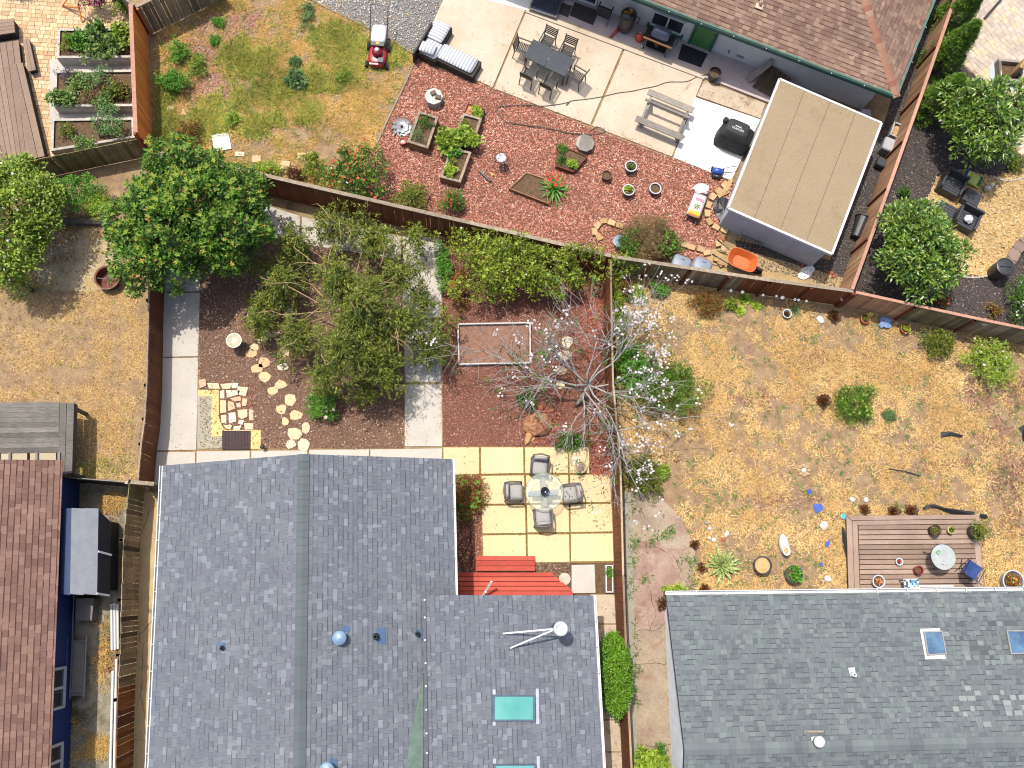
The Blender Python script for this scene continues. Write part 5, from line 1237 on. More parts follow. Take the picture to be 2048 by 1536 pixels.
for (lx, ly, a, lb) in ((-.42, .78, pi, 'slatted black chair at the upper left side of the dining table'), (.42, .78, pi+.05, 'slatted black chair at the upper right side of the dining table'), (-1.1, .06, -pi/2+.12, 'slatted black chair at the left end of the dining table'), (1.2, -.02, pi/2-.1, 'slatted black chair pulled out at the right end of the dining table'), (-.42, -.8, .03, 'slatted black chair at the lower left side of the dining table'), (.42, -.82, -.03, 'slatted black chair at the lower right side of the dining table')):
    o = ch0 if first[0] else copy_tree(ch0); first[0] = False
    w = Vector(tb.location) + Matrix.Rotation(A0, 3, 'Z') @ Vector((lx, ly, 0)); put(o, w+Vector((0, 0, .05)), A0+a, lb, 'slatted chairs around the dining table')
tb.location.z = .05; so.location.z = .05
# weathered bench frame
AB = ang((1286, 180), (1384, 221), .45)
bn = thing('bench_frame', 'weathered grey picnic bench frame missing its table boards', 'bench', P(1324, 243)+Vector((0, 0, .05)), AB)
for y_, w_, z_, L_ in ((.62, .26, .45, 1.86), (.18, .1, .6, 1.8), (-.6, .26, .45, 1.9)):
    MB().box((0, y_, z_), (L_, w_, .045)).build('seat_plank' if w_ > .2 else 'brace_plank', MT['greywood'], bn, bevel=.012)
for sx in (-.74, .74):
    MB().box((sx, 0, .39), (.09, 1.45, .09)).build('cross_beam', MT['greywood'], bn)
    for sy in (-1, 1): MB().beam((sx+.06, sy*.62, 0), (sx+.06, sy*.16, .62), .09, .05).build('leg', MT['greywood'], bn)
# covered grill
MT['cover'] = mat('black_cover', [C(46, 46, 46), C(66, 66, 66)], .75, 3, bump=.3, bscale=7, fine=.04)
AG = ang((1440, 245), (1500, 270))
cg = thing('covered_grill', 'black fabric covered pellet grill with white lettering', 'grill', P(1460, 288)+Vector((0, 0, .05)), AG)
def loft(mb, secs, n=20):
    """secs: (cx, cy, z, rx, ry, squareness)"""
    vv = []
    for cx, cy, z, rx, ry, e in secs:
        for j in range(n):
            a = 2*pi*j/n; ca, sa = cos(a), sin(a); vv.append((cx+rx*math.copysign(abs(ca)**e, ca), cy+ry*math.copysign(abs(sa)**e, sa), z))
    k = len(secs); ff = [(i*n+j, i*n+(j+1) % n, (i+1)*n+(j+1) % n, (i+1)*n+j) for i in range(k-1) for j in range(n)]
    ff += [tuple(range(n-1, -1, -1)), tuple(range((k-1)*n, k*n))]
    return mb.add(vv, ff)
loft(MB(), [(0, 0, .12, .66, .4, .5), (0, 0, .3, .64, .37, .45), (.01, 0, .62, .62, .35, .4), (.0, 0, .84, .62, .35, .35), (-.04, .02, .9, .46, .33, .4), (-.05, .03, 1.08, .43, .29, .45), (-.05, .03, 1.122, .38, .23, .5)], 28).build('cover', MT['cover'], cg, smooth=True)
loft(MB(), [(-.56, .22, .86, .1, .1, 1), (-.56, .22, 1.0, .1, .1, 1), (-.56, .22, 1.04, .05, .05, 1)], 14).build('chimney_cover', MT['cover'], cg, smooth=True)
for sx in (-.5, .5): MB().cyl((sx, -.33, .09), (sx, -.27, .09), .09, n=14).build('wheel', MT['blackrubber'], cg)
def lettering(txt, name, size, m_, parent, loc, rot):
    cu = bpy.data.curves.new(name, 'FONT'); cu.body = txt; cu.size = size; cu.align_x = 'CENTER'; cu.extrude = .002
    tmp = bpy.data.objects.new(name, cu); COL.objects.link(tmp); dg = bpy.context.evaluated_depsgraph_get()
    me = bpy.data.meshes.new_from_object(tmp.evaluated_get(dg)); bpy.data.objects.remove(tmp); me.materials.clear(); me.materials.append(m_)
    o = piece(name, me, parent, loc, rot); return o
MT['ink_white'] = mat('white_print', C(236, 236, 232), .7, 3, fine=0)
lettering('TRAEGER', 'lettering', .115, MT['ink_white'], cg, (-.05, -.09, 1.127), (0, 0, 0))
lg = MB()
for x0 in (-.16, -.09, -.01): lg.add([(x0, 0, 0), (x0+.05, .075, 0), (x0+.1, 0, 0), (x0+.075, 0, 0), (x0+.05, .035, 0), (x0+.025, 0, 0)], [(0, 4, 1), (0, 5, 4), (1, 4, 3), (1, 3, 2)])
o = lg.build('mountain_mark', MT['ink_white'], cg, loc=(-.02, .02, 1.13)); o.scale = (1.05, 1.05, 1)
# small blue machine with a folding handle
tl = thing('garden_machine', 'small blue and black machine with a thin folding handle', 'machine', P(1432, 348)+Vector((0, 0, .056)), AG+.2)
loft(MB(), [(0, 0, .06, .2, .13, .5), (0, 0, .2, .2, .13, .5), (0, 0, .3, .12, .08, .7)], 16).build('motor_housing', mat('blue_plastic', C(44, 92, 190), .4, 3, spec=.5), tl, smooth=True)
loft(MB(), [(.0, -.17, .03, .17, .08, .5), (0, -.17, .16, .15, .06, .6)], 14).build('blade_guard', MT['blackplastic'], tl, smooth=True)
for sx in (-.2, .2): MB().cyl((sx-.03, .1, .09), (sx+.03, .1, .09), .09, n=14).build('wheel', MT['blackrubber'], tl)
MB().tube([(.12, .08, .25), (.45, .14, .5), (.62, .1, .62), (.62, -.08, .62), (.45, -.1, .5), (.12, -.08, .25)], .012, 6).build('handle', MT['darkmetal'], tl)
# things along the house wall
dp = thing('cold_frame', 'dark glass panel in a silver frame lying by the house wall', 'panel', P(1092, 12)+Vector((0, 0, .1)), AG)
pc = PP([(1057, 15), (1085, -40), (1134, -22), (1113, 34)], .3)
MB().prism(pc, .22, .28).build('frame', MT['steel'], dp, True); MB().prism(inset_poly(xy(pc), .04), .26, .288).build('glass', mat('solar_glass', C(48, 58, 78), .08, 2, spec=.8, fine=0), dp, True)
def flat(name, lb, cat, px, z, h, mt_, bev=.004):
    t = MB().prism([p-ctr(PP(px)) for p in PP(px)], 0, h).build(name, mt_, bevel=bev); t.location = ctr(PP(px))+Vector((0, 0, z)); return tag(t, lb, cat)
flat('door_mat', 'black rubber mat in front of the green door', 'mat', [(1363, 91), (1414, 111), (1400, 138), (1354, 121)], .104, .015, MT['blackrubber'])
flat('mat', 'dark ribbed mat under the folding chair', 'mat', [(1150, 5), (1198, 22), (1185, 54), (1138, 34)], .104, .012, mat('dark_mat', C(78, 70, 68), .95, 20, bump=.3))
flat('mat', 'narrow grated mat beside the dark glass panel', 'mat', [(1122, 8), (1144, 16), (1135, 38), (1114, 30)], .104, .012, mat('grate_mat', C(92, 84, 82), .9, 40, bump=.6))
fc = thing('folding_chair', 'black fabric folding chair against the house wall', 'chair', P(1204, 42)+Vector((0, 0, .1)), AG+pi)
MB().box((0, 0, .44), (.48, .44, .03)).build('seat', MT['blackrubber'], fc); MB().box((0, .2, .72), (.48, .03, .46)).build('backrest', MT['blackrubber'], fc)
for sx in (-.26, .26):
    MB().tube([(sx, -.24, 0), (sx, .2, .62), (sx, .24, .98)], .014, 6).build('rear_leg', MT['darkmetal'], fc); MB().tube([(sx, .26, 0), (sx, -.22, .62)], .014, 6).build('front_leg', MT['darkmetal'], fc)
    MB().beam((sx, -.24, .63), (sx, .2, .63), .05, .02).build('armrest', MT['darkmetal'], fc)
sm = thing('barrel_smoker', 'tall black barrel smoker with orange tongs on its lid', 'smoker', P(1248, 62)+Vector((0, 0, .1)), AG)
MB().lathe([(.2, 0), (.26, .15), (.27, .5), (.26, .78)], 22).build('barrel', mat('smoker_grey', C(74, 70, 68), .5, 4, spec=.5), sm, smooth=True)
MB().lathe([(.3, .78), (.31, .82), (.3, .95), (.2, 1.05), (.02, 1.08)], 22).build('lid', MT['blackmetal'], sm, smooth=True)
MB().tube([(.3, .1, .85), (.42, .12, .8), (.4, .1, .5)], .02, 6).build('handle', MT['blackmetal'], sm)
for (x, y, a) in ((-.1, -.05, .4), (.06, .02, 1.2)): MB().box((0, 0, 0), (.2, .04, .02)).build('tongs', mat('orange_plastic', C(232, 140, 40), .5, 4), sm, loc=(x, y, 1.08), rz=a)
MB().box((.02, .1, 1.08), (.12, .08, .03)).build('glove', mat('tan_cloth', C(216, 190, 110), .9, 5), sm)
lb_ = thing('leaf_blower', 'red and black leaf blower lying by the smoker', 'blower', P(1231, 68)+Vector((0, 0, .1)), AG+1.2)
MB().tube([(-.35, 0, .06), (0, 0, .08), (.15, 0, .1)], .045, 10, r1=.07).build('tube', mat('red_plastic', C(196, 44, 40), .4, 3, spec=.5), lb_, smooth=True)
MB().ball((.22, 0, .12), (.14, .11, .12)).build('motor', MT['blackplastic'], lb_, smooth=True)
gc = thing('fuel_can', 'orange red fuel can beside the gas grill', 'can', P(1277, 82)+Vector((0, 0, .1)), AG)
MB().lathe([(.15, 0), (.17, .06), (.17, .24), (.12, .32), (.05, .36)], 18, capt=True).build('can', mat('orange_red', C(226, 84, 52), .4, 3, spec=.5), gc, smooth=True)
MB().tube([(-.1, 0, .3), (-.05, 0, .42), (.06, 0, .42), (.1, 0, .3)], .025, 8).build('handle', MT['steel'], gc, smooth=True)
gg = thing('gas_grill', 'gas grill cart with blue grey lid and wooden shelf', 'grill', P(1310, 100)+Vector((0, 0, .1)), AG)
loft(MB(), [(0, .05, .8, .36, .24, .4), (0, .05, .95, .36, .24, .4), (0, .07, 1.08, .32, .17, .5), (0, .08, 1.13, .26, .08, .6)], 24).build('lid', mat('bluegrey_enamel', C(98, 106, 124), .3, 3, spec=.6), gg, smooth=True)
MB().box((0, 0, .72), (1.15, .5, .05)).build('shelf', MT['blackmetal'], gg, bevel=.01); MB().box((0, -.27, .74), (1.15, .06, .04)).build('front_shelf', MT['brownwood'], gg)
MB().box((0, 0, .2), (.8, .42, .03)).build('lower_shelf', MT['blackmetal'], gg)
for sx in (-.45, .45):
    for sy in (-.2, .2): MB().box((sx, sy, .37), (.04, .04, .7)).build('leg', MT['blackmetal'], gg)
for sx in (-.5, ): MB().cyl((sx-.03, -.2, .08), (sx+.03, -.2, .08), .08, n=14).build('wheel', MT['steel'], gg)
MB().cyl((0, 0, .22), (0, 0, .5), .13, n=14).build('gas_bottle', MT['darkmetal'], gg)
MB().tube([(.6, -.15, .74), (.68, -.1, .74), (.68, .15, .74), (.6, .18, .74)], .015, 6).build('side_handle', MT['blackmetal'], gg)
def tub(name, lb, cat, px, py, r_, h_, mt_, fill=None, rim=None, z=0.0, group=None, sub=.85, n=22, lip=.02):
    """an open pot with a wall thickness, a rim and something in it"""
    t = thing(name, lb, cat, P(px, py, 0)+Vector((0, 0, z)), 0, group)
    MB().lathe([(r_*sub, 0), (r_, h_), (r_+lip, h_), (r_+lip, h_+.02), (r_-.015, h_+.02), (r_-.03, h_-.06), (r_*.8, h_-.1)], n).build('pot', mt_, t, smooth=False)
    if rim: MB().lathe([(r_+lip+.004, h_-.01), (r_+lip+.004, h_+.024), (r_-.012, h_+.024), (r_-.02, h_-.02)], n, capb=False).build('rim', rim, t)
    MB().lathe([(r_-.03, h_-.05), (r_*.4, h_-.03), (.005, h_-.025)], n, capb=False).build('soil', fill or MT['soil'], t, smooth=True)
    return t
def inpot(t, h_, rx, hh, mt_, seed, nc=14, nl=16, L=.07, W=.035, flowers=(), cr=.06, nm='foliage'):
    r = np.random.default_rng(seed); cc = clumps((0, 0, h_+hh*.45), (rx, rx, hh*.55), nc, r, (.2, 1), -.2)
    Cn, D, N = clump_leaves(cc, nl, cr, r); n = len(Cn); V, F = leaf_geo(Cn, D, N, r.uniform(L*.7, L*1.2, n), W); piece(nm, np_mesh(nm, V, F, mt_), t)
    for fm, cnt, size in flowers:
        k = r.choice(len(cc), cnt); b = cc[k]+r.normal(0, cr, (cnt, 3)); b[:, 2] += cr; V, F = flower_geo(b, size, r); piece('blossom', np_mesh('blossom', V, F, fm), t)
tub('bucket', 'round black tub beside the porch step', 'bucket', 1424, 158, .22, .34, MT['blackplastic'], z=.1)
# leaning weathered boards beside the shed
wbn = thing('leaning_boards', 'stack of weathered boards leaning by the shed corner', 'boards', P(1535, 178)+Vector((0, 0, .1)))
p0 = P(1494, 162, .1); p1 = P(1545, 122, .95); MB().beam(p0, p1, .24, .05).build('board', MT['greywood'], wbn, True)
for i in range(5):
    a_ = P(1508+i*10, 176+i*5.5, .12); b_ = P(1545+i*9, 132+i*6, .55); MB().beam(a_, b_, .17, .045).build('board', mat('brown_board', [C(84, 66, 52), C(124, 102, 80)], .9, 9, bump=.3, piece=.2), wbn, True)
def hose(name, lb, pts, r_, mt_, z=.0, cat='hose', closed=False):
    w = [P(a, b)+Vector((0, 0, z+r_+(c[0] if c else 0))) for a, b, *c in pts]
    sm_ = []
    for i in range(len(w)-1):
        p0_, p1_, p2_, p3_ = w[max(0, i-1)], w[i], w[i+1], w[min(len(w)-1, i+2)]
        for k in range(4):
            t = k/4; sm_.append(.5*((2*p1_)+(p2_-p0_)*t+(2*p0_-5*p1_+4*p2_-p3_)*t*t+(3*p1_-p0_-3*p2_+p3_)*t**3))
    sm_.append(w[-1]); c0_ = sm_[0].copy(); c0_.z = 0
    o = MB().tube([p-c0_ for p in sm_], r_, 6).build(name, mt_, smooth=True); o.location = c0_; return tag(o, lb, cat)
MT['hosegrey'] = mat('hose_grey', C(110, 100, 88), .6, 4)
hose('garden_hose', 'grey brown hose snaking from the porch across the patio into the mulch', [(1420, 148, .05), (1407, 154, .05), (1394, 155), (1372, 165), (1336, 166), (1311, 174), (1286, 179), (1264, 184), (1234, 188), (1204, 195), (1174, 200), (1141, 204), (1132, 213), (1138, 206), (1120, 210), (1085, 214), (1060, 212), (1024, 212), (1010, 214), (997, 215), (994, 228), (1010, 244), (1024, 248), (1060, 253), (1100, 259), (1140, 268), (1184, 271), (1204, 267), (1208, 262), (1194, 256), (1180, 264), (1176, 280)], .016, MT['hosegrey'], z=.05)
# ------------------------------------------------------------------ red mulch garden
MT['octo'] = mat('pale_stone_top', [C(204, 200, 190), C(228, 224, 214)], .85, 5, bump=.2)
def octo(name, lb, px, py, r_, h_, mt_, cat):
    t = thing(name, lb, cat, P(px, py, 0)); MB().lathe([(r_*.9, 0), (r_*.9, h_*.6), (r_, h_*.7), (r_, h_)], 8, capt=True).build('top', mt_, t); return t
o = octo('octagon_table', 'pale octagonal low table holding two bricks', 868, 203, .34, .38, MT['octo'], 'table')
for (x, y, a) in ((-.02, .1, .5), (.16, -.06, -.2)): 
    b_ = MB().box((0, 0, .04), (.2, .15, .08), 0).build('brick', mat('brown_brick', C(124, 108, 94), .9, 8, bump=.3), None, loc=(o.location.x+x, o.location.y+y, .38), rz=a); tag(b_, 'grey brown brick %s on the pale octagonal table' % ('nearer the patio' if y > 0 else 'nearer the planters'), 'brick', 'bricks on the octagonal table')
o = thing('octagon_table', 'grey weathered octagonal plank table beside the pentagon planter', 'table', P(1168, 293))
MB().lathe([(.27, 0), (.27, .25)], 8).build('base', MT['greywood'], o)
hx = lambda y: min(.33, .47-abs(y))
for i in range(5):
    y0 = -.33+.132*i; y1 = y0+.126; ys = sorted({y0, y1} | {k for k in (-.14, .14) if y0 < k < y1}); MB().prism([(-hx(y), y) for y in ys]+[(hx(y), y) for y in ys[::-1]], .25, .285).build('plank', MT['greywood'], o, rz=1.3)
# metal pinwheel lying on the mulch
pwl = thing('pinwheel', 'grey metal pinwheel with curled blades lying on the mulch', 'pinwheel', P(804, 256))
MT['pin'] = mat('pin_grey', [C(120, 124, 130), C(172, 176, 180)], .45, 5, metal=.4)
for lay, n, r_, z_ in ((0, 10, .44, .05), (1, 8, .3, .1)):
    for i in range(n):
        a = 2*pi*i/n+lay*.3; V = []
        for s in np.linspace(0, 1, 6):
            b = a+s*.9; rr = r_*(.12+.88*s); w = .09*sin(pi*min(1, s*.9+.1))+.01
            V += [(rr*cos(b)-w*sin(b), rr*sin(b)+w*cos(b), z_+.05*s), (rr*cos(b)+w*sin(b), rr*sin(b)-w*cos(b), z_+.01)]
        MB().add(V, [(2*k, 2*k+1, 2*k+3, 2*k+2) for k in range(5)]).build('blade', MT['pin'], pwl, smooth=True)
MB().lathe([(.05, 0), (.05, .16), (.02, .19)], 12, capt=True).build('hub', MT['darkmetal'], pwl)
def planter(name, lb, px, h_, wood, soil_m=None, rim=None, cat='planter', base=0.0, group=None, bw=.035, depth=.06):
    """a bed of boards around soil; px is its rim at height h_"""
    pts = PP(px, h_); c = ctr(pts); t = thing(name, lb, cat, (c.x, c.y, base), 0, group); p = xy(pts); n = len(p)
    area = sum(p[i][0]*p[(i+1) % n][1]-p[(i+1) % n][0]*p[i][1] for i in range(n))
    if area < 0: p = p[::-1]
    inn = inset_poly(p, bw)
    k = max(1, round(h_/.16))
    for i in range(n):
        a, b = p[i], p[(i+1) % n]; ai, bi = inn[i], inn[(i+1) % n]
        for j in range(k):
            z0_, z1_ = base+h_*j/k, base+h_*(j+1)/k-.006
            MB().prism([a, b, bi, ai], z0_, z1_).build('board', wood, t, True)
        if rim: MB().prism([a, b, inset_poly(p, bw*2.6)[(i+1) % n], inset_poly(p, bw*2.6)[i]], base+h_+.001, base+h_+.03).build('rim', rim, t, True)
    MB().prism(inn, base+.02, base+h_-depth).build('soil', soil_m or MT['soil'], t, True)
    return t
def bedplant(t, z, spots, seed=0):
    """plants growing in a planter: (px, py, rx, h, material, leaf length, leaf width, flowers)"""
    for i, (px, py, rx, hh, m_, L, W, fl) in enumerate(spots):
        q = P(px, py, z+hh*.4)
        plant('bed_plant', spots_lab(m_, px, py), 'plant', (q.x, q.y), rx*1.15, rx*1.05, hh*1.1, MT[m_], nc=int(14+90*rx*rx), nl=20, cr=.09, L=L, W=W, seed=seed+i*7+int(px), base_z=z, nlimb=4, tr=.012, shell=(.2, 1), flowers=[(MT[f], n_, s_) for f, n_, s_ in fl], group=None)
LABN = {}
def spots_lab(m_, px, py):
    w = {'l_dark': 'dark green', 'l_fresh': 'fresh green', 'l_veg': 'grey green', 'l_lime': 'lime green', 'l_bluegreen': 'blue green', 'l_pale': 'pale green', 'l_purple': 'purple grey', 'l_red': 'reddish', 'l_brown': 'dry brown', 'l_yellow': 'yellow green', 'l_olive': 'olive green'}[m_]
    return BEDWORDS.get((px, py), '%s plant growing in its planter' % w)
BEDWORDS = {}
B1 = planter('planter_box', 'wooden planter box with flowers beside the metal pinwheel', [(837, 222), (877, 235), (856, 298), (815, 285)], .42, MT['brownwood'], rim=MT['railgrey'])
B2 = planter('planter_box', 'upper narrow wooden planter full of squash leaves', [(926, 226), (964, 237), (947, 291), (907, 280)], .42, MT['brownwood'], rim=MT['railgrey'])
B3 = planter('planter_box', 'lower narrow wooden planter with a red flower and seedlings', [(902, 294), (943, 305), (921, 366), (880, 355)], .42, MT['brownwood'], rim=MT['railgrey'])
B4 = planter('planter_box', 'small dark planter at the top of the narrow planters', [(936, 206), (970, 217), (963, 237), (927, 226)], .3, mat('dark_red_wood', C(112, 62, 42), .85, 8), MT['redmulch'])
B5 = planter('planter_box', 'pentagonal wooden planter with three seedlings', [(1113, 286), (1130, 293), (1176, 312), (1147, 344), (1112, 332)], .26, mat('redwood_board', C(132, 78, 54), .85, 8), rim=None)
B6 = planter('planter_box', 'low slatted planter under the fern with red flowers', [(1018, 377), (1053, 344), (1090, 356), (1098, 408)], .22, MT['brownwood'])
BEDWORDS.update({(852, 245): 'flowering leafy plant at the upper end of the planter by the pinwheel', (835, 272): 'dark herb at the lower end of the planter by the pinwheel', (930, 250): 'climbing plant at the upper end of the squash planter', (905, 278): 'large pale squash plant spilling over two narrow planters', (940, 282): 'lime leafed plant where the two narrow planters meet', (906, 306): 'bright seedling at the top of the lower narrow planter', (900, 342): 'lime green lettuce at the bottom of the lower narrow planter',
 (1126, 297): 'seedling in the upper corner of the pentagon planter', (1124, 320): 'dark seedling in the left corner of the pentagon planter', (1143, 328): 'lime seedling in the lower corner of the pentagon planter', (952, 224): 'yellow squash shoots in the small dark planter', (905, 324): 'small plant with a red bloom in the lower narrow planter'})
bedplant(B1, .36, [(852, 245, .3, .25, 'l_dark', .06, .035, [('p_orange', 8, .05)]), (835, 272, .26, .3, 'l_bluegreen', .06, .02, [])])
bedplant(B2, .36, [(930, 250, .2, .3, 'l_olive', .07, .03, []), (905, 278, .5, .35, 'l_pale', .2, .15, []), (940, 282, .3, .3, 'l_lime', .14, .1, [])], 3)
bedplant(B3, .36, [(906, 306, .2, .22, 'l_fresh', .1, .06, []), (900, 342, .2, .22, 'l_lime', .1, .07, []), (905, 324, .1, .2, 'l_fresh', .05, .03, [('p_red', 6, .07)])], 5)
bedplant(B4, .26, [(952, 224, .16, .15, 'l_lime', .12, .05, [])], 6)
bedplant(B5, .2, [(1126, 297, .16, .2, 'l_fresh', .06, .03, []), (1124, 320, .16, .2, 'l_dark', .06, .03, []), (1143, 328, .18, .22, 'l_lime', .07, .04, [])], 8)
fn = rosette('fern', 'large arching fern with red flower spikes leaning over the low planter', 'fern', P(1108, 378, .2), 46, .75, .07, MT['l_fresh'], seed=9, lift=(.25, 1.4), curl=.28, z=.12)
V, F = flower_geo(np.array([(rng.uniform(-.3, .3), rng.uniform(-.1, .45), rng.uniform(.35, .6)) for _ in range(40)]), .09, np.random.default_rng(3)); piece('blossom', np_mesh('blossom', V, F, MT['p_red']), fn)
tub('terracotta_pot', 'round terracotta pot with a pale saucer on top by the pinwheel', 'pot', 806, 288, .12, .22, mat('red_clay', C(196, 74, 44), .6, 4), fill=MT['octo'])
MT['whiteware'] = mat('white_glaze', C(226, 228, 232), .35, 4, spec=.5); MT['bluepot'] = mat('blue_grey_glaze', C(104, 112, 126), .35, 4, spec=.5)
pa = tub('flower_pot', 'brown pot of bare soil left of the three white rimmed pots', 'pot', 1211, 357, .17, .28, mat('brown_pot', C(116, 84, 62), .7, 4))
for (px, py, lb, m_, s) in ((1259, 340, 'white rimmed pot with green sprigs, topmost of the three', 'l_dark', 1), (1254, 387, 'white rimmed pot with a lime seedling, leftmost of the three', 'l_lime', 2), (1307, 384, 'white rimmed pot of bare soil, rightmost of the three', None, 3)):
    t = tub('flower_pot', lb, 'pot', px, py, .2, .3, MT['bluepot'], rim=MT['whiteware'], group='white rimmed pots')
    if m_: inpot(t, .26, .12, .2, MT[m_], s, nc=8)
# wire fire globe
wg = thing('wire_stand', 'white bowl on a dark wire stand among the planters', 'stand', P(1001, 330))
MB().lathe([(.02, .42), (.14, .46), (.19, .55), (.17, .6), (.12, .6), (.1, .57), (.01, .55)], 18, capb=False).build('bowl', MT['whiteware'], wg, smooth=True)
MB().tube([(.24*cos(a), .24*sin(a), .52) for a in np.linspace(0, 2*pi, 18)[:-1]], .01, 5, closed=True).build('ring', MT['darkmetal'], wg)
for i in range(4): a = i*pi/2+.5; MB().tube([(.32*cos(a), .32*sin(a), 0), (.24*cos(a), .24*sin(a), .52), (.1*cos(a), .1*sin(a), .64)], .01, 5).build('leg', MT['darkmetal'], wg)
tc = thing('hand_tool', 'short black and grey cylindrical tool lying on the mulch', 'tool', P(970, 354), ang((962, 345), (980, 362)))
MB().cyl((-.3, 0, .06), (-.1, 0, .06), .035, n=10).build('tip', mat('grey_steel', C(130, 134, 140), .4, 4, metal=.5), tc); MB().cyl((-.1, 0, .06), (.28, 0, .06), .055, n=12).build('grip', MT['blackplastic'], tc)
MB().lathe([(.06, 0), (.06, .06)], 10, capt=True).build('cap', MATS['tan_cloth'], tc, loc=(.12, .25, 0))
# soil bag on a folding stand
AS = ang((1377, 432), (1395, 384))
st = thing('folding_stand', 'black wire folding stand under the bag of soil', 'stand', P(1388, 420), AS)
for sy in (-.24, .24): MB().tube([(-.62, sy, 0), (-.5, sy, .3), (.5, sy, .3), (.6, sy, 0)], .013, 5).build('rail', MT['darkmetal'], st)
MB().tube([(-.62, -.24, 0), (-.62, .24, 0)], .013, 5).build('foot', MT['darkmetal'], st)
MB().box((0, 0, .31), (.98, .46, .012)).build('shelf', MT['darkmetal'], st)
bg = thing('soil_bag', 'pink and white bag of potting soil with a yellow end', 'bag', Vector(st.location)+Vector((0, 0, .32)), AS)
cushion('bag', bg, (0, 0, .08), (.95, .5, .15), mat('bag_white', [C(238, 214, 214), C(246, 240, 236)], .5, 3, spec=.5), 0, .3)
MB().box((-.34, 0, .155), (.14, .42, .012)).build('yellow_band', mat('bag_yellow', C(244, 206, 60), .5, 4), bg); MB().box((-.43, 0, .12), (.06, .44, .03)).build('orange_band', mat('bag_orange', C(238, 140, 50), .5, 4), bg)
lv = MB()
for i in range(7): a = 2*pi*i/7; lv.add([(0, 0, 0), (.09*cos(a-.3), .09*sin(a-.3), .004), (.15*cos(a), .15*sin(a), 0), (.09*cos(a+.3), .09*sin(a+.3), .004)], [(0, 1, 2, 3)])
lv.build('leaf_print', MT['l_fresh'], bg, loc=(-.08, 0, .182)); MB().box((.2, -.02, .175), (.12, .3, .01)).build('pink_band', mat('bag_pink', C(222, 150, 168), .5, 4), bg)
cr2_ = MB().ball((0, 0, .06), (.3, .2, .07), 12, 6, .25).build('crumpled_bag', mat('white_plastic', C(240, 234, 238), .4, 4), None, loc=P(1397, 388)+Vector((0, 0, .4))); tag(cr2_, 'crumpled white plastic bag at the top of the soil bag', 'bag')
# curved rows of tan edging blocks
MT['block'] = matr('tan_edging_block', [C(210, 174, 124), C(224, 190, 142), C(196, 158, 110), C(216, 186, 146)], .9, .12, 2, bump=.4, bscale=30, grain=.2, gscale=20)
def blocks(name, lb, pts, w=.29, d=.24, h=.13, seed=1):
    r = np.random.default_rng(seed); t = thing(name, lb, 'edging', P(*pts[0]))
    me = [MB().prism([(-w/2, -d/2), (w/2, -d/2*.8), (w/2*.96, d/2*.85), (-w/2*.9, d/2)], 0, h, .05).mesh('block', MT['block']), MB().prism([(-w/2*.9, -d/2*.85), (w/2*.95, -d/2), (w/2, d/2*.8), (-w/2, d/2*.9)], 0, h*.9, .06).mesh('block', MT['block'])]
    for i, q in enumerate(pts):
        a = pts[max(0, i-1)]; b = pts[min(len(pts)-1, i+1)]; piece('block', me[i % 2], t, P(*q)+Vector((0, 0, r.uniform(0, .02))), (r.normal(0, .03), r.normal(0, .03), ang(a, b)+r.normal(0, .08)), True)
    return t
blocks('block_edging', 'curved tan block edging around the black pit beside the shed', [(1448, 372), (1436, 384), (1424, 396), (1416, 412), (1413, 429), (1417, 445), (1430, 457), (1447, 462)], seed=1)
blocks('block_edging', 'short curve of tan blocks beside the blue dish', [(1197, 476), (1188, 465), (1194, 453), (1206, 444), (1222, 448), (1238, 453)], seed=2)
blocks('block_edging', 'row of tan blocks above the two grey bins', [(1368, 492), (1382, 496), (1400, 500), (1412, 507), (1436, 489), (1446, 500), (1432, 518), (1440, 528)], seed=3)
pit = thing('fire_pit', 'black crumpled liner inside the curved block edging', 'fire pit', P(1445, 420))
MB().ball((0, 0, .02), (.42, .5, .12), 14, 6, .3).build('liner', MT['blackplastic'], pit)
for i in range(4): MB().box((0, 0, 0), (.5, .16, .02)).build('cardboard', mat('cardboard', [C(196, 158, 108), C(222, 188, 140)], .9, 4), pit, loc=(.05+.06*i, .62+.1*i, .1+.02*i), rz=.5+.2*i)
bd = thing('bird_bath', 'pale blue dish between the block edging and the shrub', 'bird bath', P(1236, 488))
MB().lathe([(.1, 0), (.06, .05), (.05, .18), (.2, .24), (.23, .28), (.2, .27), (.02, .25)], 20).build('dish', mat('pale_blue_glaze', C(170, 200, 222), .3, 4, spec=.5), bd, smooth=True)
def bin_(lb, px, py, rz):
    t = thing('storage_bin', lb, 'bin', P(px, py), rz, 'grey bins behind the fence'); m_ = mat('grey_lid', [C(146, 156, 172), C(164, 172, 186)], .5, 3, spec=.4)
    loft(MB(), [(0, 0, 0, .27, .22, .45), (0, 0, .5, .31, .25, .45)], 20).build('body', mat('grey_body', C(104, 112, 124), .6, 3), t)
    loft(MB(), [(0, 0, .5, .34, .27, .45), (0, 0, .55, .34, .27, .45), (0, 0, .6, .26, .19, .5)], 20).build('lid', m_, t, smooth=True)
    MB().tube([(-.06, .12, .6), (-.04, .12, .63), (.04, .12, .63), (.06, .12, .6)], .012, 6).build('handle', m_, t)
bin_('grey lidded storage bin behind the fence, left of the pair', 1356, 536, AG); bin_('grey lidded storage bin behind the fence, next to the wheelbarrow', 1397, 541, AG-.05)
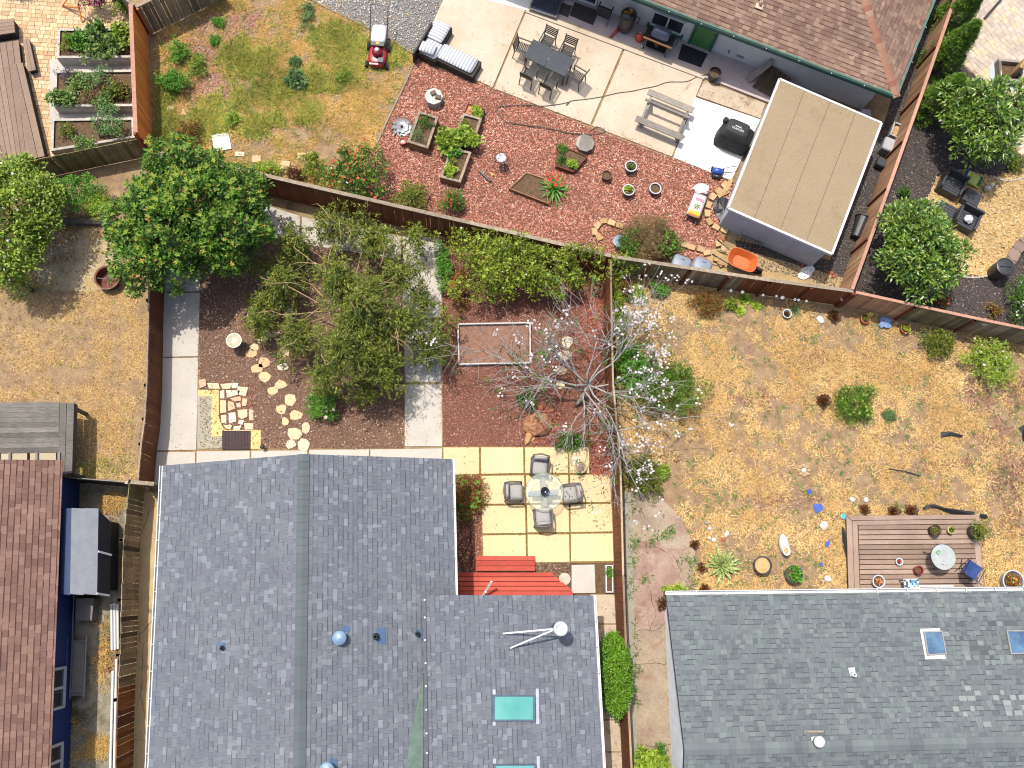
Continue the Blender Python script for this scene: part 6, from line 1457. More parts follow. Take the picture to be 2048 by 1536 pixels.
# wheelbarrow
AW = ang((1445, 502), (1500, 525), .5)
wb = thing('wheelbarrow', 'orange wheelbarrow with a dusty tray beside the shed', 'wheelbarrow', P(1476, 530), AW)
MT['orange'] = mat('orange_tray', [C(222, 104, 42), C(238, 128, 62)], .5, 3, stains=C(206, 130, 78), stain_scale=3, spec=.4)
loft(MB(), [(.02, 0, .28, .3, .22, .5), (0, 0, .55, .52, .36, .55), (0, 0, .57, .55, .38, .55), (0, 0, .57, .52, .355, .55), (.02, 0, .32, .3, .21, .5)], 26).build('tray', MT['orange'], wb, smooth=False)
for sy in (-.22, .22):
    MB().tube([(-.95, sy*1.3, .55), (-.4, sy*1.1, .3), (.5, sy*.5, .22), (.68, sy*.2, .2)], .02, 6).build('handle', MT['steel'], wb); MB().cyl((-1.1, sy*1.36, .62), (-.9, sy*1.28, .53), .026, n=8).build('grip', MT['blackrubber'], wb)
    MB().tube([(-.25, sy, .3), (-.35, sy, 0), (-.1, sy, 0), (-.05, sy, .3)], .015, 6).build('leg', MT['darkmetal'], wb)
MB().cyl((.68, -.05, .2), (.68, .05, .2), .2, n=18).build('wheel', MT['blackrubber'], wb)
ht = thing('metal_rack', 'bent black metal rack leaning on the shed wall', 'rack', P(1492, 492), AG)
for i in range(3): MB().tube([(-.3+.25*i, -.2, .02), (-.3+.25*i, .1, .5), (-.2+.25*i, .12, .52), (-.12+.25*i, -.15, .05)], .014, 5).build('bar', MT['steel'] if i == 1 else MT['darkmetal'], ht)
MB().tube([(-.4, .1, .48), (.5, .1, .5)], .014, 5).build('crossbar', MT['darkmetal'], ht)
for i, (px, py) in enumerate(((1660, 546), (1668, 552), (1448, 478), (1604, 530))):
    o = MB().prism([(-.11, -.05), (.11, -.05), (.11, .05), (-.11, .05)], 0, .06, .02).build('brick', mat('red_brick', [C(170, 92, 62), C(196, 116, 82)], .9, 8, bump=.3), None, loc=P(px, py), rz=.4*i); tag(o, ['red brick at the corner of the shed', 'red brick touching the other one at the shed corner', 'red brick above the wheelbarrow', 'red brick below the shed wall'][i], 'brick', 'loose red bricks')
pl_ = MB().ball((0, 0, .06), (.34, .2, .08), 14, 6, .2).build('plastic_sheet', glass('clear_plastic', (.75, .78, .8), .15, .55), None, loc=P(1612, 546), rz=.5); tag(pl_, 'crumpled clear plastic sheet below the shed', 'plastic sheet')
# strip beside the cedar fence
def crate(lb, px, py, w, d, h, rz, m_, fill=None, lid=False, nm='crate', cat='crate'):
    t = thing(nm, lb, cat, P(px, py), rz)
    mb = MB()
    for (x, y, a, b) in ((0, d/2, w, .025), (0, -d/2, w, .025), (w/2, 0, .025, d), (-w/2, 0, .025, d)): mb.box((x, y, h/2), (a, b, h))
    mb.box((0, 0, .012), (w, d, .02)); mb.build('wall', m_, t)
    rm = MB()
    for (x, y, a, b) in ((0, d/2, w+.06, .05), (0, -d/2, w+.06, .05), (w/2, 0, .05, d), (-w/2, 0, .05, d)): rm.box((x, y, h+.012), (a, b, .025))
    rm.build('rim', m_, t)
    if fill: MB().ball((0, 0, h*.8), (w*.42, d*.42, .06), 10, 5, .2).build('contents', fill, t)
    if lid: MB().box((0, 0, h+.03), (w*.96, d*.96, .04)).build('lid', lid, t, bevel=.01)
    return t
AF = ang((1908, 0), (1703, 581))
crate('white crate holding pale wood scraps beside the cedar fence', 1787, 272, .55, .48, .4, AF, mat('white_plastic_crate', C(206, 204, 198), .5, 4), MATS['cardboard'])
crate('grey plastic crate with a half open pale lid beside the cedar fence', 1770, 300, .5, .5, .4, AF, mat('grey_crate', C(150, 152, 156), .5, 4), None, mat('pale_lid', C(196, 198, 202), .4, 4), 'storage_crate')
crate('small black box at the end of the crates', 1757, 332, .3, .34, .3, AF, MT['blackplastic'], None, mat('dark_lid', C(74, 76, 80), .5, 4), 'storage_box', 'box')
crate('white box in the shade between the house and the shed', 1724, 240, .5, .35, .3, AF+.3, MATS['white_plastic_crate'], None, MATS['white_plastic_crate'], 'storage_box', 'box')
tr_ = thing('trash_can', 'black tapered trash can lying on its side by the shed', 'trash can', P(1712, 462), AF)
MB().cyl((-.42, 0, .27), (.36, 0, .2), .26, .19, 20).build('body', MT['blackplastic'], tr_, smooth=False); MB().cyl((-.46, 0, .27), (-.42, 0, .27), .285, .285, 20).build('rim', MT['blackplastic'], tr_)
# ------------------------------------------------------------------ magnolia garden
pb = thing('square_planter', 'square grey planter frame with a tan panel standing inside', 'planter', P(2012, 150))
gb = MB().lathe([(.72, 0), (.7, .03)], 28, capt=True).build('gravel_disc', mat('pale_gravel', [C(190, 204, 204), C(222, 230, 228)], .9, 40, 2, bump=.5), pb); 
for (x, y, a, b) in ((0, .42, .95, .1), (0, -.42, .95, .1), (.42, 0, .1, .74), (-.42, 0, .1, .74)): MB().box((x, y, .17), (a, b, .34)).build('board', MT['greywood'], pb, rz=-.08)
MB().box((0, 0, .08), (.74, .74, .1)).build('soil', MT['soil'], pb, rz=-.08)
MB().box((.15, .15, .45), (.09, .5, .7)).build('panel', mat('tan_panel', [C(186, 142, 92), C(214, 176, 124)], .85, 5, stretch=(1, 1, 8), bump=.2), pb, rz=-.6); MB().box((.26, .2, .42), (.1, .46, .64)).build('panel', MT['railgrey'], pb, rz=-.6)
hs = flat('umbrella_pole', 'dark pole lying across the pale paved terrace', 'pole', [(1965, 38), (1998, 0), (2002, 3), (1969, 41)], .03, .05, MT['darkmetal'])
def wicker_unit(nm, lb, px, py, w, d, h, rz, back=True, arm=True, slat=True):
    t = thing(nm, lb, 'seat', P(px, py)+Vector((0, 0, .02)), rz, 'black garden furniture on the straw')
    m_ = mat('black_resin', [C(54, 56, 60), C(78, 82, 88)], .5, 20, 2, spec=.45, bump=.2)
    MB().box((0, 0, h*.45), (w, d, h*.9)).build('base', m_, t, bevel=.02)
    n = 7
    for i in range(n): MB().box((0, -d/2+d*(i+.5)/n, h*.92), (w*.94, d/n*.8, .03)).build('slat', m_, t)
    if back: MB().box((0, d/2-.04, h+.16), (w, .08, .36)).build('backrest', m_, t, bevel=.015)
    if arm:
        for sx in (-1, 1): MB().box((sx*(w/2-.03), 0, h+.08), (.07, d, .2)).build('armrest', m_, t, bevel=.01)
    return t
AD = ang((1876, 352), (1960, 398))
wicker_unit('garden_armchair', 'black slatted seat nearest the yellow bag', 1893, 378, .82, .74, .42, AD)
wicker_unit('garden_armchair', 'black slatted seat holding a white bundle', 1922, 446, .8, .74, .42, AD)
wicker_unit('garden_table', 'low black table between the two garden seats', 1880, 432, .7, .8, .36, AD, False, False)
wicker_unit('garden_table', 'black footstool right of the black garden seats', 1935, 402, .62, .56, .36, AD, False, False)
wb_ = MB().ball((0, 0, .1), (.17, .16, .11), 12, 7, .15).build('white_bundle', MATS['white_plastic'], None, loc=P(1934, 440, .45)); tag(wb_, 'white cloth bundle lying on a black garden seat', 'bundle')
yb = thing('fertilizer_bag', 'yellow and green bag lying above the black furniture', 'bag', P(1940, 360)+Vector((0, 0, .02)), AD)
cushion('bag', yb, (0, 0, .1), (.8, .52, .18), mat('bag_lime', [C(206, 214, 60), C(232, 232, 110)], .45, 4, spec=.5), 0, .3)
MB().box((.3, 0, .19), (.12, .42, .012)).build('green_band', mat('bag_green', C(40, 120, 60), .5, 4), yb); MB().box((-.3, 0, .19), (.12, .42, .012)).build('blue_band', mat('bag_blue', C(50, 80, 170), .5, 4), yb)
jg = thing('plastic_jug', 'white plastic jug with a cream cap beside the yellow bag', 'jug', P(1970, 380)+Vector((0, 0, .02)), .4)
loft(MB(), [(0, 0, 0, .14, .1, .5), (0, 0, .3, .14, .1, .5), (0, 0, .42, .06, .05, .8)], 18).build('body', mat('jug_white', C(232, 228, 224), .4, 4), jg, smooth=True); MB().lathe([(.07, .42), (.07, .5)], 12, capt=True).build('cap', mat('cream', C(240, 226, 188), .5, 4), jg); MB().tube([(.1, 0, .36), (.2, 0, .3), (.17, 0, .12)], .02, 6).build('handle', MATS['jug_white'], jg)
bb = thing('rain_barrel', 'tall black lidded barrel on the edge of the straw', 'barrel', P(1986, 548))
MB().lathe([(.26, 0), (.3, .3), (.31, .75)], 24).build('body', mat('barrel_black', C(66, 64, 60), .4, 4, spec=.5), bb, smooth=False)
MB().lathe([(.34, .75), (.34, .8), (.3, .82), (.28, .8), (.02, .83)], 24).build('lid', MT['blackplastic'], bb); MB().box((0, 0, .85), (.42, .05, .03)).build('lid_bar', MT['blackplastic'], bb)
for sx in (-1, 1): MB().tube([(sx*.33, -.08, .68), (sx*.4, 0, .7), (sx*.33, .08, .68)], .02, 6).build('handle', MT['blackplastic'], bb)
cb = thing('curved_bench', 'curved brown stone bench behind the black barrel', 'bench', P(2030, 510))
arc = [(2060, 478), (2046, 486), (2034, 500), (2024, 518), (2010, 534), (1996, 548)]
for i in range(5):
    a, b = P(*arc[i], .4), P(*arc[i+1], .4); d = (b-a).normalized(); s = Vector((-d.y, d.x, 0))*.2
    MB().prism([a-s, b-s, b+s, a+s], .34, .4).build('seat_slab', mat('bench_stone', [C(146, 122, 108), C(172, 148, 132)], .85, 5, bump=.3, piece=.12), cb, True)
    if i in (0, 4): MB().prism([a-s*.7, b-s*.7, b+s*.7, a+s*.7], 0, .34).build('support', MATS['bench_stone'], cb, True)
ed = []
for i in range(9): t_ = i/8; ed.append((1858+200*t_, 470+90*sin(pi*t_*.9)))
hose('straw_edging', 'thin pale edging curving around the straw', [(1852, 395), (1858, 450), (1872, 510), (1900, 546), (1945, 556), (1985, 548), (2010, 530)], .035, mat('pale_edge', C(216, 206, 190), .8, 4), cat='edging')
hose('straw_edging', 'short pale edging where the straw meets the upper bark bed', [(1985, 354), (2010, 362), (2040, 358), (2080, 345)], .035, MATS['pale_edge'], cat='edging')
# ------------------------------------------------------------------ left yard
fp = thing('fire_ring', 'rusty metal fire ring with a wire handle on the bare earth', 'fire ring', P(222, 562))
MB().lathe([(.36, 0), (.4, .36), (.43, .36), (.43, .39), (.37, .39), (.33, .06), (.02, .05)], 26).build('ring', mat('rusty_iron', [C(110, 60, 46), C(150, 86, 68)], .8, 8, bump=.3), fp)
MB().lathe([(.44, .35), (.44, .4), (.425, .4), (.425, .35)], 26, capb=False).build('rim', MT['railgrey'], fp)
for a in (0, pi/2): MB().tube([(.36*cos(a), .36*sin(a), .3), (0, 0, .24), (-.36*cos(a), -.36*sin(a), .3)], .012, 5).build('grate_bar', MT['steel'], fp)
MB().tube([(.42, -.1, .38), (.5, 0, .3), (.46, .18, .3)], .01, 5).build('handle', MT['steel'], fp)
tm = thing('timber_edge', 'dark timber edging below the green leafy shrub', 'edging', P(170, 448)); MB().beam(P(112, 446, .12), P(222, 447, .12), .12, .2).build('timber', mat('old_timber', [C(84, 76, 68), C(126, 116, 104)], .9, 8, bump=.3), tm, True); MB().beam(P(118, 440, .14), P(222, 440, .14), .1, .14).build('timber', MATS['old_timber'], tm, True)
ps = thing('fence_post', 'short dark wooden post below the pale flowering tree', 'post', P(66, 582)); MB().box((0, 0, .5), (.12, .12, 1.0)).build('post', MATS['old_timber'], ps, bevel=.01)
OLDW = matr('old_deck_wood', [C(120, 115, 108), C(138, 133, 125), C(110, 105, 98), C(148, 143, 134)], .9, .2, 1.5, bump=.5, grain=.4, gscale=5, stretch=(1, 16, 16))
# raised grey deck beside the brown roof
dk = thing('grey_deck', 'weathered grey plank platform beside the brown roof', 'deck', P(70, 880))
DZ = 1.25; c4 = PP([(-60, 806), (118, 804), (118, 905), (-60, 908)], DZ)
n = 10
for i in range(n):
    a = c4[0].lerp(c4[3], i/n); b = c4[1].lerp(c4[2], i/n); a2 = c4[0].lerp(c4[3], (i+.975)/n); b2 = c4[1].lerp(c4[2], (i+.975)/n)
    MB().prism([a, b, b2, a2], DZ-.04, DZ+rng.uniform(0, .008)).build('plank', OLDW, dk, True)
for x0, x1 in ((120, 133), (134, 148)): MB().prism(PP([(x0, 806), (x1, 806), (x1-4, 946), (x0-4, 946)], DZ), DZ-.04, DZ+.002).build('plank', OLDW, dk, True)
for x0 in (2, 60): MB().prism(PP([(x0, 905), (x0+52, 904), (x0+52, 922), (x0, 923)], DZ-.02), DZ-.06, DZ-.02).build('lower_plank', matr('fresh_board', [C(196, 180, 152), C(214, 198, 168)], .9, .1, 2, grain=.2), dk, True)
for x0 in (16, 70, 115): MB().prism(PP([(x0, 905), (x0+5, 905), (x0+5, 922), (x0, 922)], DZ+.06), DZ, DZ+.06).build('bracket', MT['darkmetal'], dk, True)
p_ = PP([(144, 806), (148, 806), (143, 946), (139, 946)], DZ); MB().prism(p_, DZ-.3, DZ-.05).build('rim_board', OLDW, dk, True)
for q in ((146, 810), (141, 942), (0, 810)): w = P(*q, DZ); MB().box((w.x-.06, w.y-.06, DZ/2-.03), (.1, .1, DZ-.06)).build('post', OLDW, dk, True)
# lean-to storage with a folded grey roof
ln = thing('storage_shed', 'narrow storage shed with a folded grey and black roof', 'shed', P(180, 1100))
prof = [(123, 1.75), (143, 1.95), (170, 2.0), (197, 1.95), (222, 1.45)]
mats_ = [mat('roof_blue_grey', C(72, 88, 124), .6, 4), mat('roof_pale_grey', [C(128, 132, 142), C(144, 148, 156)], .7, 3), MATS['roof_pale_grey'], mat('roof_black', C(44, 47, 54), .5, 4)]
for i in range(4):
    (x0, z0_), (x1, z1_) = prof[i], prof[i+1]
    a, b = P(x0, 1016+(6 if i == 3 else 0), z0_), P(x1, 1016+(28 if i == 3 else 1), z1_); c, d = P(x1-3, 1190, z1_), P(x0-3, 1188, z0_)
    a2 = Vector((a.x, (a.y+b.y)/2, a.z)); 
    MB().add([a, b, c, d, a-Vector((0, 0, .03)), b-Vector((0, 0, .03)), c-Vector((0, 0, .03)), d-Vector((0, 0, .03))], [(0, 3, 2, 1), (4, 5, 6, 7), (0, 1, 5, 4), (1, 2, 6, 5), (2, 3, 7, 6), (3, 0, 4, 7)]).build('roof_panel', mats_[i], ln, True)
MB().beam(P(197, 1103, 1.97), P(223, 1110, 1.48), .06, .03).build('roof_strip', MT['whitepaint'], ln, True); MB().beam(P(194, 1187, 1.97), P(219, 1191, 1.48), .06, .03).build('roof_strip', MT['whitepaint'], ln, True)
bx = [P(140, 1030, 1.7), P(205, 1040, 1.4), P(203, 1180, 1.4), P(138, 1180, 1.7)]; MB().prism(xy(bx), 0, 1.35).build('wall', mat('shed_dark_wall', C(60, 62, 70), .8, 4), ln, True)
bxs = flat('storage_box', 'long grey box in the shade below the narrow shed', 'box', [(164, 1196), (200, 1196), (196, 1240), (164, 1240)], .006, .5, mat('grey_box', C(136, 132, 130), .8, 5))
al = thing('aluminium_ladder', 'aluminium ladder with a grey plank lying along the blue wall', 'ladder', P(155, 1335))
MT['alu'] = mat('aluminium', C(190, 194, 202), .35, 5, metal=.6)
MB().prism(PP([(146, 1284), (170, 1284), (166, 1392), (141, 1392)], .25), .2, .25).build('plank', MT['greywood'], al, True)
for x0, x1 in ((138, 132), (146, 140), (174, 168)): MB().beam(P(x0, 1270, .3), P(x1, 1398, .3), .04, .08).build('rail', MT['alu'], al, True)
for f in (0, 1): MB().beam(P(145-f*5, 1282+f*100, .31), P(173-f*5, 1282+f*100, .31), .035, .03).build('rung', MT['alu'], al, True)
MB().beam(P(135, 1275, .55), P(131, 1396, .55), .03, .05).build('purple_rail', mat('purple_paint', C(104, 96, 176), .5, 4), al, True)
MB().beam(P(148, 1190, .5), P(145, 1272, .5), .03, .05).build('upper_rail', MT['alu'], al, True)
for i, (x0, y0, x1, y1, lb) in enumerate(((223, 1208, 224, 1300, 'short white pipe farthest from the mouldy fence'), (229, 1206, 230, 1300, 'second short white pipe from the mouldy fence'), (235, 1208, 236, 1298, 'short white pipe nearest the mouldy fence'), (226, 1342, 219, 1600, 'long white pipe nearer the blue wall'), (233, 1318, 227, 1600, 'long white pipe against the rusty fence'))):
    a, b = P(x0, y0, .08+.04*(i % 2)), P(x1, y1, .08+.04*(i % 2)); o = thing('plastic_pipe', lb, 'pipe', (a.x, a.y, 0), 0, 'white plastic pipes'); mb = MB(); mb.cyl(a, b, .042, n=12, cap=False); mb.cyl(a, b, .034, n=12, cap=True); mb.build('pipe', MT['whitepaint'], o, True); MB().cyl(a, a+(b-a).normalized()*.06, .052, n=12, cap=False).build('socket', MT['whitepaint'], o, True)
# ------------------------------------------------------------------ middle yard
def stone_poly(c, rx, ry, r, n=7):
    a0 = r.uniform(0, 6); return [(c.x+rx*r.uniform(.82, 1.12)*cos(a0+2*pi*i/n+r.uniform(-.2, .2)), c.y+ry*r.uniform(.82, 1.12)*sin(a0+2*pi*i/n+r.uniform(-.2, .2))) for i in range(n)]
fpth = bpy.data.objects.new('flagstone_path', None); COL.objects.link(fpth); structure(fpth); fpth.location = P(560, 760); r_ = np.random.default_rng(15)
for (px, py, w, h) in ((502, 708, 12, 10), (516, 737, 14, 11), (530, 726, 15, 12), (530, 755, 15, 12), (561, 770, 14, 10), (580, 800, 13, 14), (546, 782, 12, 10), (564, 819, 12, 12), (593, 831, 15, 12), (571, 843, 8, 10), (612, 856, 10, 15), (590, 867, 16, 14), (582, 888, 13, 12), (607, 890, 14, 14), (510, 695, 10, 9), (567, 705, 14, 11), (523, 680, 12, 9), (545, 668, 11, 10), (562, 660, 10, 12), (588, 685, 12, 9), (577, 622, 10, 12), (530, 662, 9, 8), (800, 775, 12, 9), (566, 735, 12, 9), (1133, 685, 14, 16), (1128, 712, 16, 14), (1122, 742, 13, 11), (1120, 770, 11, 9), (1062, 872, 10, 15)):
    c = P(px, py); k = mpp(px, py); MB().prism(stone_poly(c, w*k, h*k, r_), 0, .045, .06).build('flagstone', MT['flag'], fpth, True)
fpat = bpy.data.objects.new('flagstone_patch', None); COL.objects.link(fpat); structure(fpat); fpat.location = P(478, 810)
for pts in ([(397, 760), (412, 757), (414, 772), (400, 778)], [(414, 766), (438, 766), (442, 779), (418, 778)], [(440, 768), (464, 766), (462, 778), (446, 780)], [(462, 766), (478, 766), (476, 777), (464, 778)], [(474, 772), (498, 775), (492, 794), (476, 790)], [(440, 782), (450, 780), (450, 798), (440, 798)],
    [(452, 780), (482, 781), (478, 790), (454, 797)], [(458, 797), (482, 792), (484, 802), (470, 804)], [(440, 800), (453, 800), (454, 826), (440, 828)], [(456, 802), (468, 804), (472, 818), (456, 824)], [(485, 796), (496, 798), (494, 812), (484, 814)], [(472, 806), (482, 806), (483, 816), (474, 816)],
    [(442, 830), (454, 829), (454, 846), (443, 848)], [(457, 826), (472, 824), (474, 844), (458, 848)], [(475, 820), (496, 818), (496, 834), (484, 840), (476, 834)], [(498, 818), (508, 820), (508, 842), (498, 842)], [(478, 840), (490, 840), (486, 850), (476, 848)], [(446, 850), (466, 850), (462, 860), (452, 858)], [(468, 852), (484, 852), (480, 861), (466, 861)], [(488, 846), (508, 846), (508, 860), (490, 860)]):
    MB().prism(inset_poly(xy(PP(pts)), .008), 0, .05, .03).build('flagstone', matr('flag_patch', [C(240, 206, 164), C(246, 222, 186), C(244, 232, 214), C(236, 190, 156), C(248, 226, 178)], .85, .1, 2, bump=.3, bscale=25, grain=.1, gscale=14), fpat, True)
MB().prism(PP([(438, 764), (512, 768), (514, 862), (438, 862)]), 0, .012).build('bedding', MT['mulchbase'], fpat, True)
dg = thing('drain_mat', 'dark slatted mat on the yellow border by the grey roof', 'mat', P(474, 880))
for i in range(9):
    a = P(446+6.2*i, 863, .06); b = P(451.5+6.2*i, 863, .06); c = P(451+6.2*i, 899, .06); d = P(445.5+6.2*i, 899, .06); MB().prism([a, b, c, d], .036, .058).build('slat', mat('mat_brown', C(78, 62, 60), .8, 8), dg, True)
MB().prism(PP([(445, 862), (502, 862), (501, 900), (445, 900)]), .035, .046).build('base', MT['blackrubber'], dg, True)
sl = thing('solar_light', 'small black garden light at the end of the yellow border', 'light', P(528, 896)); MB().lathe([(.015, 0), (.015, .2), (.07, .22), (.08, .28), (.03, .31)], 14, capt=True).build('lamp', MT['blackmetal'], sl, smooth=True)
ba = thing('bird_bath', 'round pale glass dish on a stand under the feathery tree', 'bird bath', P(476, 690))
MB().lathe([(.12, 0), (.04, .05), (.035, .5), (.1, .52)], 14).build('stand', MT['darkmetal'], ba); MB().lathe([(.1, .52), (.25, .56), (.27, .6), (.24, .6), (.2, .575), (.02, .56)], 26).build('dish', mat('dish_glass', [C(190, 190, 164), C(226, 222, 190)], .2, 6, spec=.6), ba, smooth=True)
rbd = thing('empty_raised_bed', 'white timber frame of an empty raised bed under the bare branches', 'bed frame', P(988, 690))
co = PP([(916, 648), (1060, 645), (1061, 725), (918, 728)], .18)
for i in range(4): MB().beam(co[i]-Vector((0, 0, .09)), co[(i+1) % 4]-Vector((0, 0, .09)), .05, .18).build('board', mat('frame_white', [C(212, 208, 200), C(236, 234, 230)], .8, 10, fine=.2), rbd, True)
MB().prism(inset_poly(xy(co), .05), .008, .05).build('soil', mat('bed_soil', [C(146, 106, 88), C(182, 140, 118)], 1, 8, bump=.6, fine=.25), rbd, True)
rk = thing('boulder', 'reddish boulder at the edge of the paved terrace', 'boulder', P(1075, 850)); MB().ball((0, 0, .12), (.5, .42, .3), 14, 8, .14).build('rock', mat('red_rock', [C(150, 92, 66), C(196, 140, 104), C(214, 166, 124)], .9, 4, bump=.6, fine=.2), rk, smooth=False)
rk2 = thing('boulder', 'long tan stone lying left of the reddish boulder', 'boulder', P(1058, 872)); MB().ball((0, 0, .06), (.14, .32, .12), 12, 6, .12).build('rock', mat('tan_rock', [C(206, 150, 100), C(228, 180, 128)], .9, 5, bump=.5), rk2, loc=(0, 0, 0), rz=-.4)
# glass table and four cushioned chairs
gt_ = thing('glass_table', 'round glass table with a wooden cross base on the paved terrace', 'table', P(1085, 988))
MT['tglass'] = glass('table_glass', (.5, .6, .56), .03, .13); 
MB().lathe([(.62, .7), (.63, .706), (.62, .712)], 40, capb=True, capt=True).build('glass_top', MT['tglass'], gt_); MB().tube([(.63*cos(a), .63*sin(a), .706) for a in np.linspace(0, 2*pi, 40)[:-1]], .011, 5, closed=True).build('rim', mat('glass_edge', C(160, 172, 128), .2, 4), gt_)
for a, m_ in ((.02, MATS['grey_steel']), (pi/2+.02, MT['railgrey'])): MB().box((0, 0, .06), (1.0, .14, .1)).build('base_beam', m_, gt_, rz=a); MB().box((0, 0, .6), (.95, .12, .08)).build('top_beam', m_, gt_, rz=a+.03)
MB().box((0, 0, .33), (.18, .18, .55)).build('column', MT['railgrey'], gt_)
bw_ = thing('black_bowl', 'round black bowl in the middle of the glass table', 'bowl', Vector(gt_.location)+Vector((-.0, 0, .713))); MB().lathe([(.05, 0), (.13, .05), (.15, .12), (.13, .12), (.09, .06), (.01, .05)], 22).build('bowl', mat('gloss_black', C(30, 30, 32), .15, 4, spec=.7), bw_, smooth=True)
def arm_chair():
    t = thing('garden_chair', 'x', 'chair'); fm = mat('chair_grey_frame', C(120, 115, 110), .6, 8); sm = mat('chair_cushion', [C(176, 172, 168), C(200, 196, 192)], .9, 12, bump=.3, bscale=60, stretch=(12, 1, 1))
    cushion('seat_cushion', t, (0, .03, .42), (.52, .52, .12), sm)
    cushion('back_cushion', t, (0, -.24, .62), (.5, .14, .36), sm)
    MB().box((0, 0, .33), (.6, .58, .08)).build('seat_frame', fm, t, bevel=.02)
    MB().tube([(-.3, .26, .62), (-.31, -.1, .64), (-.26, -.32, .76), (0, -.36, .84), (.26, -.32, .76), (.31, -.1, .64), (.3, .26, .62)], .03, 8).build('arm_rail', fm, t, smooth=True)
    for sx in (-.28, .28):
        for sy in (-.28, .26): MB().box((sx, sy, .3), (.045, .045, .62)).build('leg', fm, t)
    return t
c0_ = arm_chair()
for i, (px, py, a, lb) in enumerate(((1077, 936, pi-.1, 'grey cushioned chair above the glass table, under the branches'), (1026, 986, -pi/2, 'grey cushioned chair left of the glass table'), (1138, 990, pi/2+.12, 'grey cushioned chair right of the glass table'), (1083, 1036, .06, 'grey cushioned chair below the glass table'))):
    o = c0_ if i == 0 else copy_tree(c0_); put(o, P(px, py)+Vector((0, 0, .035)), a, lb, 'cushioned chairs around the glass table')
rs = thing('fire_bowl', 'small round stone bowl at the upper right of the terrace', 'bowl', P(1159, 936)+Vector((0, 0, .035))); MB().lathe([(.16, 0), (.2, .18), (.22, .22), (.17, .22), (.14, .15), (.01, .15)], 22).build('bowl', mat('tan_stone_bowl', [C(196, 172, 132), C(226, 204, 164)], .85, 8, bump=.3), rs, smooth=False); MB().ball((0, 0, .16), (.13, .13, .04), 10, 5, .3).build('pebbles', MT['railgrey'], rs)
# red wooden steps
rd = thing('red_steps', 'bright red wooden steps and landing below the paved terrace', 'steps', P(1030, 1160)); RM = matr('red_stain', [C(204, 78, 58), C(218, 96, 74), C(190, 68, 52)], .7, .1, 2, bump=.2, grain=.15, gscale=6, stretch=(1, 14, 14))
for i in range(3):
    y0 = 1112+10.5*i; MB().prism(PP([(952, y0), (1069, y0), (1070, y0+8.8), (952, y0+8.8)], .2), .16, .2).build('board', RM, rd, True)
MB().prism(PP([(952, 1142), (1070, 1142), (1070, 1112), (1069, 1112), (953, 1112)], .17), 0, .155).build('riser', RM, rd, True)
for i in range(6):
    y0 = 1145+9.4*i; y1 = y0+8.0; xr = min(1146, 1103+ (y1-1145)*1.15); xr0 = min(1146, 1103+(y0-1145)*1.15); MB().prism(PP([(908, y0), (xr0, y0), (xr, y1), (908, y1)], .4), .36, .4).build('board', RM, rd, True)
MB().prism(PP([(909, 1147), (1100, 1147), (1142, 1184), (1142, 1200), (909, 1200)], .36), 0, .35).build('frame', mat('red_frame', C(120, 40, 30), .8, 6), rd, True)
wpn = thing('white_railing', 'short white slanted handrail rising from the red landing', 'railing', P(972, 1188)); MB().beam(P(964, 1194, .5), P(983, 1163, 1.3), .07, .04).build('rail', MT['whitepaint'], wpn, True); MB().beam(P(968, 1188, .4), P(971, 1184, .9), .05, .05).build('post', MT['whitepaint'], wpn, True)
o = MB().lathe([(.2, 0), (.2, .04), (.17, .05)], 20, capt=True).build('round_stone', mat('pale_round', [C(206, 196, 176), C(226, 216, 198)], .9, 8, bump=.3), None, loc=P(1129, 1158)+Vector((0, 0, .02))); tag(o, 'pale round stepping stone at the corner of the red landing', 'stone')
wpl = planter('planter_box', 'narrow white planter box against the brown fence', [(1211, 1130), (1226, 1130), (1227, 1185), (1212, 1185)], .16, MT['whitepaint'])
BEDWORDS.update({(1218, 1145): 'small green herb in the narrow white planter'}); bedplant(wpl, .1, [(1218, 1145, .1, .12, 'l_fresh', .06, .03, [])], 3)
hose('black_cable', 'tangled black cable in the bed beside the grey roof', [(918, 1062), (935, 1050), (942, 1075), (930, 1105), (918, 1120), (935, 1130), (944, 1100), (938, 1075), (922, 1085), (916, 1110), (930, 1145), (940, 1140), (946, 1110)], .012, MT['blackrubber'], cat='cable', z=.04)
# ------------------------------------------------------------------ right yard
bdk = thing('brown_deck', 'low brown plank deck with potted plants in the dry yard', 'deck', P(1830, 1110)); HZ = .28
DM = matr('deck_brown', [C(172, 146, 130), C(190, 164, 146), C(156, 132, 116), C(206, 182, 164)], .8, .15, 1.2, bump=.2, grain=.18, gscale=6, stretch=(1, 14, 14)); DM2 = matr('deck_brown_side', [C(176, 150, 132), C(192, 166, 146)], .8, .12, 1.2, bump=.2, grain=.18, gscale=6, stretch=(14, 1, 14))
for i in range(14):
    y0 = 1051+9.9*i; f = (y0-1033)/150; MB().prism(PP([(1717+4*f, y0), (1945+12*f, y0-2), (1945+12*f, y0+6.1), (1717+4*f, y0+8.1)], HZ), HZ-.04, HZ).build('board', DM, bdk, True)
for k, (xa, xb) in enumerate(((1693, 1704), (1705, 1715))):
    MB().prism(PP([(xa, 1033+9*k), (xb, 1042+9*k), (xb+5, 1200), (xa+5, 1200)], HZ), HZ-.04, HZ+.003).build('border_board', DM2, bdk, True)
for k, (ya, yb) in enumerate(((1031, 1039.5), (1040.5, 1049))):
    MB().prism(PP([(1694+10*k, ya+1), (1956, ya-1.5), (1956, yb-2), (1703+11*k, yb+1)], HZ), HZ-.04, HZ+.002).build('border_board', DM, bdk, True)
MB().prism(PP([(1946, 1050), (1957, 1029), (1968, 1200), (1959, 1200)], HZ), HZ-.04, HZ+.004).build('border_board', DM2, bdk, True)
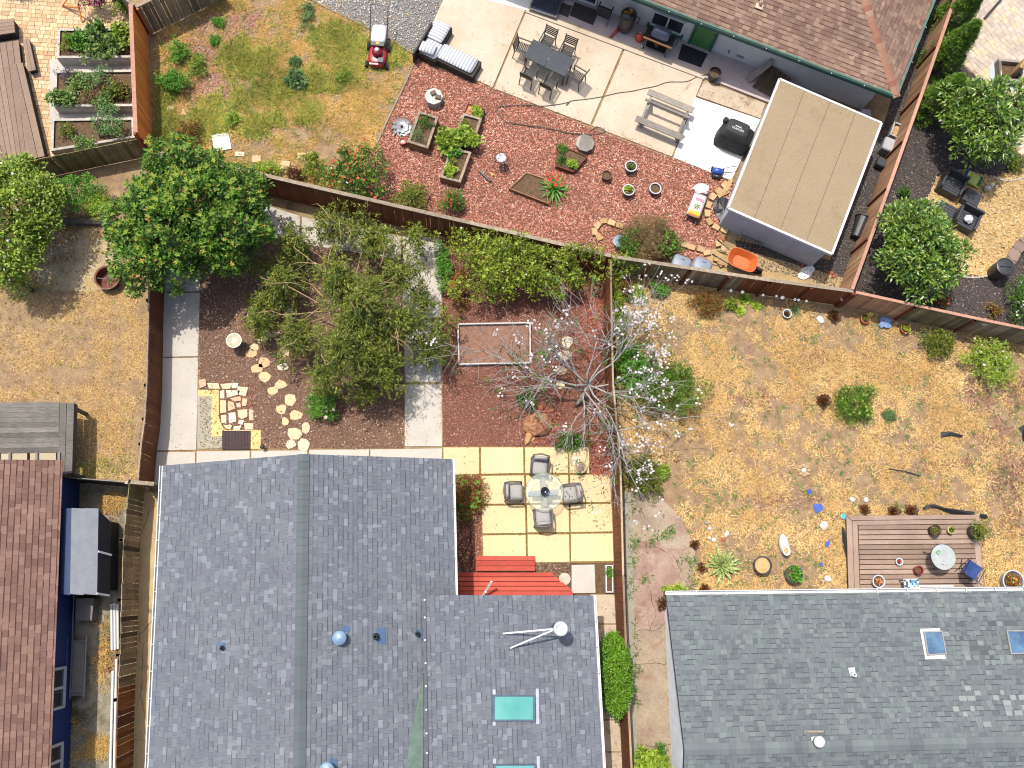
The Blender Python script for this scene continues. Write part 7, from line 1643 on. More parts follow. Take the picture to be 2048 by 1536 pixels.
MB().prism(PP([(1698, 1036), (1953, 1033), (1964, 1200), (1702, 1200)], HZ), 0, HZ-.05).build('frame', MT['soil'], bdk, True)
g2 = thing('glass_table', 'round frosted glass table on the brown deck', 'table', P(1857, 1116)+Vector((0, 0, HZ)))
MB().lathe([(.42, .68), (.43, .686), (.42, .692)], 36, capt=True).build('glass_top', mat('frosted_glass', [C(176, 182, 180), C(200, 206, 204)], .25, 3, spec=.6, fine=0), g2); MB().tube([(.43*cos(a), .43*sin(a), .686) for a in np.linspace(0, 2*pi, 32)[:-1]], .012, 5, closed=True).build('rim', MT['darkmetal'], g2)
for i in range(3): a = 2*pi*i/3+.5; MB().tube([(.4*cos(a), .4*sin(a), 0), (.1*cos(a), .1*sin(a), .35), (.38*cos(a), .38*sin(a), .68)], .014, 5).build('leg', MT['darkmetal'], g2)
tl_ = Vector(g2.location)
for (dx, dy, r2, m_, lb) in ((-.17, .16, .07, mat('mint', C(150, 214, 160), .5, 4), 'small mint green dish on the frosted glass table'), (-.03, -.19, .06, MT['whiteware'], 'small white cup on the frosted glass table')):
    o = MB().lathe([(r2*.7, 0), (r2, .05), (r2*.8, .05), (r2*.6, .02)], 16).build('small_dish', m_, None, loc=tl_+Vector((dx, dy, .693)), smooth=True); tag(o, lb, 'dish')
cc_ = thing('camp_chair', 'blue fabric folding camp chair on the brown deck', 'chair', P(1922, 1140)+Vector((0, 0, HZ)), rad(145)); bl = mat('blue_canvas', [C(40, 66, 130), C(62, 90, 158)], .8, 5, bump=.3)
MB().add([(-.26, -.24, .42), (.26, -.24, .42), (.26, .24, .36), (-.26, .24, .36), (0, 0, .33)], [(0, 1, 4), (1, 2, 4), (2, 3, 4), (3, 0, 4)]).build('seat', bl, cc_); MB().add([(-.26, .24, .4), (.26, .24, .4), (.27, .42, .86), (-.27, .42, .86)], [(0, 1, 2, 3)]).build('backrest', bl, cc_)
for sx in (-.28, .28): MB().tube([(sx, -.26, 0), (sx, .24, .4), (sx, .44, .9)], .013, 6).build('rear_leg', MT['darkmetal'], cc_); MB().tube([(sx, .28, 0), (sx, -.24, .45), (sx, -.26, .62), (sx, .3, .62)], .013, 6).build('front_leg', MT['darkmetal'], cc_)
z_ = HZ
t = tub('flower_pot', 'dark round pot at the back of the brown deck', 'pot', 1855, 1063, .18, .26, mat('umber_pot', C(78, 60, 48), .6, 4), z=z_); inpot(t, .24, .08, .08, MT['l_olive'], 2, nc=5)
t = tub('flower_pot', 'small cream pot at the back of the brown deck', 'pot', 1888, 1062, .11, .18, mat('cream_pot', C(222, 210, 150), .5, 4), z=z_); inpot(t, .16, .07, .08, MT['l_olive'], 3, nc=5)
t = tub('flower_pot', 'dark pot with a bushy plant at the deck corner', 'pot', 1935, 1065, .24, .3, MT['blackplastic'], z=z_); inpot(t, .28, .34, .4, MT['l_olive'], 4, nc=34, nl=20, cr=.1)
t = tub('flower_pot', 'small white bowl with a red succulent on the brown deck', 'pot', 1788, 1124, .11, .1, MT['whiteware'], z=z_); rosette('', '', '', None, 9, .08, .04, MT['p_red'], parent=t, loc=(0, 0, .08), seed=2)
t = tub('flower_pot', 'crimson pot beside the frosted glass table', 'pot', 1823, 1141, .13, .24, mat('crimson', C(150, 36, 52), .35, 4, spec=.5), z=z_)
t = tub('flower_pot', 'white pot of orange succulents on the left of the deck', 'pot', 1744, 1163, .2, .22, MT['whiteware'], z=z_); rosette('', '', '', None, 16, .17, .06, matr('orange_succulent', [C(214, 132, 72), C(230, 160, 100), C(190, 108, 58)], .7, .1, 2, grain=0), parent=t, loc=(0, 0, .2), seed=3, lift=(.3, 1.3))
tt = thing('tile_table', 'small table with a blue and white mosaic top on the deck', 'table', P(1803, 1176)+Vector((0, 0, HZ)))
MB().box((0, 0, .42), (.5, .6, .03)).build('top_board', MT['whitepaint'], tt)
mos = matr('mosaic_tiles', [(0, C(236, 238, 240)), (.3, C(60, 120, 180)), (.45, C(120, 180, 210)), (.6, C(240, 240, 236)), (.75, C(70, 80, 96)), (.88, C(196, 176, 130))], .3, .05, 2, grain=0, interp='CONSTANT'); me = MB().box((0, 0, 0), (.058, .058, .012)).mesh('tile', mos)
for i in range(8):
    for j in range(9): piece('tile', me, tt, (-.217+.062*i, -.25+.062*j, .442))
for sx in (-.2, .2):
    for sy in (-.25, .25): MB().box((sx, sy, .2), (.03, .03, .4)).build('leg', MT['darkmetal'], tt)
wf = thing('picture_frame', 'white rectangular frame lying at the house edge of the deck', 'frame', P(1862, 1184)+Vector((0, 0, HZ)))
for (x, y, a, b) in ((0, .2, 1.25, .06), (0, -.2, 1.25, .06), (.6, 0, .06, .36), (-.6, 0, .06, .36)): MB().box((x, y, .05), (a, b, .08)).build('side', MT['whitepaint'], wf)
MB().box((0, 0, .02), (1.15, .36, .03)).build('panel', mat('panel_tan', C(206, 196, 176), .8, 4), wf)
t = tub('flower_pot', 'dark blue pot of dry straw right of the agave', 'pot', 1519, 1131, .29, .34, mat('navy_glaze', C(52, 60, 84), .25, 4, spec=.6), MATS['straw_base'], group='dark glazed pots')
t = tub('flower_pot', 'dark teal pot with a green plant in the dry yard', 'pot', 1581, 1149, .28, .34, mat('teal_glaze', C(44, 84, 88), .25, 4, spec=.6), group='dark glazed pots'); inpot(t, .3, .22, .22, MT['l_fresh'], 6, nc=22, nl=20, L=.1, W=.06)
t = tub('flower_pot', 'large white and blue bowl of succulents at the right edge', 'pot', 2015, 1163, .36, .34, mat('white_blue_pot', C(190, 204, 232), .3, 4, spec=.5), rim=MT['whiteware']); inpot(t, .3, .26, .2, MT['l_red'], 7, nc=26, nl=20, flowers=[(MT['p_yellow'], 14, .07), (MT['p_red'], 8, .06)])
wo = thing('oval_planter', 'white oval planter shaped like a tall vase lying in the yard', 'planter', P(1564, 1090), .12)
loft(MB(), [(0, -.1, 0, .12, .2, 1), (0, .0, .14, .16, .36, 1), (0, .03, .26, .15, .33, 1), (0, .05, .3, .1, .28, 1)], 22).build('body', mat('porcelain', C(246, 246, 244), .25, 4, spec=.5), wo, smooth=True)
loft(MB(), [(0, -.2, .26, .13, .17, 1), (0, -.2, .33, .14, .18, 1), (0, -.2, .33, .1, .13, 1), (0, -.2, .28, .09, .12, 1)], 20).build('opening', MATS['porcelain'], wo, smooth=True); MB().ball((0, -.2, .29), (.09, .12, .03), 10, 5, .2).build('soil', MATS['straw_base'], wo)
# loose stones, scraps and strips
def rock(lb, px, py, w, d, h, m_, nm='stone', cat='stone', g_=None):
    k = mpp(px, py); o = MB().ball((0, 0, h*.5), (w*k/2, d*k/2, h), 9, 6, .12).build(nm, m_, None, loc=P(px, py), rz=rng.uniform(0, 3)); return tag(o, lb, cat, g_)
WR = mat('white_stone', [C(232, 228, 214), C(246, 242, 234)], .8, 6, bump=.3)
for (px, py, w, d, lb) in ((1419, 1057, 9, 8, 'white pebble above the agave, topmost'), (1418, 1076, 8, 7, 'white pebble between the blue pebble and the agave'), (1427, 1080, 11, 9, 'pale blue white pebble above the agave'), (1453, 1068, 9, 14, 'tall white stone above the agave'), (1647, 1051, 16, 17, 'large white stone left of the brown deck'), (1655, 1158, 16, 13, 'pale stone near the hose by the gutter'), (1731, 1000, 11, 10, 'cream stone above the brown deck'), (1704, 999, 12, 10, 'white stone at the deck corner'), (1640, 640, 18, 14, 'cream rock at the foot of the fence below the shed'), (1412, 1046, 9, 7, 'grey pebble above the white pebbles')):
    rock(lb, px, py, w, d, .07, WR if 'grey' not in lb else MT['greybark'])
rock('orange stone beside the white pebbles', 1446, 1079, 10, 8, .05, MT['terracotta'])
rr_ = thing('rock_ring', 'low ring of tan rock in the middle of the dry yard', 'rocks', P(1607, 941))
for i in range(8): a = 2*pi*i/8; MB().ball((.17*cos(a), .17*sin(a), .03), (.09, .07, .06), 8, 5, .15).build('rock', mat('ring_rock', [C(196, 160, 112), C(222, 190, 146)], .9, 6, bump=.3), rr_)
MB().ball((0, 0, .03), (.1, .09, .07), 8, 5, .15).build('rock', WR, rr_)
def scrap(nm, lb, cat, pts, m_, z=.02, th=.01, bend=.05, seed=1):
    w = PP(pts); c = ctr(w); r = random.Random(seed); mb = MB(); n = len(w)
    vv = [(p.x-c.x, p.y-c.y, z+r.uniform(0, bend)) for p in w]; mb.add(vv+[(a, b, e+th) for a, b, e in vv], [tuple(range(n-1, -1, -1)), tuple(range(n, 2*n))]+[(i, (i+1) % n, n+(i+1) % n, n+i) for i in range(n)])
    o = mb.build(nm, m_, None, loc=(c.x, c.y, 0)); return tag(o, lb, cat)
BS = mat('blue_cloth', [C(58, 92, 190), C(88, 120, 206)], .7, 6)
scrap('blue_scrap', 'largest scrap of blue sheeting in the dry yard', 'scrap', [(1625, 1009), (1642, 1007), (1645, 1020), (1630, 1027)], BS); scrap('blue_scrap', 'scrap of blue sheeting above the largest one', 'scrap', [(1612, 980), (1622, 978), (1621, 988), (1614, 988)], BS, seed=2); scrap('blue_scrap', 'narrow scrap of blue sheeting left of the deck', 'scrap', [(1650, 1084), (1659, 1081), (1656, 1094), (1649, 1093)], BS, seed=3); scrap('blue_scrap', 'tiny scrap of blue sheeting beside the teal pot', 'scrap', [(1638, 1126), (1645, 1125), (1644, 1132), (1638, 1132)], BS, seed=4)
BP = mat('black_edging', C(44, 44, 48), .6, 5)
scrap('black_strip', 'bent black edging strip at the right of the dry yard', 'strip', [(1881, 864), (1900, 865), (1924, 872), (1920, 876), (1900, 872), (1880, 876)], BP, bend=.1); scrap('black_strip', 'thin black edging strip in the middle of the dry yard', 'strip', [(1777, 937), (1810, 942), (1840, 951), (1836, 953), (1808, 945), (1778, 939)], BP, bend=.06, seed=4); scrap('black_strip', 'torn black sheeting behind the upper right of the deck', 'strip', [(1842, 1016), (1852, 1010), (1866, 1009), (1884, 1016), (1945, 1024), (1945, 1030), (1900, 1028), (1874, 1018), (1858, 1014), (1846, 1020)], BP, bend=.12, seed=5); scrap('black_strip', 'folded black sheeting at the top right deck corner', 'strip', [(1956, 1028), (1970, 1030), (1972, 1037), (1958, 1036)], BP, bend=.15, seed=6); scrap('black_strip', 'black strip at the right picture edge of the dry yard', 'strip', [(2036, 856), (2046, 850), (2048, 872), (2044, 886), (2043, 868)], BP, bend=.1, seed=8); scrap('black_strip', 'black sheeting along the left side of the brown deck', 'strip', [(1682, 1052), (1688, 1060), (1694, 1100), (1692, 1120), (1684, 1090)], BP, bend=.1, seed=9)
o = MB().lathe([(.09, 0), (.1, .05), (.07, .06)], 16, capt=True).build('turquoise_dish', mat('turquoise', C(96, 200, 206), .4, 4), None, loc=P(1686, 1033)); tag(o, 'turquoise dish at the top left deck corner', 'dish')
hose('garden_hose', 'pale hose looped beside the gutter and the brown deck', [(1686, 1160), (1684, 1170), (1672, 1176), (1650, 1176), (1638, 1182), (1642, 1192), (1652, 1184), (1660, 1190)], .014, mat('hose_pale', C(186, 180, 160), .6, 4))
# ornaments and odds along the fence
for i, (px, py, r2, lb) in enumerate(((1462, 581, .05, 'small white disc on the fence, leftmost'), (1485, 584, .06, 'white disc on the fence, second from the left'), (1526, 590, .05, 'white disc on the fence, third from the left'), (1553, 592, .045, 'small white disc above the spiky plant'), (1565, 595, .07, 'larger white disc above the spiky plant'), (1590, 599, .05, 'white disc right of the spiky plant, left one'), (1597, 600, .05, 'white disc right of the spiky plant, middle one'), (1613, 602, .05, 'white disc right of the spiky plant, right one'), (1687, 597, .11, 'big white ring hanging on the fence post'))):
    q = P(px, py, .75); o = thing('fence_ornament', lb, 'ornament', q, 0, 'white ornaments hanging on the fence'); a_ = rad(-8)
    mb = MB().lathe([(r2, 0), (r2, .015), (r2*.7, .02), (r2*.5, .01), (.005, .012)], 16); m_ = mb.build('disc', MT['whiteware'], o); m_.rotation_euler = (rad(55), 0, a_); MB().box((0, .05, 0), (.02, .1, .02)).build('hook', MT['darkmetal'], o)
t = tub('flower_pot', 'terracotta pot at the foot of the fence below the shed', 'pot', 1726, 641, .16, .2, MT['terracotta']); inpot(t, .18, .07, .1, MT['l_olive'], 3, nc=5)
t = tub('flower_pot', 'terracotta pot with a yellow plant left of the round bush', 'pot', 1806, 660, .17, .2, MT['terracotta']); inpot(t, .18, .14, .14, MT['l_lime'], 4, nc=10, flowers=[(MT['p_yellow'], 8, .06)])
t = tub('flower_pot', 'white bowl with a reddish centre under the ornaments', 'pot', 1571, 630, .15, .16, MT['whiteware']); inpot(t, .14, .08, .06, MT['l_maroon'], 5, nc=5)
o = MB().ball((0, 0, .08), (.24, .2, .1), 12, 6, .3).build('blue_rag', mat('pale_blue_cloth', C(150, 176, 222), .8, 5), None, loc=P(1768, 646)); tag(o, 'crumpled pale blue cloth at the foot of the fence', 'cloth')
o = MB().ball((0, 0, .1), (.12, .1, .08), 8, 5, .25).build('yellow_ornament', mat('mustard', C(220, 190, 90), .7, 5), None, loc=P(1738, 630, .2)); tag(o, 'mustard yellow ornament beside the terracotta pot', 'ornament')
wbd = thing('bird_ornament', 'white bird shaped ornament on the right fence', 'ornament', P(1971, 648, 1.2)); mb = MB(); mb.ball((0, 0, 0), (.16, .05, .05), 10, 6); mb.build('body', MT['whiteware'], wbd, smooth=True); MB().add([(-.05, 0, .02), (.08, 0, .02), (.0, .2, .08), (-.06, .18, .08)], [(0, 1, 2, 3)]).build('wing', MT['whiteware'], wbd)
# ------------------------------------------------------------------ top left corner and dry lawn
dk2 = thing('composite_deck', 'brown composite deck with benches beside the paver patio', 'deck', P(20, 200)); cm = matr('composite', [C(146, 120, 102), C(158, 132, 112), C(136, 112, 96)], .7, .08, 2, grain=.08, gscale=8)
def boards_px(parent, q, n, z, th, m_, nm='board', gap=.07):
    w = PP(q, z)
    for i in range(n):
        a = w[0].lerp(w[1], i/n); b = w[0].lerp(w[1], (i+1-gap)/n); c = w[3].lerp(w[2], (i+1-gap)/n); d = w[3].lerp(w[2], i/n); MB().prism([a, b, c, d], z-th, z).build(nm, m_, parent, True)
boards_px(dk2, [(-66, 96), (38, 80), (62, 316), (-10, 330)], 8, .3, .04, cm)
MB().prism(PP([(-66, 98), (36, 82), (60, 314), (-10, 328)], .26), 0, .255).build('frame', mat('deck_dark', C(72, 62, 56), .9, 5), dk2, True)
boards_px(dk2, [(20, 130), (46, 125), (90, 312), (62, 318)], 2, .48, .05, cm, 'bench_board'); MB().prism(PP([(21, 132), (45, 127), (88, 310), (63, 316)], .42), .0, .425).build('bench_side', MATS['deck_dark'], dk2, True)
boards_px(dk2, [(46, 79), (58, 76), (72, 139), (56, 143)], 2, .34, .05, cm, 'step_board'); MB().prism(PP([(47, 81), (57, 78), (70, 137), (57, 141)], .28), 0, .285).build('step_side', MATS['deck_dark'], dk2, True)
bn2 = thing('composite_bench', 'brown slatted bench block at the left picture edge', 'bench', P(5, 62)); boards_px(bn2, [(-30, 44), (-30, 74), (30, 65), (27, 36)], 4, .5, .05, cm); MB().prism(PP([(-30, 46), (-30, 72), (28, 64), (26, 38)], .44), 0, .445).build('side', MATS['deck_dark'], bn2, True)
GW = matr('bed_greywood', [C(176, 170, 160, 1.5), C(196, 190, 178, 1.5), C(164, 158, 148, 1.5)], .9, .12, 2, grain=.2, gscale=10)
k1 = planter('raised_bed', 'upper grey raised bed crowded with pale leafy vegetables', [(116, 58), (268, 57), (269, 116), (114, 117)], .5, GW, rim=GW); k2 = planter('raised_bed', 'middle grey raised bed with a purple shrub at one corner', [(110, 142), (269, 140), (270, 213), (108, 214)], .5, GW, rim=GW); k3 = planter('raised_bed', 'lower grey raised bed with a trellis and bare soil', [(104, 238), (268, 236), (270, 276), (102, 303)], .5, GW, rim=GW)
BEDWORDS.update({(140, 90): 'low herb at the left of the upper raised bed', (165, 80): 'leafy kale left of the middle in the upper raised bed', (195, 68): 'tall kale in the middle of the upper raised bed', (225, 88): 'pale vegetable right of the middle in the upper raised bed', (250, 70): 'silvery vegetable at the right end of the upper raised bed', (190, 103): 'trailing greens over the front of the upper raised bed', (135, 152): 'purple grey sage at the corner of the middle raised bed', (130, 195): 'blue green brassica at the lower left of the middle raised bed', (165, 168): 'grey green vegetable in the middle raised bed, left half', (200, 160): 'feathery dark plant in the middle raised bed, centre', (235, 185): 'mixed greens at the lower right of the middle raised bed', (180, 195): 'dry stalks at the front of the middle raised bed', (250, 175): 'brown tinged plant at the right end of the middle raised bed', (210, 205): 'trailing plant hanging over the front of the middle raised bed', (135, 262): 'small plant left of the bare soil in the lower raised bed', (205, 250): 'dark climber on the left of the trellis', (235, 262): 'climber covering the right of the trellis', (170, 290): 'low plant at the front of the lower raised bed', (218, 222): 'pale sprawling plant above the trellis'})
bedplant(k1, .44, [(140, 90, .35, .3, 'l_olive', .08, .04, []), (165, 80, .42, .4, 'l_fresh', .12, .07, []), (195, 68, .42, .6, 'l_veg', .16, .11, []), (225, 88, .5, .4, 'l_veg', .16, .11, []), (250, 70, .34, .55, 'l_pale', .16, .11, []), (190, 103, .5, .3, 'l_veg', .1, .06, [])], 11)
bedplant(k2, .44, [(135, 152, .34, .4, 'l_purple', .06, .03, []), (130, 195, .4, .4, 'l_veg', .16, .09, []), (165, 168, .4, .4, 'l_veg', .1, .06, []), (200, 160, .45, .5, 'l_bluegreen', .1, .03, []), (235, 185, .42, .4, 'l_olive', .1, .06, []), (180, 195, .36, .35, 'l_brown', .1, .03, []), (250, 175, .3, .4, 'l_brown', .08, .04, []), (210, 205, .4, .3, 'l_veg', .1, .06, [])], 21)
bedplant(k3, .44, [(135, 262, .28, .3, 'l_olive', .08, .04, []), (205, 250, .35, .7, 'l_bluegreen', .08, .04, []), (235, 262, .4, .75, 'l_bluegreen', .08, .04, []), (170, 290, .34, .3, 'l_veg', .1, .05, []), (218, 222, .36, .5, 'l_bluegreen', .08, .04, [])], 31)
trl = thing('trellis', 'pale wooden A frame trellis standing in the lower raised bed', 'trellis', P(212, 262)+Vector((0, 0, .44)))
for x0 in (198, 224): MB().beam(P(x0, 276, .5), P(x0-1, 232, 1.1), .035, .03).build('upright', MT['railgrey'], trl, True)
for i in range(6): MB().beam(P(198, 272-8*i, .55+.1*i), P(224, 272-8*i, .55+.1*i), .012, .012).build('wire', MT['blackmetal'], trl, True)
es = thing('wooden_easel', 'orange wooden easel legs beside the magenta flowers', 'easel', P(150, 20))
for a, b in (((124, 12), (137, -4)), ((164, 44), (156, 8)), ((126, 12), (158, 14))): MB().beam(P(*a, .05), P(*b, .6), .05, .04).build('leg', MT['fenceorange'], es, True)
# lawn mower
mw = thing('lawn_mower', 'red push mower with a white grass bag on the dry lawn', 'lawn mower', P(757, 112), ang((755, 130), (763, 60))-pi/2); mw.scale = (1.28,)*3; rp = mat('mower_red', [C(176, 36, 44), C(196, 50, 56)], .3, 3, spec=.6); 
loft(MB(), [(0, -.12, .1, .27, .34, .6), (0, -.12, .22, .26, .33, .6), (0, -.1, .28, .2, .26, .7)], 24).build('deck', rp, mw, smooth=True)
MB().lathe([(.14, .26), (.15, .38), (.13, .44), (.05, .47)], 18, capt=True).build('engine', mat('mower_dark_red', C(134, 24, 32), .35, 4, spec=.5), mw, loc=(0, -.1, 0), smooth=True); MB().lathe([(.06, .46), (.06, .5), (.03, .52)], 14, capt=True).build('pull_start', MT['whiteware'], mw, loc=(0, -.1, 0))
loft(MB(), [(0, .42, .2, .2, .26, .4), (0, .44, .46, .22, .29, .4), (0, .44, .5, .18, .25, .5)], 20).build('grass_bag', mat('bag_pale', [C(236, 236, 238), C(246, 246, 246)], .6, 4), mw, smooth=True); MB().box((0, .12, .42), (.36, .14, .06)).build('rear_flap', MT['blackplastic'], mw); MB().box((0, .12, .455), (.1, .06, .01)).build('warning_label', mat('label_yellow', C(226, 190, 80), .5, 4), mw); MB().box((.12, -.32, .3), (.16, .14, .06)).build('cover', mat('mower_grey', C(110, 112, 116), .5, 4), mw)
MB().box((-.08, -.42, .22), (.26, .04, .06)).build('front_badge', MT['whitepaint'], mw)
for sx in (-.3, .3):
    for sy, r2 in ((-.36, .1), (.22, .13)): w = MB().cyl((sx-.03, sy, r2), (sx+.03, sy, r2), r2, n=16).build('wheel', MT['blackrubber'], mw); MB().cyl((sx-.035, sy, r2), (sx+.035, sy, r2), r2*.55, n=12).build('hub', mat('hub_grey', C(190, 190, 192), .5, 4), w)
MB().tube([(-.24, .15, .3), (-.25, .6, .62), (-.25, 1.05, .92), (.25, 1.05, .92), (.25, .6, .62), (.24, .15, .3)], .014, 6).build('handle', MT['blackmetal'], mw)
flat('white_board', 'square white board lying on the dry lawn', 'board', [(424, 272), (458, 267), (464, 299), (430, 305)], .03, .04, MT['whitepaint'])
for i, (q, lb) in enumerate((([(505, 312), (522, 312), (522, 326), (504, 325)], 'leftmost square stepping stone above the back fence'), ([(562, 322), (581, 324), (577, 340), (558, 338)], 'middle square stepping stone above the back fence'), ([(596, 306), (616, 308), (610, 322), (594, 318)], 'rightmost square stepping stone above the back fence'), ([(426, 45), (436, 42), (444, 50), (434, 54)], 'small flat stone at the top left fence shadow'), ([(330, 212), (348, 214), (346, 226), (328, 222)], 'flat tan stone beside the orange fence'), ([(366, 218), (378, 222), (374, 232), (362, 230)], 'flat tan stone right of the one by the orange fence'), ([(472, 304), (490, 306), (488, 314), (470, 313)], 'thin flat stone right of the white board'))):
    o = flat('stepping_stone', lb, 'stone', q, 0, .05, MT['flag']); o['group'] = 'square stepping stones'
hose('lawn_edging', 'weathered board edging between the dry lawn and the red mulch', [(834, 116), (805, 180), (776, 240), (750, 298)], .04, MT['railgrey'], cat='edging'); hose('lawn_edging', 'thin board edging between the dry lawn and the river pebbles', [(600, -12), (660, 20), (720, 48), (780, 80), (832, 112)], .03, MT['railgrey'], cat='edging')
# ------------------------------------------------------------------ grass, weeds and litter
def blobs(spec, soft=.8):
    """0..1 field made of soft spots given in photo pixels (px, py, rx, ry)"""
    w = [(P(a, b), c*mpp(a, b), d*mpp(a, b)) for a, b, c, d in spec]
    def f(x, y):
        o = np.zeros_like(x)
        for q, rx, ry in w: o = np.maximum(o, np.clip((1.25-np.hypot((x-q.x)/rx, (y-q.y)/ry)+(vnoise(x, y, .5)-.5)*.9)/soft, 0, 1))
        return o
    return f
def holes(*px): return [PP(p) for p in px]
gB = blobs([(500, 135, 62, 60), (470, 200, 60, 40), (622, 232, 26, 40), (680, 95, 66, 46), (560, 190, 50, 34), (640, 160, 60, 34), (350, 262, 40, 36), (420, 250, 60, 34), (770, 105, 34, 26), (520, 250, 60, 30), (330, 190, 20, 60)])
bareB = blobs([(600, 268, 60, 22), (680, 280, 60, 20), (540, 300, 40, 16), (430, 60, 60, 30), (790, 210, 26, 40), (480, 40, 50, 24), (430, 175, 40, 40), (410, 110, 30, 22)])
hB = holes([(424, 270), (460, 265), (466, 300), (430, 306)])
stuff(grass('lawn_green_grass', scatter(PP(Z['B']), 4200, hB, 41, lambda x, y: np.clip(gB(x, y)*(vnoise(x, y, .35)*1.7-.3)-.4*bareB(x, y), .012, 1)), MT['greengrass'], (.1, .34), (.014, .03), 1.0, 10, .08, 41), 'long green and olive grass on the dry lawn', 'grass')
stuff(grass('lawn_dry_grass', scatter(PP(Z['B']), 4600, hB, 42, lambda x, y: np.clip((1-gB(x, y)*.45)*(1-bareB(x, y))*np.clip((vnoise(x, y, .4)*1.2+vnoise(x, y, 1.2)-.75)*2.2, 0, 1), .03, 1)), MT['goldgrass'], (.07, .22), (.012, .026), 1.2, 8, .09, 42), 'golden dry grass on the lawn around the mower', 'grass')
stuff(chips('lawn_bark', scatter(PP(Z['B']), 4200, hB, 43, blobs([(430, 175, 50, 60), (470, 45, 70, 30), (410, 90, 60, 40), (450, 215, 46, 30), (340, 130, 20, 60)])), (.05, .14), matr('pink_bark', [C(206, 130, 108), C(226, 160, 136), C(180, 110, 92), C(170, 150, 140), C(236, 196, 172)], .85, .15, .8), .01, 43), 'pinkish bark litter on the left of the dry lawn', 'bark litter')
hH = holes([(1690, 1028), (1962, 1026), (1970, 1200), (1696, 1200)], [(1248, 980), (1312, 985), (1365, 1035), (1392, 1100), (1388, 1200), (1248, 1200)])
bareH = blobs([(1735, 960, 40, 46), (1690, 950, 30, 20), (1810, 880, 60, 30), (1840, 820, 30, 40), (1500, 1010, 50, 16), (1420, 1000, 50, 20), (1560, 1130, 90, 40), (1480, 1110, 50, 60), (1600, 1010, 40, 60), (1950, 800, 40, 26), (2010, 960, 40, 90), (1950, 900, 40, 40), (1760, 1000, 70, 16), (1830, 950, 60, 20), (2030, 870, 30, 60)])
def dH(x, y): return np.clip((1-.9*bareH(x, y))*np.clip((vnoise(x, y, .32)*1.2+vnoise(x, y, 1.5)*1.2-.85)*2.2, .02, 1), .02, 1)
stuff(grass('yard_dry_grass', scatter(PP(Z['H']), 12000, hH, 44, dH), MT['straw'], (.06, .19), (.013, .03), 1.4, 8, .07, 44), 'golden dry grass covering the yard beside the brown deck', 'grass')
stuff(grass('yard_weeds', scatter(PP(Z['H']), 850, hH, 45, lambda x, y: np.clip(vnoise(x, y, .8)*1.4-.3+.5*bareH(x, y), .05, 1)), MT['weed'], (.05, .13), (.025, .05), 1.3, 9, .05, 45), 'small green weeds scattered in the dry yard', 'weeds')
stuff(chips('yard_litter', scatter(PP(Z['H']), 5200, hH, 46, lambda x, y: np.clip(.25+.75*bareH(x, y), 0, 1)), (.03, .09), matr('yard_debris', [C(150, 108, 92), C(176, 134, 116), C(196, 160, 140), C(120, 92, 78), C(226, 206, 190), C(160, 130, 96)], .9, .2, .8), .008, 46), 'fallen bark bits and dead leaves across the dry yard', 'litter')
stuff(chips('yard_bark', scatter(PP(Z['H']), 2800, hH, 47, blobs([(2015, 960, 46, 100), (1990, 880, 40, 50), (1960, 800, 30, 40), (2030, 780, 30, 40), (1900, 930, 60, 16), (1560, 1000, 80, 12), (1500, 800, 40, 20), (1640, 720, 40, 20)])), (.05, .12), matr('rust_bark', [C(140, 84, 68), C(170, 112, 94), C(120, 72, 60), C(196, 146, 126), C(156, 98, 82)], .88, .2, .8), .01, 47), 'reddish bark scattered at the right side of the dry yard', 'bark litter')
hE = holes([(-80, 800), (150, 800), (150, 960), (-80, 960)])
bareE = blobs([(150, 520, 90, 60), (40, 640, 60, 50), (120, 590, 60, 20), (230, 660, 26, 40), (40, 760, 60, 20), (130, 750, 50, 20), (240, 930, 40, 24), (60, 470, 80, 40)])
stuff(grass('dirt_yard_grass', scatter(PP(Z['E']), 5200, hE, 48, lambda x, y: np.clip((1-.93*bareE(x, y))*np.clip((vnoise(x, y, .32)*1.2+vnoise(x, y, 1.3)*1.2-.85)*2.2, 0, 1), .02, 1)), MT['straw'], (.04, .13), (.009, .02), 1.5, 7, .08, 48), 'thin dry grass in the left dirt yard', 'grass')
stuff(grass('dirt_yard_weeds', np.concatenate([scatter(PP(Z['E']), 60, hE, 49), scatter(PP([(150, 925), (270, 905), (270, 945), (160, 958)]), 60, seed=50), scatter(PP([(20, 560), (80, 565), (70, 600), (20, 600)]), 30, seed=51)]), MT['greengrass'], (.06, .16), (.014, .028), 1.2, 9, .07, 49), 'green tufts in the left dirt yard', 'weeds')
stuff(chips('dirt_yard_litter', np.concatenate([scatter(PP(Z['E']), 1500, hE, 52), scatter(PP([(100, 450), (160, 455), (150, 520), (60, 540)]), 700, seed=53)]), (.03, .1), matr('brown_leaf', [C(150, 104, 62), C(186, 134, 84), C(122, 84, 52), C(206, 166, 116)], .9, .2, .8), .012, 52), 'brown fallen leaves under the pale flowering tree', 'litter')
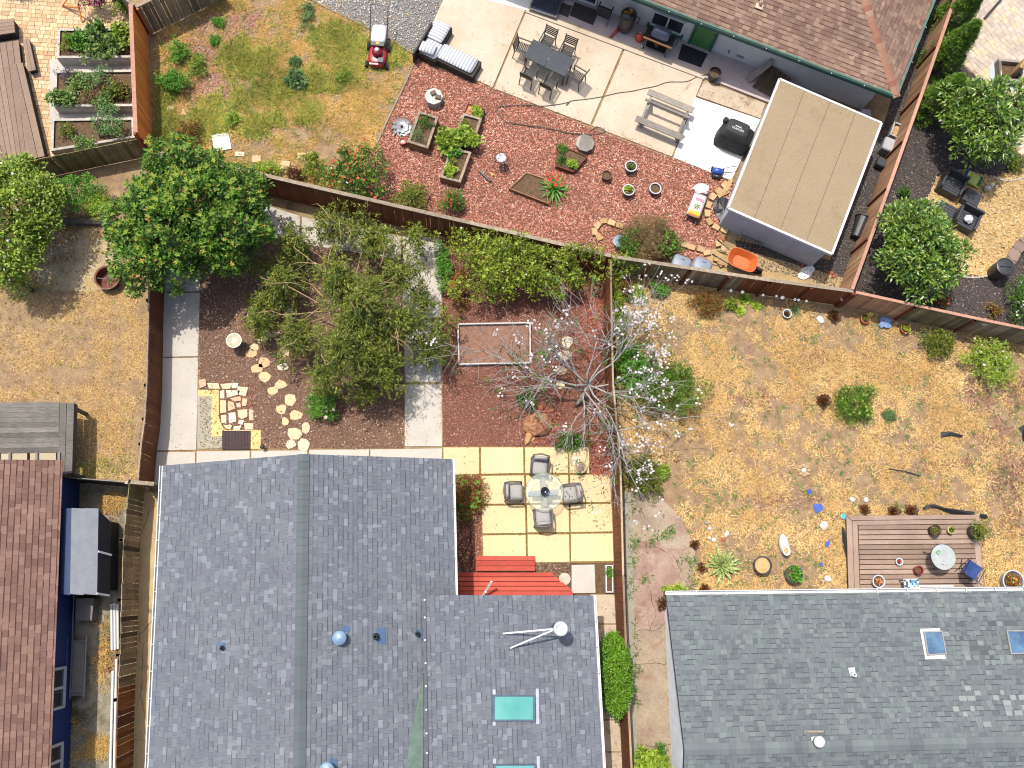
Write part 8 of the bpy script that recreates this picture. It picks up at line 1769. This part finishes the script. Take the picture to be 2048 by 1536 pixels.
# side passages, driveway and joints
stuff(grass('passage_weeds', np.concatenate([scatter(PP([(205, 990), (250, 990), (245, 1020), (205, 1020)]), 60, seed=54), scatter(PP([(180, 1470), (222, 1470), (215, 1510), (175, 1510)]), 70, seed=55), scatter(PP([(200, 1240), (222, 1240), (216, 1380), (190, 1380)]), 50, seed=56), scatter(PP([(130, 1400), (190, 1480), (180, 1536), (130, 1536)]), 40, seed=57)]), MT['goldgrass'], (.08, .25), (.012, .024), 1.1, 9, .07, 54), 'golden grass tufts in the passage by the blue wall', 'weeds')
stuff(chips('passage_leaves', np.concatenate([scatter(PP([(200, 1280), (240, 1280), (236, 1345), (196, 1345)]), 260, seed=58), scatter(PP([(205, 1005), (245, 1005), (240, 1060), (215, 1060)]), 120, seed=59)]), (.06, .13), MATS['brown_leaf'], .012, 58), 'dead brown leaves piled in the passage by the pipes', 'litter')
dw_ = np.concatenate([scatter(PP(p), n_, seed=60+i) for i, (p, n_) in enumerate((([(1252, 985), (1272, 985), (1276, 1200), (1256, 1200)], 34), ([(1290, 1070), (1345, 1055), (1350, 1075), (1300, 1092)], 26), ([(1262, 1080), (1280, 1080), (1272, 1160), (1258, 1160)], 14), ([(1264, 1240), (1276, 1240), (1284, 1420), (1270, 1420)], 26), ([(1355, 1110), (1392, 1110), (1392, 1190), (1365, 1190)], 26), ([(1285, 1150), (1305, 1150), (1302, 1170), (1285, 1165)], 10)))])
stuff(grass('driveway_weeds', dw_, MT['weed'], (.06, .15), (.025, .045), 1.2, 8, .05, 61), 'green weeds in the cracks of the side driveway', 'weeds')
def crack(px, m_, z, w=.012, parent=None):
    pts = [P(a, b) for a, b in px]; out = []
    for i in range(len(pts)-1):
        for k in range(5): out.append(pts[i].lerp(pts[i+1], k/5)+Vector((rng.gauss(0, .02), rng.gauss(0, .02), 0)))
    out.append(pts[-1]); mb = MB(); L = []
    for i, p in enumerate(out):
        d = (out[min(i+1, len(out)-1)]-out[max(0, i-1)]).normalized(); s = Vector((-d.y, d.x, 0))*w*rng.uniform(.3, 1)*.5; L += [(p.x-s.x, p.y-s.y, z), (p.x+s.x, p.y+s.y, z)]
    o = mb.add(L, [(2*i, 2*i+1, 2*i+3, 2*i+2) for i in range(len(out)-1)]).build('crack', m_); structure(o)
sd_ = scatter([tuple(q[:2]) for q in sc_], 70, seed=90); stuff(chips('roof_litter', sd_, (.02, .07), MATS['brown_leaf'], SZ+.008, 90, zj=.004), 'dry leaf bits lying on the tan shed roof', 'litter')
CK = mat('crack_dark', C(84, 68, 54), 1, 8)
for p_, z_ in (([(1262, 1262), (1310, 1262), (1332, 1240)], .021), ([(1268, 1330), (1300, 1326), (1345, 1328)], .021), ([(1300, 1180), (1310, 1230), (1300, 1260)], .021), ([(1272, 1490), (1320, 1492), (1350, 1488)], .021), ([(278, 1080), (300, 1020), (312, 1010)], .013), ([(275, 1250), (288, 1300), (282, 1380), (290, 1440)], .013), ([(270, 1480), (300, 1482)], .013), ([(280, 1270), (305, 1240)], .013), ([(1304, 1090), (1345, 1110), (1362, 1140)], .021)): crack(p_, CK, z_, .02)
pj = []
for a, b in (((960, 895), (962, 950)), ((1049, 895), (1054, 1124)), ((1138, 895), (1140, 1122)), ((886, 950), (1180, 948)), ((962, 1010), (1222, 1006)), ((964, 1069), (1224, 1065)), ((960, 950), (966, 1124)), ((1224, 950), (1229, 1122))):
    n_ = int(hypot(b[0]-a[0], b[1]-a[1])*1.1); t_ = np.random.default_rng(int(a[0])).uniform(0, 1, n_); A_, B_ = P(*a), P(*b); pj.append(np.stack([A_.x+(B_.x-A_.x)*t_, A_.y+(B_.y-A_.y)*t_], 1)+np.random.default_rng(3).normal(0, .012, (n_, 2)))
stuff(chips('joint_moss', np.concatenate(pj), (.02, .06), matr('joint_bits', [C(120, 104, 52), C(150, 130, 70), C(96, 88, 44), C(180, 152, 90)], .95, .2, 1), .02, 62, zj=.02), 'moss and grit in the joints of the paved terrace', 'moss')
lt = np.concatenate([scatter(PP(p), n_, seed=70+i) for i, (p, n_) in enumerate((([(890, 0), (1400, 165), (1340, 310), (840, 110)], 260), ([(330, 590), (400, 590), (392, 900), (316, 900)], 60), ([(808, 480), (884, 480), (884, 893), (810, 893)], 160), ([(890, 897), (1220, 897), (1224, 1120), (966, 1120)], 150), ([(1400, 170), (1520, 215), (1515, 235), (1395, 190)], 80), ([(1185, 1190), (1240, 1190), (1246, 1536), (1185, 1536)], 60)))])
stuff(chips('leaf_litter', lt, (.02, .06), matr('dry_leaf_bits', [C(150, 116, 76), C(110, 84, 56), C(180, 150, 104), C(96, 78, 60)], .9, .2, 1), .058, 70, zj=.01), 'dry leaf bits blown over the concrete and the terrace', 'litter')
sp = []
for pl, n_ in (([(1190, 262), (1467, 366), (1463, 352), (1190, 250)], 240), ([(836, 116), (1190, 262), (1190, 252), (840, 106)], 260), ([(806, 480), (818, 480), (818, 893), (806, 893)], 130), ([(876, 480), (888, 480), (890, 893), (876, 893)], 150), ([(395, 590), (404, 590), (400, 770), (393, 770)], 60)): sp.append(scatter(PP(pl), n_, seed=n_))
stuff(chips('spilled_mulch', np.concatenate(sp), (.03, .09), MT['redmulch'], .056, 75, zj=.008), 'stray bark chips spilled over the edges of the walks', 'mulch')
